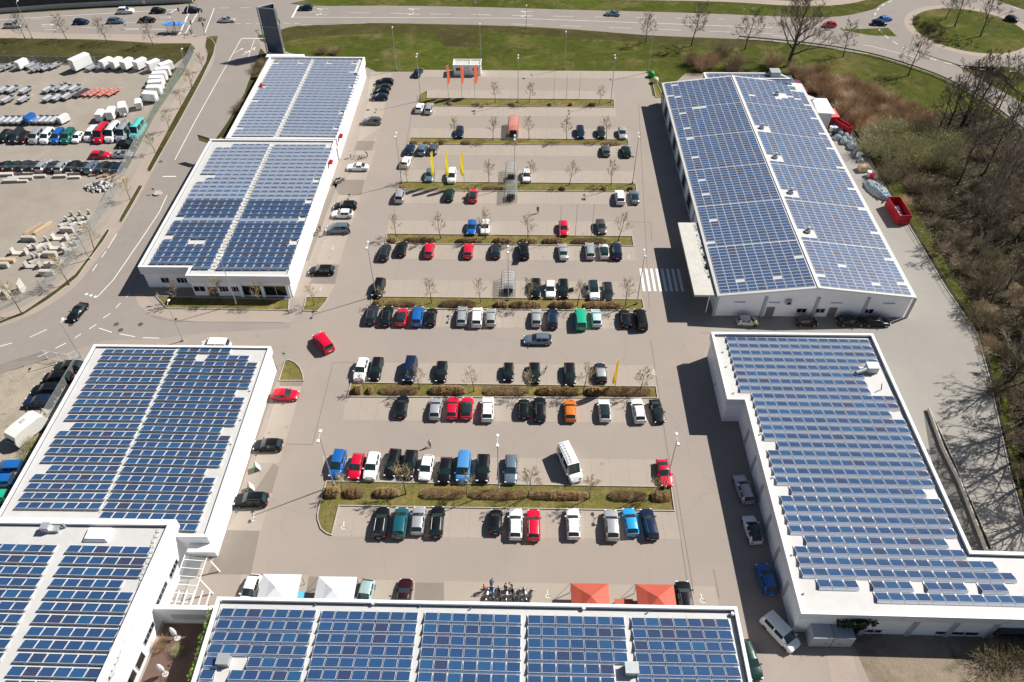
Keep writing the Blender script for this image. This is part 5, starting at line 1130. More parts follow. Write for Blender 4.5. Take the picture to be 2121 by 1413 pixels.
# bramble and leaf litter that nobody could count
b = MB(); r = random.Random(3); k = 0
while k < 16000:
    x, y = r.uniform(62, 150), r.uniform(38, 178)
    if not inside((x, y), WP) or x - edge_x(y) < .6: continue
    t = Vector((r.gauss(0, 1), r.gauss(0, 1), r.gauss(.25, .35))).normalized(); v = t.orthogonal().normalized(); c = Vector((x, y, r.uniform(.05, .5))); l, w = r.uniform(.15, .7), r.uniform(.015, .04)
    b.face([c - t * l - v * w, c + t * l - v * w, c + t * l + v * w, c - t * l + v * w], r.choice((0, 0, 1))); k += 1
tag(b.build('undergrowth', [M['twig'], M['reed']]), 'brown bramble and fallen twigs covering the floor of the wood', 'undergrowth', kind='stuff')
b = MB(); r = random.Random(5)
for k in range(len(edge) - 1):
    A, B = G(*edge[k]), G(*edge[k + 1])
    for _ in range(int((B - A).length * 30)):
        p = A.lerp(B, r.random()) + Vector((r.uniform(.2, 2.6), 0, 0)); h = r.uniform(.1, .4); d = Vector((r.gauss(0, .12), r.gauss(0, .12), h)); s = Vector((r.gauss(0, 1), r.gauss(0, 1), 0)).normalized() * .03
        b.face([p - s, p + s, p + d])
tag(b.build('grass_tufts', M['grass']), 'rough grass fringe between the service lane kerb and the wood', 'grass', kind='stuff')
# ivy on the stepped hall, hedge of the terrace
b = MB(); r = random.Random(8); a_ = G(1760, 1285, 2.5)
for k in range(2600):
    u, z_ = max(-1.7, min(1.7, r.gauss(0, .85))), r.uniform(0, 4.6); c = Vector((a_.x + u * (.5 + z_ * .18), ny + .28 - r.random() * .5 * (1 if z_ < 3.6 else 2), z_)); t = Vector((r.gauss(0, 1), r.gauss(0, 1), r.gauss(0, 1))).normalized(); v = t.orthogonal().normalized(); s = r.uniform(.06, .14)
    b.face([c - t * s - v * s, c + t * s - v * s, c + t * s + v * s, c - t * s + v * s])
tag(b.build('ivy_bush', M['ivy']), 'dark ivy bush climbing the near wall of the stepped hall', 'climbing plant')
b = MB()
for k in range(2600):
    c = Vector((-35.95 + r.gauss(0, .13), r.uniform(21, 39), r.uniform(.2, 6.0))); t = Vector((r.gauss(0, 1), r.gauss(0, 1), r.gauss(0, 1))).normalized(); v = t.orthogonal().normalized(); s = r.uniform(.05, .12)
    b.face([c - t * s - v * s, c + t * s - v * s, c + t * s + v * s, c - t * s + v * s])
tag(b.build('green_climber', M['green_leaf']), 'bright green climber on the wall beside the brown terrace', 'climbing plant')
# ---------------------------------------------------------------- lamps, flags
def lamp(px, py, label, h=11.5, two=True, group='lamp posts', s=1.0, ang=0.0):
    key = ('lamp', two)
    if key not in PROTO:
        r = root('lamp_post', 'x', 'lamp post')
        MB().tube((0, 0, 0), (0, 0, 11.3), .095, .05, 8).build('pole', M['galv'], r, smooth=60)
        MB().box((0, 0, .35), (.3, .3, .7)).build('base', M['galv'], r)
        for sgn in ((1, -1) if two else (1,)):
            b = MB(); b.tube((0, 0, 11.2), (0, sgn * .55, 11.45), .035, n=5); b.box((0, sgn * .8, 11.48), (.36, .52, .13), 0, 0, .8); b.box((0, sgn * .85, 11.385), (.28, .42, .03), 0, 1); b.build('lamp_head', [M['white_paint'], M['head_lamp']], r)
        PROTO[key] = [r, False]
    p = PROTO[key]; r = p[0] if not p[1] else clone(p[0]); p[1] = True
    g = G(px, py); r.location = (g.x, g.y, 0); r.scale = (1, 1, h / 11.5); r.rotation_euler = (0, 0, ang)
    return tag(r, label, 'lamp post', group)
for px, py, lb in ((692, 1006, 'double headed lamp post at the west end of the widest island'), (1033, 1015, 'double headed lamp post in the middle of the widest island'), (1377, 1012, 'double headed lamp post above the red coupe on the widest island'),
                   (779, 613, 'double headed lamp post beside the black SUV on the zebra-side island'), (1053, 622, 'double headed lamp post rising over the trolley shelter of the zebra-side island'), (1319, 630, 'double headed lamp post next to the zebra crossing'),
                   (832, 380, 'double headed lamp post at the west end of the yellow flag island'), (1066, 386, 'double headed lamp post rising over the glazed trolley shelters'), (1310, 381, 'double headed lamp post at the east end of the yellow flag island'),
                   (872, 209, 'double headed lamp post at the west end of the orange flag island'), (1073, 212, 'double headed lamp post in the middle of the orange flag island'), (1265, 212, 'double headed lamp post at the east end of the orange flag island')):
    lamp(px, py, lb)
for px, py, h, lb in ((822, 146, 11, 'street lamp on the grass bank west of the white kiosk'), (996, 126, 9.5, 'street lamp on the grass bank right behind the white kiosk'), (1169, 143, 9.5, 'street lamp on the grass bank between kiosk and green containers'), (1342, 150, 11, 'street lamp rising above the green bottle containers'),
                      (399, 180, 9.5, 'street lamp on the verge beside the white box trailers'), (283, 308, 8, 'street lamp beside the turquoise van inside the yard fence'), (490, 631, 10.5, 'street lamp standing in front of the shaded hall front'), (380, 706, 8.5, 'street lamp at the lower hall edge by the junction'), (187, 538, 8, 'street lamp on the verge beside the concrete blocks'),
                      (168, 740, 8, 'street lamp by the wire gate of the gravel plot'), (68, 80, 10, 'street lamp beside the main road at the photo corner'), (1090, 58, 6, 'short street lamp at the foot of the main road bank')):
    lamp(px, py, lb, h, False, 'street lamps', ang=0)
def cloth_mat(name, col):
    m = mat(name, col, .8); t = m.node_tree; N, L = t.nodes, t.links; tl = N.new('ShaderNodeBsdfTranslucent'); tl.inputs[0].default_value = (*col, 1); mx = N.new('ShaderNodeMixShader'); mx.inputs[0].default_value = .5
    L.new(N['Principled BSDF'].outputs[0], mx.inputs[1]); L.new(tl.outputs[0], mx.inputs[2]); L.new(mx.outputs[0], N['Material Output'].inputs[0]); M[name] = m
cloth_mat('flag_orange', (.85, .17, .07)); cloth_mat('flag_yellow', (.86, .68, .03)); cloth_mat('flag_amber', (.84, .47, .03))
def banner(px, py, h, label, cloth, w=1.1, f0=.42, ang=0.0, sag=1.0):
    r = root('flag_pole', label, 'flag', G(px, py), ang); MB().tube((0, 0, 0), (0, 0, h), .055, .035, 6).build('pole', M['galv'], r, smooth=80)
    if cloth:
        b = MB(); n, mrow = 6, 12
        def P(i, j):
            u, v = i / n, j / mrow; z = h - .08 - v * h * f0; wd = w * (.75 + .25 * math.sin(v * 3.1)) * (1 - max(0, v - .8) * 2.2 * sag)
            return (u * wd, .10 * math.sin(u * 7 + v * 5) * u + .05, z - u * .5 * v * sag - u * .25)
        for i in range(n):
            for j in range(mrow): b.face([P(i, j), P(i, j + 1), P(i + 1, j + 1), P(i + 1, j)])
        b.build('banner', M[cloth], r, smooth=180); MB().tube((0, .02, h - .05), (w * .8, .02, h - .2), .025, n=5).build('cross_arm', M['galv'], r)
    return r
for i, px in enumerate((929, 957, 984)): banner(px, 203, 8.2, ('hanging orange flag at the western end of the far trio', 'hanging orange flag in the middle of the far trio', 'broad orange flag nearest the kiosk in the far trio')[i], 'flag_orange', (1.5, 1.7, 2.2)[i], .52, 1.2)
for i, px in enumerate((901, 931, 962)): banner(px, 383 + i * .3, 8.2, ('bright yellow flag over the grey-blue parked hatchback', 'bright yellow flag over the white minivan', 'bright yellow flag with no car beneath')[i], 'flag_yellow', 1.35, .62, (4.35, 4.3, 4.25)[i])
banner(1274, 802, 7.0, 'tall amber banner beside the dark grey car with silver roof', 'flag_amber', 1.7, .72, 4.2, .3)
for i, (px, py) in enumerate(((1159, 498), (1191, 493), (1225, 493))): banner(px, py, 8.0, ('bare flagpole behind the red hatchback', 'bare flagpole between the red and brown cars', 'bare flagpole next to the grey-brown hatchback')[i], None)
for i, px in enumerate((1147, 1173, 1199)): banner(px, 207, 6.8, ('bare flagpole on the orange flag island, nearest the flags', 'bare flagpole on the orange flag island, middle one', 'bare flagpole on the orange flag island, eastern one')[i], None)
# ---------------------------------------------------------------- trolley shelters
M['red_clear'] = see_through('red_clear', (.75, .22, .18), .5)
def shelter(x0p, x1p, yf, yn, label, red=False):
    a, c = G(x0p, yn), G(x1p, yn); y1 = G((x0p + x1p) / 2, yf).y; x, y = (a.x + c.x) / 2, (a.y + y1) / 2; W, D = c.x - a.x, y1 - a.y
    r = root('trolley_shelter', label, 'trolley shelter', (x, y, 0)); b = MB(); g = MB(); n = 7; H = 2.25
    fr = M['red_steel'] if red else M['steel']
    for k in range(n + 1):
        yy = -D / 2 + D * k / n
        arc = [(-W / 2, yy, 0), (-W / 2, yy, H * .78)] + [(W / 2 * math.cos(t), yy, H * .78 + .42 * math.sin(t)) for t in np.linspace(math.pi, 0, 7)[1:-1]] + [(W / 2, yy, H * .78), (W / 2, yy, 0)]
        for p, q in zip(arc, arc[1:]): b.tube(p, q, .04, n=5)
        if k < n:
            y2 = yy + D / n
            for p, q in list(zip(arc, arc[1:])): g.face([p, q, (q[0], y2, q[2]), (p[0], y2, p[2])])
    b.build('frame', fr, r); g.build('roof_sheet', M['red_clear'] if red else M['clear_sheet'], r)
    return r, x, y, W, D
SH = [shelter(1052, 1073, 257, 287, 'trolley shelter with red rounded roof on the far island', True), shelter(1047, 1071, 352, 379, 'glazed trolley shelter above the yellow flag island'), shelter(1045, 1071, 391, 420, 'glazed trolley shelter reaching into the aisle below its twin'), shelter(1038, 1067, 578, 616, 'glazed trolley shelter above the zebra-side hedge island')]
def trolley_mesh():
    b = MB()
    for z, w, l in ((.45, .38, .62), (.95, .52, .86)):
        P = [(-l / 2, -w / 2, z), (l / 2, -w / 2, z), (l / 2, w / 2, z), (-l / 2, w / 2, z)]
        for p, q in zip(P, P[1:] + P[:1]): b.tube(p, q, .035, n=4)
    for s in (1, -1):
        for t in (-.4, -.15, .1, .35): b.tube((t * .7, s * .19, .45), (t, s * .26, .95), .022, n=3)
        b.tube((-.42, s * .26, .95), (-.5, s * .26, 1.05), .016, n=4); b.tube((-.3, s * .2, .45), (-.35, s * .22, .1), .016, n=4); b.tube((.3, s * .16, .45), (.34, s * .17, .1), .016, n=4)
        for x in (-.35, .34): b.tube((x, s * .2 - .02, .06), (x, s * .2 + .02, .06), .06, n=8, mi=1)
    b.tube((-.5, -.26, 1.05), (-.5, .26, 1.05), .025, n=5, mi=1)
    for k in range(6): b.tube((-.31 + k * .12, -.19, .45), (-.31 + k * .12, .19, .45), .01, n=3)
    return b
tp = None
for si, (r_, x, y, W, D) in enumerate(SH):
    for lane in (-.55, .0, .55) if W > 2 else (-.4, .4):
        for k in range(6):
            if tp is None: tp = trolley_mesh().build('shopping_trolley', [M['frame_dark'], M['plastic']]); o = tp
            else: o = tp.copy(); COL.objects.link(o)
            o.location = (x + lane, y - D / 2 + .7 + k * .28, 0); o.rotation_euler = (0, 0, math.pi / 2)
            tag(o, 'steel shopping trolley nested in a row inside the ' + ('red roofed shelter', 'upper glazed shelter', 'lower glazed shelter', 'shelter on the zebra-side island')[si], 'shopping trolley', 'nested trolleys in shelter ' + 'abcd'[si])
# ---------------------------------------------------------------- tents
M['canvas'] = mat('canvas', (.60, .61, .62), .7, var=.06, scale=1); M['red_canvas'] = mat('red_canvas', (.43, .088, .055), .65, var=.1, scale=1)
def tent(pts, label, m):
    P = [G(*p, 2.5) for p in pts]; x0, x1, y1 = P[0].x, P[1].x, P[0].y; W = x1 - x0; D = W * .97; r = root('pavilion_tent', label, 'tent', ((x0 + x1) / 2, y1 - D / 2, 0)); w, d = W / 2, D / 2
    b = MB(); A = (0, 0, 3.75); C = [(-w, -d, 2.5), (w, -d, 2.5), (w, d, 2.5), (-w, d, 2.5)]
    for i in range(4):
        p, q = Vector(C[i]), Vector(C[(i + 1) % 4]); a = Vector(A); pm, qm = p.lerp(a, .5) - Vector((0, 0, .07)), q.lerp(a, .5) - Vector((0, 0, .07))
        b.face([p, q, qm, pm]); b.face([pm, qm, a]); b.face([p, p - Vector((0, 0, .32)), q - Vector((0, 0, .32)), q])
    b.build('canopy', M[m], r)
    for x, y in ((-w, -d), (w, -d), (w, d), (-w, d)): MB().box((x * .98, y * .98, 1.25), (.07, .07, 2.5)).build('leg', M['steel'], r)
    b = MB(); b.tube((-w, d, 2.5), (-w - 1.9, d - .9, .02), .02, n=4); b.build('guy_rope', M['plastic'], r)
    return r
tent([(545, 1189), (624, 1191)], 'white peaked tent nearer the office building', 'canvas'); tent([(660, 1194), (739, 1196)], 'white peaked tent beside the pale green-grey car', 'canvas')
tent([(1182, 1208), (1260, 1209)], 'red peaked tent beside the motorcycles', 'red_canvas'); tent([(1317, 1210), (1395, 1211)], 'red peaked tent beside the black SUV', 'red_canvas')
for px, py, c, lb in ((1292, 1249, 'red_canvas', 'red counter between the two red tents'), (610, 1234, 'pool', 'light blue crate by the foot of the western white tent')):
    if c == 'pool': M['pool'] = mat('pool', (.1, .42, .72), .5)
    g = G(px, py, .8); b = MB(); b.box((g.x, g.y, .45), (2.2, .8, .9), 0, 0, .96); b.box((g.x, g.y, .92), (2.3, .9, .05)); tag(b.build('sales_counter', M[c]), lb, 'counter')
# ---------------------------------------------------------------- people (continuous skin-grown bodies)
DG = None
def skin_mesh(name, joints, edges, radii, m, parent, sub=1, rt=0):
    me = bpy.data.meshes.new(name); me.from_pydata(joints, edges, []); o = bpy.data.objects.new(name, me); COL.objects.link(o)
    sk = o.modifiers.new('skin', 'SKIN'); sk.use_smooth_shade = True
    for i, v in enumerate(me.skin_vertices[0].data): rr_ = radii[i]; v.radius = rr_ if isinstance(rr_, tuple) else (rr_, rr_); v.use_root = (i == rt)
    ss = o.modifiers.new('sub', 'SUBSURF'); ss.levels = sub; ss.render_levels = sub
    bpy.context.view_layer.update(); ev = o.evaluated_get(bpy.context.evaluated_depsgraph_get()); nm = bpy.data.meshes.new_from_object(ev); nm.name = name
    o.modifiers.clear(); o.data = nm; nm.materials.clear(); nm.materials.append(m); o.parent = parent
    return o
def person_proto(pose):
    r = root('person', 'x', 'person')
    lean = .5 if pose == 'bend' else 0.0; st = .20 if pose == 'walk' else .06
    def tp_(x, z):  # torso point bent forward about the hips (facing +X)
        d = z - .95; return (x + d * math.sin(lean), .95 + d * math.cos(lean))
    def V(x, y, z): a, c = tp_(x, z); return (a, y, c)
    J = [(0, 0, .95), V(0, 0, 1.15), V(0, 0, 1.38), V(.01, 0, 1.50), V(.02, 0, 1.60), V(.03, 0, 1.70)]; E_ = [(0, 1), (1, 2), (2, 3), (3, 4), (4, 5)]; Rr = [(.15, .11), (.14, .10), (.17, .11), .055, .085, .075]
    def add(par, p, q): J.append(p); E_.append((par, len(J) - 1)); Rr.append(q); return len(J) - 1
    for s in (1, -1):
        k = s * st
        a = add(0, (k * .1, s * .10, .85), .085); b_ = add(a, (k * .75, s * .10, .48), .058); c = add(b_, (k * .6 - .06, s * .10, .09), .042); add(c, (k * .6 + .12, s * .11, .04), .038)
        sh = add(2, V(0, s * .20, 1.42), .055); el = add(sh, V(-k * .5 + .02, s * .25, 1.14), .042); wr = add(el, V(-k * .9 + .14, s * .24, .92), .03); pm = add(wr, V(-k * .9 + .18, s * .235, .85), .034)
        for f, (dx, L_) in enumerate(((-.028, .07), (-.01, .085), (.010, .08), (.028, .06))):
            q = J[pm]; add(pm, (q[0] + dx + .01, q[1], q[2] - L_), .009)
        q = J[wr]; add(wr, (q[0] + .05, q[1] - s * .02, q[2] - .06), .010)
    skin_mesh('body', J, E_, Rr, M['skin'], r)
    # clothes: torso with arms, and trousers, a little wider than the body
    J2, E2, R2 = [V(0, 0, .90), V(0, 0, 1.15), V(0, 0, 1.40), V(0, 0, 1.49)], [(0, 1), (1, 2), (2, 3)], [(.17, .125), (.16, .115), (.19, .13), .075]
    J3, E3, R3 = [(0, 0, .97)], [], [(.165, .12)]
    for s in (1, -1):
        k = s * st; n = len(J2); J2 += [V(0, s * .20, 1.43), V(-k * .5 + .02, s * .25, 1.14), V(-k * .9 + .12, s * .24, .96)]; E2 += [(2, n), (n, n + 1), (n + 1, n + 2)]; R2 += [.07, .058, .045]
        n = len(J3); J3 += [(k * .1, s * .10, .85), (k * .75, s * .10, .48), (k * .6 - .06, s * .10, .10)]; E3 += [(0, n), (n, n + 1), (n + 1, n + 2)]; R3 += [.10, .075, .06]
    for nm, a in (('jacket', (J2, E2, R2)), ('trousers', (J3, E3, R3))):
        o = skin_mesh(nm, *a, M['plastic'], r); o.material_slots[0].link = 'OBJECT'; o.material_slots[0].material = M['plastic']
    skin_mesh('hair', [V(-.01, 0, 1.66), V(.0, 0, 1.75), V(.05, 0, 1.76)], [(0, 1), (1, 2)], [.085, .088, .06], M['hair'], r)
    x, z = tp_(.12, 1.63); b = MB(); b.tube((x - .02, 0, z), (x + .02, 0, z - .02), .014, .01, 5)
    for s in (1, -1):
        x, z = tp_(.105, 1.66); b.box((x, s * .03, z), (.012, .022, .012), 0, 1)
    x, z = tp_(.10, 1.59); b.box((x, 0, z), (.012, .045, .012), 0, 2); b.build('face', [M['skin'], M['plastic'], M['tail_lamp']], r)
    return r
CLOTH = {k: mat('cloth_' + k, c, .9) for k, c in dict(black=(.012, .012, .014), white=(.65, .65, .64), navy=(.02, .03, .07), yellow=(.55, .62, .06), grey=(.2, .2, .21), beige=(.4, .33, .25), blue=(.06, .14, .35), red=(.4, .03, .03), denim=(.06, .09, .16)).items()}
def person(px, py, pose, ang, top, bottom, label):
    key = ('person', pose)
    if key not in PROTO: PROTO[key] = [person_proto(pose), False]
    p = PROTO[key]; r = p[0] if not p[1] else clone(p[0]); p[1] = True
    g = G(px, py); r.location = (g.x, g.y, .02); r.rotation_euler = (0, 0, R(ang))
    for ch in r.children:
        n_ = ch.name.split('.')[0]
        if n_ == 'jacket': ch.material_slots[0].material = CLOTH[top]
        if n_ == 'trousers': ch.material_slots[0].material = CLOTH[bottom]
    return tag(r, label, 'person')
person(1114, 442, 'walk', -90, 'black', 'black', 'person in black walking alone in the upper aisle'); person(891, 926, 'walk', 100, 'white', 'black', 'person in white top and dark trousers crossing the lower aisle')
person(725, 484, 'stand', 180, 'black', 'black', 'person in black behind the grey-blue minivan'); person(676, 487, 'walk', 200, 'white', 'beige', 'person in white at the nose of the grey-blue minivan'); person(664, 480, 'stand', -40, 'navy', 'grey', 'person in dark blue by the hall wall near the minivan'); person(659, 486, 'stand', 30, 'black', 'grey', 'person in black close to the hall wall')
person(727, 327, 'stand', 0, 'white', 'grey', 'person in white beside the bicycles above the white saloon'); person(761, 325, 'bend', 200, 'black', 'black', 'person in black bending over a bicycle above the white saloon')
person(1563, 679, 'bend', 100, 'yellow', 'black', 'worker in yellow vest stooping beside the silver small car'); person(1083, 531, 'bend', 100, 'black', 'denim', 'person in black loading the open boot of the black minivan'); person(397, 72, 'stand', -60, 'black', 'black', 'person in black waiting at the corner by the traffic light'); person(350, 73, 'stand', 200, 'blue', 'navy', 'person in blue standing at the bus shelter')
for i, (px, py, t, b_, lb) in enumerate([(1003, 1224, 'red', 'black', 'person in red beside the motorcycles'), (1018, 1216, 'blue', 'denim', 'person with blue top behind the motorcycles'), (1047, 1222, 'black', 'black', 'person in black between the motorcycles'), (1060, 1218, 'black', 'grey', 'person in black at the middle motorcycle')]): person(px, py, 'bend' if i % 2 else 'stand', 70 * i, t, b_, lb)
# ---------------------------------------------------------------- two-wheelers
def wheel2(b, x, rad, w, mi=0):
    n = 16; pts = [(x + rad * math.cos(2 * math.pi * k / n), 0, rad + rad * math.sin(2 * math.pi * k / n)) for k in range(n)]
    for p, q in zip(pts, pts[1:] + pts[:1]): b.tube(p, q, w, n=5, mi=mi)
def motorcycle(px, py, ang, col, label):
    key = 'moto'
    if key not in PROTO:
        r = root('motorcycle', 'x', 'motorcycle')
        for x in (.72, -.68): b = MB(); wheel2(b, x, .30, .07); b.tube((x, -.03, .30), (x, .03, .30), .17, n=10, mi=1); b.build('wheel', [M['rubber'], M['rim']], r)
        b = MB(); b.tube((.1, 0, .80), (-.2, 0, .80), .17, .15, 8); b.tube((.1, 0, .80), (.3, 0, .86), .17, .08, 8); b.tube((-.55, 0, .78), (-.85, 0, .72), .09, .12, 8); b.tube((.68, 0, .66), (.8, 0, .58), .1, .07, 6); t = b.build('tank', [PAINT['black']], r, smooth=50); t.material_slots[0].link = 'OBJECT'
        b = MB(); b.box((-.42, 0, .82), (.62, .28, .10), 0, 0, .85); b.build('seat', M['plastic'], r)
        b = MB(); b.box((0, 0, .45), (.5, .3, .4), 0, 0, .8); b.tube((-.1, .2, .3), (-.9, .22, .42), .06, n=6); b.tube((.72, .1, .3), (.45, .1, .98), .03, n=5); b.tube((.72, -.1, .3), (.45, -.1, .98), .03, n=5); b.build('engine', M['steel'], r)
        b = MB(); b.tube((.42, -.38, 1.02), (.42, .38, 1.02), .02, n=5); b.tube((.42, .3, 1.02), (.4, .42, 1.15), .012, n=4); b.build('handlebar', M['plastic'], r)
        MB().tube((.55, 0, .88), (.65, 0, .86), .09, .1, 8).build('headlight', M['head_lamp'], r); PROTO[key] = [r, False]
    p = PROTO[key]; r = p[0] if not p[1] else clone(p[0]); p[1] = True; g = G(px, py, .4); r.location = (g.x, g.y, 0); r.rotation_euler = (R(8), 0, R(ang))
    for ch in r.children:
        if ch.name.startswith('tank'): ch.material_slots[0].material = PAINT[col]
    return tag(r, label, 'motorcycle', 'parked motorcycles')
for i, (px, py, a, c) in enumerate([(1008, 1232, 80, 'white'), (1020, 1228, 95, 'blue'), (1034, 1230, 100, 'black'), (1048, 1232, 85, 'silver'), (1062, 1231, 95, 'black'), (1074, 1233, 80, 'charcoal'), (1086, 1232, 100, 'silver'), (1099, 1233, 75, 'grey')]):
    motorcycle(px, py, a, c, '%s motorcycle, %s from the western end of the row by the bottom hall' % (c, ORD[i]))
for px, py, a, c, lb in ((703, 372, 20, 'black', 'black motorcycle by the far hall wall, nearer the car park'), (697, 378, 30, 'silver', 'silver motorcycle by the far hall wall'), (418, 40, 0, 'black', 'black motorcycle riding over the junction under the traffic light')): motorcycle(px, py, a, c, lb)
def bicycle(px, py, ang, label, tilt=0):
    key = 'bike'
    if key not in PROTO:
        r = root('bicycle', 'x', 'bicycle')
        for x in (.52, -.52): b = MB(); wheel2(b, x, .33, .018); [b.tube((x, 0, .33), (x + .32 * math.cos(k), 0, .33 + .32 * math.sin(k)), .004, n=3) for k in np.arange(0, 6.2, .785)]; b.build('wheel', M['rubber'], r)
        b = MB()
        for p, q in (((-.52, 0, .33), (-.15, 0, .85)), ((-.52, 0, .33), (-.05, 0, .3)), ((-.05, 0, .3), (-.18, 0, .9)), ((-.05, 0, .3), (.38, 0, .78)), ((-.15, 0, .8), (.38, 0, .85)), ((.52, 0, .33), (.36, 0, 1.0))): b.tube(p, q, .02, n=5)
        b.build('frame', M['frame_dark'], r); b = MB(); b.tube((.36, -.28, 1.02), (.36, .28, 1.02), .016, n=5); b.build('handlebar', M['steel'], r); b = MB(); b.box((-.2, 0, .93), (.26, .16, .06)); b.build('saddle', M['plastic'], r); PROTO[key] = [r, False]
    p = PROTO[key]; r = p[0] if not p[1] else clone(p[0]); p[1] = True; g = G(px, py, .4); r.location = (g.x, g.y, 0); r.rotation_euler = (R(tilt), 0, R(ang)); return tag(r, label, 'bicycle', 'bicycles')
for px, py, a, lb in ((736, 326, 10, 'bicycle next to the person in white above the white saloon'), (752, 326, 0, 'bicycle under the bending person above the white saloon'), (744, 327, 80, 'bicycle parked between two people above the white saloon'), (1130, 766, 70, 'bicycle standing on the empty bay beside the black hatchback with open tailgate'), (1072, 537, 5, 'bicycle lying behind the black minivan with open boot', )): bicycle(px, py, a, lb)
# ---------------------------------------------------------------- kiosk, sign tower, containers
g0, g1 = G(939, 157), G(997, 157); W = g1.x - g0.x; D = 3.4; h = 2.9
r = root('kiosk', 'small white kiosk with open framed flat roof at the far car park edge', 'kiosk', ((g0.x + g1.x) / 2, g0.y + D / 2, 0)); P = [(-W / 2, -D / 2), (W / 2, -D / 2), (W / 2, D / 2), (-W / 2, D / 2)]
MB().prism(inset(P, .12), 0, h - .3).build('wall', M['white_wall'], r); b = MB(); b.ring(P, inset(P, .22), h - .32, h); b.box((W * .1, 0, h - .08), (.16, D - .4, .14)); b.build('roof_frame', M['white_paint'], r); b = MB(); b.face([(x, y, h - .26) for x, y in inset(P, .2)]); b.build('roof', M['concrete_roof'], r)
for t, w, z in ((.18, 1.3, 1.7), (.80, 1.3, 1.7)): wall_item(r, inset(P, .12)[0], inset(P, .12)[1], t, z, w, .8, 'window', M['grey_trim'], M['glass_dark'], bars=1)
wall_item(r, inset(P, .12)[0], inset(P, .12)[1], .48, 1.15, 1.0, 2.1, 'door', M['grey_trim'], M['white_paint'])
r = root('sign_tower', 'tall triangular dark blue sign tower at the corner of the far hall', 'sign tower', G(575, 113)); hh = 12.5; T3 = [(-2.6, -.2), (2.2, -1.2), (1.2, 2.6)]
b = MB()
for p in T3: b.tube((*p, 0), (*p, hh), .16, n=8)
for z in (.6, hh * .62, hh): 
    for p, q in zip(T3, T3[1:] + T3[:1]): b.tube((*p, z), (*q, z), .11, n=6)
b.build('frame', M['galv'], r); I3 = inset(ccw(T3), .12)
for p, q in zip(I3, I3[1:] + I3[:1]):
    b = MB(); k = Vector(q) - Vector(p); nn = Vector((k.y, -k.x)).normalized() * .04
    for z0, z1 in ((.7, hh * .62 - .1), (hh * .62 + .1, hh - .1)): b.face([(*p, z0), (*q, z0), (*q, z1), (*p, z1)]); b.face([(p[0] - nn.x, p[1] - nn.y, z0), (p[0] - nn.x, p[1] - nn.y, z1), (q[0] - nn.x, q[1] - nn.y, z1), (q[0] - nn.x, q[1] - nn.y, z0)])
    b.build('sign_panel', M['navy_panel'], r)
M['green_bin'] = mat('green_bin', (.03, .26, .06), .5)
def bottle_bank(px, py, m, label):
    g = G(px, py); r = root('bottle_bank', label, 'bottle bank', g); b = MB(); prev = None
    prof = [(.0, .72), (.9, .8), (1.25, .7), (1.5, .42), (1.58, .1)]
    for (z0, r0), (z1, r1) in zip(prof, prof[1:]): b.tube((0, 0, z0), (0, 0, z1), r0, r1, 14, caps=False)
    b.build('body', M[m], r, smooth=60); b = MB(); b.tube((.66, 0, 1.15), (.80, 0, 1.15), .16, n=10); b.build('slot', M['plastic'], r); b = MB(); b.tube((-.2, 0, 1.58), (.2, 0, 1.58), .04, n=5); b.build('lifting_ring', M['steel'], r)
M['cream_bin'] = mat('cream_bin', (.52, .50, .33), .5)
bottle_bank(1349, 159, 'green_bin', 'bright green bottle bank at the far corner of the car park'); bottle_bank(1357, 172, 'cream_bin', 'cream bottle bank standing in front of the green one')
def skip(px, py, label, L=6.2, W=2.4, H=2.2, ang=90, full=True, m='red_steel', lid=False, z=1.1):
    g = G(px, py, z); r = root('skip_container', label, 'skip', (g.x, g.y, 0), R(ang)); P = [(-L / 2, -W / 2), (L / 2, -W / 2), (L / 2, W / 2), (-L / 2, W / 2)]
    MB().ring(P, inset(P, .09), .15, H).build('side_wall', M[m], r); b = MB(); b.face([(x, y, .3) for x, y in inset(P, .05)]); b.build('floor', M['rust'], r)
    b = MB(); Q = inset(P, .085)
    for p, q in zip(Q, Q[1:] + Q[:1]): b.face([(*q, .3), (*p, .3), (*p, H - .05), (*q, H - .05)][::-1])
    b.build('lining', M['rust'], r); b = MB()
    for k in range(9):
        x = -L / 2 + .35 + k * (L - .7) / 8
        for s in (1, -1): b.box((x, s * (W / 2 + .05), H / 2), (.12, .1, H - .35))
    b.box((-L / 2 - .06, 0, .9), (.1, W * .8, .12)); b.build('rib', M[m], r)
    if lid: b = MB(); b.face([(x, y, H + .02) for x, y in P]); b.build('cover', M['red_lid'], r)
    if full:
        b = MB()
        for k in range(26): b.tube((rng.uniform(-L * .3, L * .4), rng.uniform(-.8, .4), .5), (rng.uniform(-L * .3, L * .4), rng.uniform(-.8, .4), rng.uniform(.8, 1.2)), rng.uniform(.2, .35), rng.uniform(.1, .2), 7)
        b.build('rubble_fill', M['canvas'], r)
    return r
M['red_lid'] = mat('red_lid', (.60, .12, .12), .6, var=.3, scale=1)
skip(1860, 437, 'open red skip with white waste beside the gabled hall', 6.4, 2.5, 2.3, 92); skip(1719, 244, 'closed red container with pale lid under the metal canopy', 4.2, 2.6, 2.4, 92, False, lid=True); skip(1746, 262, 'low dark red container beside the closed one', 4.5, 1.2, 2.0, 118, False); skip(1707, 240, 'small blue green container half under the canopy', 2.2, 1.6, 1.8, 90, False, m='teal_steel') if M.setdefault('teal_steel', mat('teal_steel', (.01, .2, .26), .5)) else None
M['bag'] = mat('bag', (.36, .42, .44), .35, var=.7, scale=2.5, col2=(.12, .16, .17)); M['bluesheet'] = mat('bluesheet', (.04, .22, .42), .4)
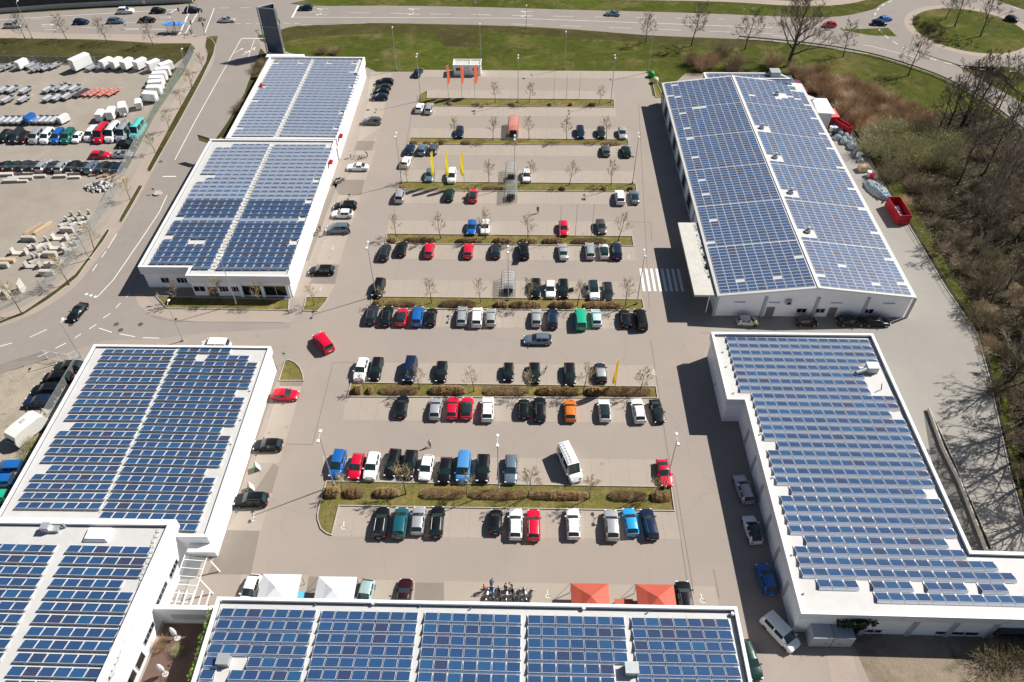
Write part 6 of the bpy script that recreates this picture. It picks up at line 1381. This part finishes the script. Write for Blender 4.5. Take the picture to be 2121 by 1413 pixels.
def lump(seed, sx, sy, sz, n=10):
    r = random.Random(seed); b = MB(); rows = []
    for i in range(n):
        t = math.pi * (i / (n - 1)) * .55; rows.append([(sx * math.sin(t) ** .7 * math.cos(a) * r.uniform(.82, 1.1), sy * math.sin(t) ** .7 * math.sin(a) * r.uniform(.82, 1.1), sz * (math.cos(t) - math.cos(math.pi * .55)) * r.uniform(.9, 1.08)) for a in np.linspace(0, 6.283, 15)[:-1]])
    for i in range(n - 1):
        for j in range(14): b.face([rows[i][j], rows[i + 1][j], rows[i + 1][(j + 1) % 14], rows[i][(j + 1) % 14]])
    return b
bp = None
for i, (px, py) in enumerate([(1741, 277), (1752, 279), (1735, 284), (1747, 288), (1759, 287), (1755, 293), (1748, 293), (1762, 298), (1769, 299), (1764, 304), (1772, 303), (1774, 314), (1768, 305), (1783, 331), (1742, 270)]):
    if bp is None: bp = lump(3, .85, .75, .75).build('waste_bag', M['bag'], smooth=180); o = bp
    else: o = bp.copy(); COL.objects.link(o)
    g = G(px, py, .5); o.location = (g.x, g.y, 0 if i % 3 else .25); o.rotation_euler = (0, 0, i * 1.3); s = .85 + .3 * ((i * 7) % 5) / 5; o.scale = (s, s, s * 1.15); tag(o, 'grey plastic waste bag heaped along the recycling yard fence', 'waste bag', 'heaped waste bags')
for i, (px, py, c, nm, lb) in enumerate([(1727, 262, 'blue', 'wheeled_bin', 'blue wheeled bin by the closed red container'), (1731, 268, 'white', 'wheeled_bin', 'white wheeled bin beside the blue one in the recycling yard'), (1728, 276, 'charcoal', 'wheeled_bin', 'dark wheeled bin beside the heaped bags'), (1722, 268, 'cream', 'wheeled_bin', 'cream wheeled bin against the gabled hall wall'),
                             (1779, 322, 'white', 'wheeled_bin', 'white wheeled bin just above the pallet box'), (1776, 318, 'grey', 'wheeled_bin', 'grey wheeled bin between the bags and the pallet box'), (1806, 366, 'red', 'wheeled_bin', 'red wheeled bin above the sheeted heap'), (1800, 361, 'white', 'wheeled_bin', 'white wheeled bin next to the red bin')]):
    g = G(px, py, .5); r = root(nm, lb, 'bin', (g.x, g.y, 0), .4 * i); b = MB(); b.box((0, 0, .62), (.75, .8, 1.0), 0, 0, 1.12); b.build('body', PAINT[c], r); b = MB(); b.box((0, 0, 1.16), (.88, .94, .08)); b.build('lid', PAINT[c], r); b = MB(); [b.tube((-.36, y - .03, .1), (-.36, y + .03, .1), .1, n=8) for y in (-.3, .3)]; b.build('wheels', M['rubber'], r)
g = G(1817, 393, .5); r = root('sheeted_heap', 'long heap under torn grey blue sheeting beside the red skip', 'heap', (g.x, g.y, 0), R(112)); lump(9, 3.6, 1.5, 1.3, 14).build('sheeting', M['bag'], r, smooth=40)
b = MB()
for k in range(9): x = rng.uniform(-3, 1); b.box((x - .6, rng.uniform(-.9, .9), 1.1 + rng.uniform(-.3, .15)), (.9, .35, .05), rng.uniform(0, 3))
b.build('loose_sheet', M['bluesheet'], r)
g = G(1789, 347, .7); r = root('pallet_box', 'wooden pallet box of yellow scrap by the recycling yard fence', 'pallet box', (g.x, g.y, 0), .1); P = [(-1, -.9), (1, -.9), (1, .9), (-1, .9)]; MB().ring(P, inset(P, .08), .1, 1.25).build('side_wall', M['timber'], r); b = MB()
for k in range(20): b.box((rng.uniform(-.7, .7), rng.uniform(-.6, .6), rng.uniform(1.0, 1.3)), (.5, .2, .12), rng.uniform(0, 3))
b.build('scrap', M['timber'], r); b = MB(); b.face([(x, y, .9) for x, y in inset(P, .06)]); b.build('floor', M['rust'], r)
g = G(1718, 1313, 1.2); r = root('grey_container', 'matt grey twin door storage box behind the stepped hall corner', 'container', (g.x, g.y, 0)); MB().box((0, 0, 1.25), (5.0, 2.2, 2.3), 0, 0, .985).build('body', M['grey_trim'], r); b = MB(); b.box((0, 0, 2.41), (.07, 2.2, .05)); b.box((0, -1.12, 1.2), (.07, .05, 2.2)); b.build('door_seam', M['flash'], r); b = MB(); b.box((-.7, -1.15, 1.0), (.4, .06, .1)); b.box((.9, -1.15, 1.0), (.4, .06, .1)); b.build('handle', M['steel'], r); b = MB(); [b.box((x, 0, .05), (.2, 2, .1)) for x in (-2, 0, 2)]; b.build('skid', M['flash'], r)
# ---------------------------------------------------------------- bus stop, traffic lights, signs
g = G(363, 71); r = root('bus_shelter', 'bus shelter with bright blue roof beside the main road', 'bus shelter', (g.x, g.y + 1.2, 0)); M['blue_roof'] = mat('blue_roof', (.09, .27, .62), .4)
MB().box((0, 0, 2.5), (5.6, 2.0, .16)).build('roof', M['blue_roof'], r)
for x in (-2.6, -.9, .9, 2.6): MB().box((x, .85, 1.2), (.1, .1, 2.4)).build('post', M['steel'], r)
b = MB(); b.face([(-2.6, .85, .3), (2.6, .85, .3), (2.6, .85, 2.2), (-2.6, .85, 2.2)]); b.face([(-2.6, -.6, .3), (-2.6, .85, .3), (-2.6, .85, 2.2), (-2.6, -.6, 2.2)]); b.build('glazing', M['clear_sheet'], r); MB().box((0, .55, .45), (3.6, .4, .06)).build('bench', M['timber'], r)
def mast(px, py, label, ang, reach):
    g = G(px, py); r = root('traffic_light', label, 'traffic light', g, R(ang)); b = MB(); b.tube((0, 0, 0), (0, 0, 5.8), .1, .08, 8); b.tube((0, 0, 5.7), (reach, 0, 6.1), .07, .05, 6); b.build('mast', M['galv'], r)
    for x, z in ((reach - .2, 5.75), (.15, 2.8)): MB().box((x, -.15, z), (.34, .28, 1.0)).build('signal_head', M['frame_dark'], r)
mast(400, 68, 'traffic light mast arching over the main road at the corner', 100, 4.5); mast(366, 70, 'traffic light mast beside the bus shelter', 60, 3.0); mast(425, 72, 'traffic light mast at the grass corner of the side street', 95, 2.5); mast(582, 66, 'curved traffic light mast beside the blue sign tower', 120, 4.0); mast(408, 14, 'traffic light mast on the far side of the main road', 250, 3.5)
def sign(px, py, label, cols, w=.7, h=.7, z=2.2, tri=False, ang=-90, name='road_sign', cat='sign', pole=True):
    g = G(px, py); r = root(name, label, cat, g, R(ang)); 
    if pole: MB().tube((0, 0, 0), (0, 0, z + h / 2), .03, n=6).build('post', M['galv'], r)
    b = MB()
    if tri: b.face([(.05, -w / 2, z - h / 2), (.05, w / 2, z - h / 2), (.05, 0, z + h / 2)], 0); b.face([(.055, -w * .3, z - h * .36), (.055, w * .3, z - h * .36), (.055, 0, z + h * .22)], 1); b.face([(.04, w / 2, z - h / 2), (.04, -w / 2, z - h / 2), (.04, 0, z + h / 2)], 2)
    else: b.box((.05, 0, z), (.05, w, h), 0, 0); b.box((.08, 0, z + h * .22), (.02, w * .9, h * .35), 0, 1); b.box((.02, 0, z), (.02, w * .96, h * .96), 0, 2)
    b.build('panel', [cols[0], cols[1], M['steel']], r)
M['sign_blue'] = mat('sign_blue', (.02, .16, .5), .4); M['sign_yellow'] = mat('sign_yellow', (.75, .5, .02), .4)
sign(335, 628, 'red and white triangular give way sign at the shaded hall corner', (PAINT['red'], PAINT['white']), .95, .9, 2.3, True, -100); sign(598, 633, 'small blue sign at the hall corner grass', (M['sign_blue'], PAINT['white']), .5, .5, 2.0)
sign(437, 330, 'yellow and blue street board on the far hall side', (M['sign_yellow'], M['sign_blue']), 3.4, 1.6, 5.0, False, -115, 'street_board'); sign(594, 752, 'small green-white sign on the rounded lawn island', (M['green_bin'], PAINT['white']), .5, .6, 2.4); sign(65, 78, 'small yellow bus stop sign beside the main road', (M['sign_yellow'], PAINT['white']), .6, .6, 3)
for i, (px, py) in enumerate(((300, 12), (262, 60), (1822, 72), (1965, 170), (1540, 28), (1148, 16), (1300, 18), (985, 12))): sign(px, py, 'small white roadside sign, %s of those along the main road' % ORD[i], (PAINT['white'], M['grey_trim']), .7, .6, 1.1)
for px, py, lb in ((533, 972, 'white and green A-board near the black hatchback'), (520, 1014, 'white and green A-board above the black SUV')):
    g = G(px, py); r = root('sandwich_board', lb, 'A-board', g, .4); b = MB(); [b.face([(s * .45, -.5, .02), (s * .45, .5, .02), (s * .05, .5, 1.3), (s * .05, -.5, 1.3)], 0) for s in (1, -1)]; b.build('board', PAINT['white'], r); b = MB(); b.face([(-.47, -.5, .05), (-.47, .5, .05), (-.09, .5, 1.25), (-.09, -.5, 1.25)]); b.build('green_face', M['green_bin'], r)
# garden goods along the lower hall
M['flowers'] = mat('flowers', (.55, .35, .18), .8, var=.9, scale=5, col2=(.35, .42, .08))
for px, py, lb in ((497, 946, 'garden goods on a timber stand, midway along the lower hall'), (476, 1015, 'crates of flowers at the near end of the lower hall'), (535, 843, 'small green crate by the far end of the lower hall'), (516, 900, 'orange crate of plants along the lower hall')):
    g = G(px, py, .5); r = root('plant_stand', lb, 'plant stand', (g.x, g.y, 0)); MB().box((0, 0, .35), (1.1, 2.2, .5), 0, 0, .95).build('crate', M['timber'], r); b = MB(); rr2 = random.Random(px)
    for k in range(90): c = Vector((rr2.uniform(-.5, .5), rr2.uniform(-1, 1), .62 + rr2.uniform(0, .4))); s = rr2.uniform(.06, .14); b.face([c + Vector((-s, 0, 0)), c + Vector((0, -s, s * .5)), c + Vector((s, 0, 0)), c + Vector((0, s, s * .5))])
    b.build('plants', M['flowers'], r)
# entrance canopy, glass walk and terrace of the office building
r = root('glass_walkway', 'glass roofed entrance walk beside the office building', 'glass canopy', (-40.3, 0, 0)); yA, yB = 48.0, 40.6
MB().box((.2, yA + .2, 3.6), (3.6, 2.6, .5)).build('portal', M['parapet'], r)
b = MB(); b.face([(-1.9, yB, 3.4), (.8, yB, 3.0), (.8, yA - .8, 3.0), (-1.9, yA - .8, 3.4)]); b.build('glass_roof', M['clear_sheet'], r); b = MB()
for k in range(7): y = yB + k * (yA - .8 - yB) / 6; b.tube((-1.9, y, 3.42), (.8, y, 3.02), .05, n=5)
for x, z in ((-1.9, 3.42), (.8, 3.02)): b.tube((x, yB, z), (x, yA - .8, z), .05, n=5)
b.build('glazing_bar', M['white_paint'], r)
for y in (46.6, 43.6): b = MB(); b.tube((.8, y, 3.0), (1.7, y - .35, .02), .11, n=4); b.build('slanted_post', M['parapet'], r)
r = root('terrace_wall', 'white wall closing the brown terrace towards the car park', 'wall', (-39.6, 39.4, 0)); MB().box((0, .3, 1.9), (7.6, .55, 3.8)).build('wall', M['parapet'], r); MB().box((-.3, -.02, 1.8), (4.0, .06, 1.2)).build('wall_panel', M['grey_trim'], r)
b = MB()
for k in range(5): b.box((-1.6 + k * .95, 1.5, 3.7), (.12, 1.9, .12))
b.build('pergola_bar', M['white_paint'], r)
for px, py, lb in ((368, 1322, 'closed white parasol at the far end of the brown terrace'), (343, 1397, 'closed white parasol at the near end of the brown terrace')):
    g = G(px, py); r = root('parasol', lb, 'parasol', g); MB().tube((0, 0, 0), (0, 0, 3.0), .04, n=6).build('pole', M['steel'], r); b = MB(); [b.tube((0, 0, z0), (0, 0, z1), r0, r1, 9, caps=False) for z0, z1, r0, r1 in ((1.0, 1.5, .22, .3), (1.5, 2.3, .3, .26), (2.3, 3.0, .26, .05))]; b.build('canopy', M['canvas'], r); MB().tube((0, 0, 0), (0, 0, .12), .4, n=12).build('base', M['concrete'], r)
bush('reed', *G(335, 1340)[:2], 'reddish bare ornamental shrub on the brown terrace', 'shrub', None, .5); bush('olive', *G(370, 1350)[:2], 'round olive shrub on the brown terrace', 'shrub', None, .28)
# ---------------------------------------------------------------- fences
def fence(pts, label, h=2.0, mesh_='wire', step=3.2, name='wire_fence', post='galv', top=True, bw=.05):
    W = [G(*p) for p in pts]; r = root(name, label, 'fence', W[0]); o = W[0]; pn, fr = MB(), MB(); posts = 0
    for a, c in zip(W, W[1:]):
        n = max(1, int((c - a).length / step))
        for k in range(n):
            p, q = a.lerp(c, k / n) - o, a.lerp(c, (k + 1) / n) - o; pn.face([p + Vector((0, 0, .05)), q + Vector((0, 0, .05)), q + Vector((0, 0, h - .03)), p + Vector((0, 0, h - .03))])
            if top: fr.tube(p + Vector((0, 0, h)), q + Vector((0, 0, h)), .022, n=4)
            if posts < 100: MB().tube(p, p + Vector((0, 0, h + .05)), bw, n=6).build('post', M[post], r); posts += 1
    pn.build('mesh', M[mesh_], r); 
    if fr.v: fr.build('top_rail', M[post], r)
    return r
fence([(384, 142), (350, 198), (318, 247), (290, 300), (262, 354), (226, 428), (190, 478), (140, 553), (90, 603), (0, 645)], 'grey wire mesh fence curving along the yard and the street', 2.4, 'wire')
fence([(-120, 131), (0, 131), (200, 133), (355, 139)], 'dark screened fence along the top of the trailer yard', 2.0, 'screen'); fence([(384, 142), (402, 108), (398, 96)], 'dark mesh fence at the yard corner below the bus stop', 2.2, 'screen')
fence([(-20, 358), (100, 358), (200, 362), (250, 366)], 'bluish mesh fence in front of the yard row of dark cars', 1.7, 'wire')
fence([(-100, 800), (0, 775), (100, 744)], 'low wire fence along the gravel plot beside the road', 1.9, 'wire'); fence([(100, 744), (150, 752), (170, 742)], 'white barred gate of the gravel plot', 2.0, 'clear_sheet', 2.0, 'barred_gate', 'white_paint')
fence([(172, 745), (140, 800), (100, 868)], 'wire fence behind the row of black cars on the gravel plot', 2.0, 'wire')
fence([(1745, 240), (1772, 284), (1812, 352), (1840, 402), (1888, 476), (1962, 601), (2024, 691), (2052, 790), (2064, 850), (2092, 976), (2123, 1086), (2165, 1185)], 'thin dark wire fence between service lane and wood', 1.2, 'wire_thin', 2.6, 'lane_fence', 'frame_dark', bw=.03) if M.setdefault('wire_thin', see_through('wire_thin', (.1, .1, .09), .12)) else None
b = MB()
E_ = [G(*p) for p in [(1745, 238), (1772, 282), (1812, 350), (1840, 400), (1887, 475), (1961, 600), (2023, 690), (2051, 790), (2063, 850), (2091, 975), (2122, 1085), (2163, 1183)]]
for p, q in zip(E_, E_[1:]): d = q - p; c = (p + q) / 2; b.box((c.x, c.y, .06), (d.length, .16, .16), math.atan2(d.y, d.x))
tag(b.build('kerb_line', M['kerb']), kind='structure')
r = root('crash_barrier', 'long steel crash barrier along the outer edge of the curved main road', 'crash barrier', (0, 0, 0)); Wp = [G(*p) for p in smooth_line([(1530, 80), (1600, 86), (1700, 97), (1800, 115), (1880, 138), (1960, 168), (2040, 213), (2121, 274)], 3)]; b = MB()
for p, q in zip(Wp, Wp[1:]): d = (q - p); n_ = Vector((-d.y, d.x, 0)).normalized() * .05; [b.face([p + Vector((0, 0, z0)) + n_ * s, q + Vector((0, 0, z0)) + n_ * s, q + Vector((0, 0, z1)) + n_ * s, p + Vector((0, 0, z1)) + n_ * s]) for z0, z1, s in ((.45, .8, 1), (.45, .8, -1))]
b.build('rail', M['galv'], r); b = MB(); [b.box((p.x, p.y, .4), (.1, .1, .8)) for p in Wp]; b.build('posts', M['galv'], r)
r = root('noise_barrier', 'long dark noise barrier along the far side of the main road', 'wall', (0, 0, 0)); Wp = [G(*p) for p in [(-200, 46), (0, 26), (120, 17), (250, 10), (400, 4)]]; b, pl = MB(), MB()
for p, q in zip(Wp, Wp[1:]):
    d = q - p; c = (p + q) / 2; b.box((c.x, c.y, 2.6), (d.length, .3, 4.2), math.atan2(d.y, d.x)); pl.box((c.x, c.y - .12, .6), (d.length, .6, 1.5), math.atan2(d.y, d.x))
    for k in range(int(d.length / 4)): e = p.lerp(q, k / (d.length / 4)); b.box((e.x, e.y - .1, 2.4), (.2, .35, 4.8))
b.build('panel', M['noise_wall'], r); pl.build('plinth', M['concrete'], r)
for px, lb in ((46, 'cream board leaning on the dark noise barrier'), (70, 'tilted white board by the dark noise barrier')): g = G(px, 18); b = MB(); b.box((g.x, g.y - .8, 1.2), (2.2 if px < 50 else .9, .25, 1.6 if px < 50 else 3), .1, 0, .97); b.box((g.x, g.y - .8, .2), (1.2, .5, .4)); tag(b.build('notice_board', PAINT['cream'] if px < 50 else PAINT['white']), lb, 'board')
# ---------------------------------------------------------------- trailer yard
def trailer_base(r, L, W):
    b = MB(); b.tube((L / 2, 0, .5), (L / 2 + 1.1, 0, .48), .05, n=5); b.tube((L / 2, .4, .5), (L / 2 + .7, 0, .48), .04, n=5); b.tube((L / 2, -.4, .5), (L / 2 + .7, 0, .48), .04, n=5); b.box((0, 0, .5), (L, W * .6, .1)); b.build('drawbar', M['galv'], r)
    wm = None
    for s in (1, -1):
        if wm is None: m_ = MB(); m_.tube((0, -.09, 0), (0, .09, 0), .3, n=12); m_.tube((0, -.1, 0), (0, .1, 0), .17, n=8, mi=1); wm = m_.build('wheel', [M['rubber'], M['rim']], r); o = wm
        else: o = wm.copy(); COL.objects.link(o)
        o.location = (-.1, s * W * .46, .3)
def box_trailer(px, py, ang, s, label, group, L=3.6, W=1.9, H=2.0, col='white'):
    key = ('boxt', L, H, col)
    if key not in PROTO:
        r = root('box_trailer', 'x', 'trailer'); trailer_base(r, L, W); b = MB(); w, z0, z1 = W / 2, .6, .6 + H
        P = [(-L / 2, -w), (L / 2 - .25, -w), (L / 2, -w * .7), (L / 2, w * .7), (L / 2 - .25, w), (-L / 2, w)]; b.prism(P, z0, z1 - .06, bottom=True); b.prism(inset(P, .06), z1 - .06, z1); b.build('body', PAINT[col], r)
        b = MB(); b.box((-L / 2 - .012, 0, z0 + H / 2), (.02, .03, H * .9)); b.box((-L / 2 - .02, .12, z0 + H * .4), (.03, .06, .4)); [b.box((0, s_ * (w + .008), z0 + .05), (L, .02, .08)) for s_ in (1, -1)]; b.build('door_trim', M['grey_trim'], r); PROTO[key] = [r, False]
    p = PROTO[key]; r = p[0] if not p[1] else clone(p[0]); p[1] = True; g = G(px, py, 1.5); r.location = (g.x, g.y, 0); r.rotation_euler = (0, 0, R(ang)); r.scale = (s, s, s); return tag(r, label, 'trailer', group)
box_trailer(168, 131, 60, 1.15, 'largest white box trailer, standing alone at the yard top', 'box trailers', 4.6, 1.9, 2.3); box_trailer(45, 130, 65, .85, 'white covered trailer beside ladder racks near the photo edge', 'box trailers')
for i, (px, py, a) in enumerate([(221, 130, 62), (242, 130, 66), (264, 131, 68), (291, 131, 62), (318, 134, 55), (344, 137, 48), (338, 148, 15), (331, 157, 8), (325, 166, 5), (323, 175, 8), (320, 186, 3), (311, 199, -8)]):
    box_trailer(px, py, a, .95, 'white box trailer, %s along the curved line from the yard top' % ORD[i], 'box trailers')
for px, py, a, s, lb in ((286, 212, 110, .75, 'small white box trailer standing apart inside the curve'), (254, 224, 112, .95, 'white box trailer turned askew, right of two upright ones'), (230, 233, 95, .9, 'white box trailer with door facing the vans, middle of three'), (207, 236, 93, .8, 'white box trailer with door facing the vans, westernmost of three'), (130, 242, 62, .7, 'white box trailer at the end of the low grey trailer row')): box_trailer(px, py, a, s, lb, 'box trailers')
box_trailer(61, 242, 72, .75, 'bright blue covered trailer in the low trailer row', 'box trailers', col='blue')
def flat_trailer(px, py, ang, label, group, kind='bed', s=1.0):
    key = ('flat', kind)
    if key not in PROTO:
        r = root('flat_trailer', 'x', 'trailer'); L, W = 3.2, 1.6; trailer_base(r, L, W)
        if kind == 'bed':
            P = [(-L / 2, -W / 2), (L / 2, -W / 2), (L / 2, W / 2), (-L / 2, W / 2)]; MB().ring(P, inset(P, .05), .58, .98).build('side_board', M['galv'], r); b = MB(); b.face([(x, y, .64) for x, y in inset(P, .03)]); b.build('bed', M['steel'], r)
        else:
            b = MB(); [b.box((0, s_ * .62, .62), (4.2, .28, .1)) for s_ in (1, -1)]; b.build('rail', M['rail_orange'] if kind == 'orange' else M['galv'], r); b = MB(); [b.box((x, 0, .6), (.12, 1.3, .08)) for x in (-1.8, -.6, .6, 1.8)]; b.build('cross_member', M['galv'], r)
        PROTO[key] = [r, False]
    p = PROTO[key]; r = p[0] if not p[1] else clone(p[0]); p[1] = True; g = G(px, py, .7); r.location = (g.x, g.y, 0); r.rotation_euler = (0, 0, R(ang)); r.scale = (s, s, s); return tag(r, label, 'trailer', group)
M['rail_orange'] = mat('rail_orange', (.68, .12, .06), .5)
for nm, lst, a in (('yard top', [(5, 141), (17, 137), (57, 131), (66, 135), (76, 141), (86, 139), (97, 139), (113, 135), (191, 139)], 62), ('upper middle', [(8, 185), (26, 184), (53, 186), (101, 184), (119, 182), (137, 182), (156, 182), (128, 179)], 70), ('lower middle', [(16, 205), (50, 204), (102, 202), (121, 201), (141, 198)], 70), ('low grey', [(7, 248), (20, 248), (33, 248), (45, 248), (79, 247), (92, 247), (103, 247), (115, 247)], 78)):
    for i, (px, py) in enumerate(lst): flat_trailer(px, py, a, 'grey open flat trailer, %s from the photo edge in the %s trailer row' % (ORD[i], nm), 'open flat trailers')
for i, (px, py) in enumerate([(184, 190), (196, 190), (215, 190), (234, 189)]): flat_trailer(px, py, 66, 'orange railed car trailer, %s from the black bed trailer' % ORD[i], 'orange railed trailers', 'orange')
r = flat_trailer(169, 191, 66, 'dark decked flat trailer beside the orange railed ones', None, 'rail', 1.0); MB().box((0, 0, .7), (4.2, 1.7, .06)).build('dark_deck', M['frame_dark'], r)
g = G(57, 889, 1.2); r = root('caravan', 'white caravan parked on the gravel plot by the lower hall', 'caravan', (g.x, g.y, 0), R(64)); r.scale = (1.15, 1.12, 1.05); L, W = 4.7, 2.1; b = MB(); prof = [(-2.35, .5), (-2.45, 1.3), (-2.1, 2.45), (-1.2, 2.62), (1.5, 2.55), (2.1, 2.2), (2.4, 1.2), (2.25, .5)]
n = len(prof)
for i in range(n): (x0, z0), (x1, z1) = prof[i], prof[(i + 1) % n]; b.face([(x0, -W / 2, z0), (x0, W / 2, z0), (x1, W / 2, z1), (x1, -W / 2, z1)])
b.face([(x, -W / 2, z) for x, z in prof]); b.face([(x, W / 2, z) for x, z in prof][::-1]); b.build('body', PAINT['cream'], r, smooth=25)
for s in (1,): b = MB(); b.box((.3, s * (W / 2 + .005), 1.6), (1.3, .02, .6)); b.build('window', M['car_glass'], r)
b = MB(); b.box((0.2, .3, 2.63), (.7, .5, .1)); b.build('roof_hatch', M['grey_trim'], r); b = MB(); b.box((-2.44, 0, 1.45), (.06, 1.5, .5), 0); b.build('rear_window', M['car_glass'], r); trailer_base(r, L * .9, W)
# building material: concrete elements, planks, slabs, rubble
def conc(px, py, ang, kind, label, s=1.0):
    key = ('conc', kind)
    if key not in PROTO:
        b = MB()
        if kind == 'u': b.box((0, 0, .16), (3.2, 1.1, .3)); [b.box((x, 0, .85), (.3, 1.1, 1.1)) for x in (-1.45, 1.45)]
        elif kind == 'l': b.box((0, 0, .15), (2.2, 1.0, .28)); b.box((.95, 0, .8), (.28, 1.0, 1.05))
        elif kind == 'block': b.box((0, 0, .55), (2.8, .9, 1.1)); b.box((0, 0, 1.12), (2.5, .6, .05))
        elif kind == 'plank': b.box((0, 0, .35), (4.6, 1.0, .7)); b.box((.2, .05, .73), (4.3, .8, .08))
        elif kind == 'slab': [b.box((0, 0, .15 + k * .26), (3.6, 1.0, .2)) for k in range(3)]
        elif kind == 'tall': b.box((0, 0, 1.2), (2.2, .2, 2.3), 0, 0, .97); b.box((0, 0, .08), (1.9, .9, .15))
        PROTO[key] = [b.build({'u': 'concrete_element', 'l': 'concrete_element', 'block': 'concrete_block', 'plank': 'timber_stack', 'slab': 'slab_stack', 'tall': 'panel_rack'}[kind], M['timber'] if kind == 'plank' else M['concrete']), False]
    p = PROTO[key]; o = p[0]
    if p[1]: o = p[0].copy(); COL.objects.link(o)
    p[1] = True; g = G(px, py, .4); o.location = (g.x, g.y, 0); o.rotation_euler = (0, 0, R(ang)); o.scale = (s, s, s); return tag(o, label, {'plank': 'timber', 'slab': 'slabs', 'tall': 'panel'}.get(kind, 'concrete element'), 'stored building elements')
KN = {}
def Z5(x, y): return (x * .24058, 380 + y * .24058)
for i, (x, y, a, k) in enumerate([(590, 290, 60, 'l'), (660, 285, 60, 'l'), (740, 275, 62, 'l'), (545, 335, 60, 'l'), (630, 332, 62, 'l'), (715, 320, 62, 'l'), (580, 402, 0, 'block'), (712, 385, 62, 'l'), (518, 468, 0, 'u'), (668, 450, 62, 'l'), (640, 490, 60, 'l'), (490, 548, 0, 'u'), (605, 555, 62, 'u'), (350, 520, 62, 'u'), (270, 515, 60, 'l'), (245, 478, 0, 'block'), (170, 592, 0, 'u'), (432, 612, 0, 'block'), (340, 605, 62, 'u'), (545, 640, 62, 'u'), (285, 707, 0, 'u'), (290, 650, 60, 'l'), (445, 703, 0, 'block'), (405, 770, 0, 'block'), (285, 395, 62, 'plank'), (370, 385, 62, 'plank'), (30, 660, 0, 'plank'), (15, 705, 0, 'block'), (75, 960, 100, 'tall'), (190, 905, 100, 'tall'), (10, 985, 100, 'tall')]):
    KN[k] = KN.get(k, 0) + 1; px, py = Z5(x, y); conc(px, py, a, k, {'u': 'U-shaped concrete element', 'l': 'L-shaped concrete element', 'block': 'solid concrete block', 'plank': 'pale timber stack', 'tall': 'tall leaning board panel'}[k] + ', %s of its kind from the top of the storage heap' % ORD[KN[k] - 1], .9)
for i, (px, py) in enumerate([(12, 361), (27, 368), (37, 357), (53, 368), (60, 357), (81, 364), (22, 374), (45, 374), (124, 364), (152, 358), (154, 366), (235, 352)]): conc(px, py, 4, 'slab', 'stack of pale concrete slabs, %s from the photo edge below the dark cars' % ORD[i], (.85, .65, .75)[i % 3])
for i, (px, py) in enumerate([(198, 360), (215, 362), (232, 364), (243, 366), (247, 372), (222, 357)]): conc(px, py, 20 + i * 15, 'plank', 'loose timber pallet pile, %s from the rubble heap' % ORD[i], .6)
g = G(206, 385, .5); r = root('rubble_heap', 'heap of torn white and dark rubble bags by the fence', 'rubble', (g.x, g.y, 0)); b = MB()
for k in range(70): a, q = rng.uniform(0, 6.28), rng.random() ** .5; b.box((q * 3 * math.cos(a), q * 1.8 * math.sin(a), (1 - q) * 1.1 + .2), (rng.uniform(.3, 1), rng.uniform(.2, .7), rng.uniform(.15, .5)), rng.uniform(0, 3), k % 3, .7)
b.build('rubble', [M['canvas'], M['concrete'], M['noise_wall']], r)
b = MB(); rr2 = random.Random(12)
for k in range(60): p = G(115, 800).lerp(G(70, 895), rr2.random()) + Vector((rr2.uniform(-.9, .9), 0, 0)); b.box((p.x, p.y, .15), (rr2.uniform(.3, .8), rr2.uniform(.2, .6), rr2.uniform(.15, .4)), rr2.uniform(0, 3), 0, .6)
tag(b.build('stone_rubble', M['concrete']), 'broken stones along the fence foot beside the caravan', 'rubble', kind='stuff')
for k in range(2):
    px, py = ((315, 400 - 0), (328, 402))[k]
g = G(327, 402); b = MB(); b.tube((g.x, g.y, .0), (g.x, g.y, .35), .9, .85, 16); b.tube((g.x - .6, g.y, .35), (g.x - .6, g.y, 1.2), .06, n=6); b.box((g.x - .6, g.y, 1.3), (.5, .1, .5)); tag(b.build('traffic_island', M['kerb']), 'small white traffic island with a bollard in the left street', 'traffic island')
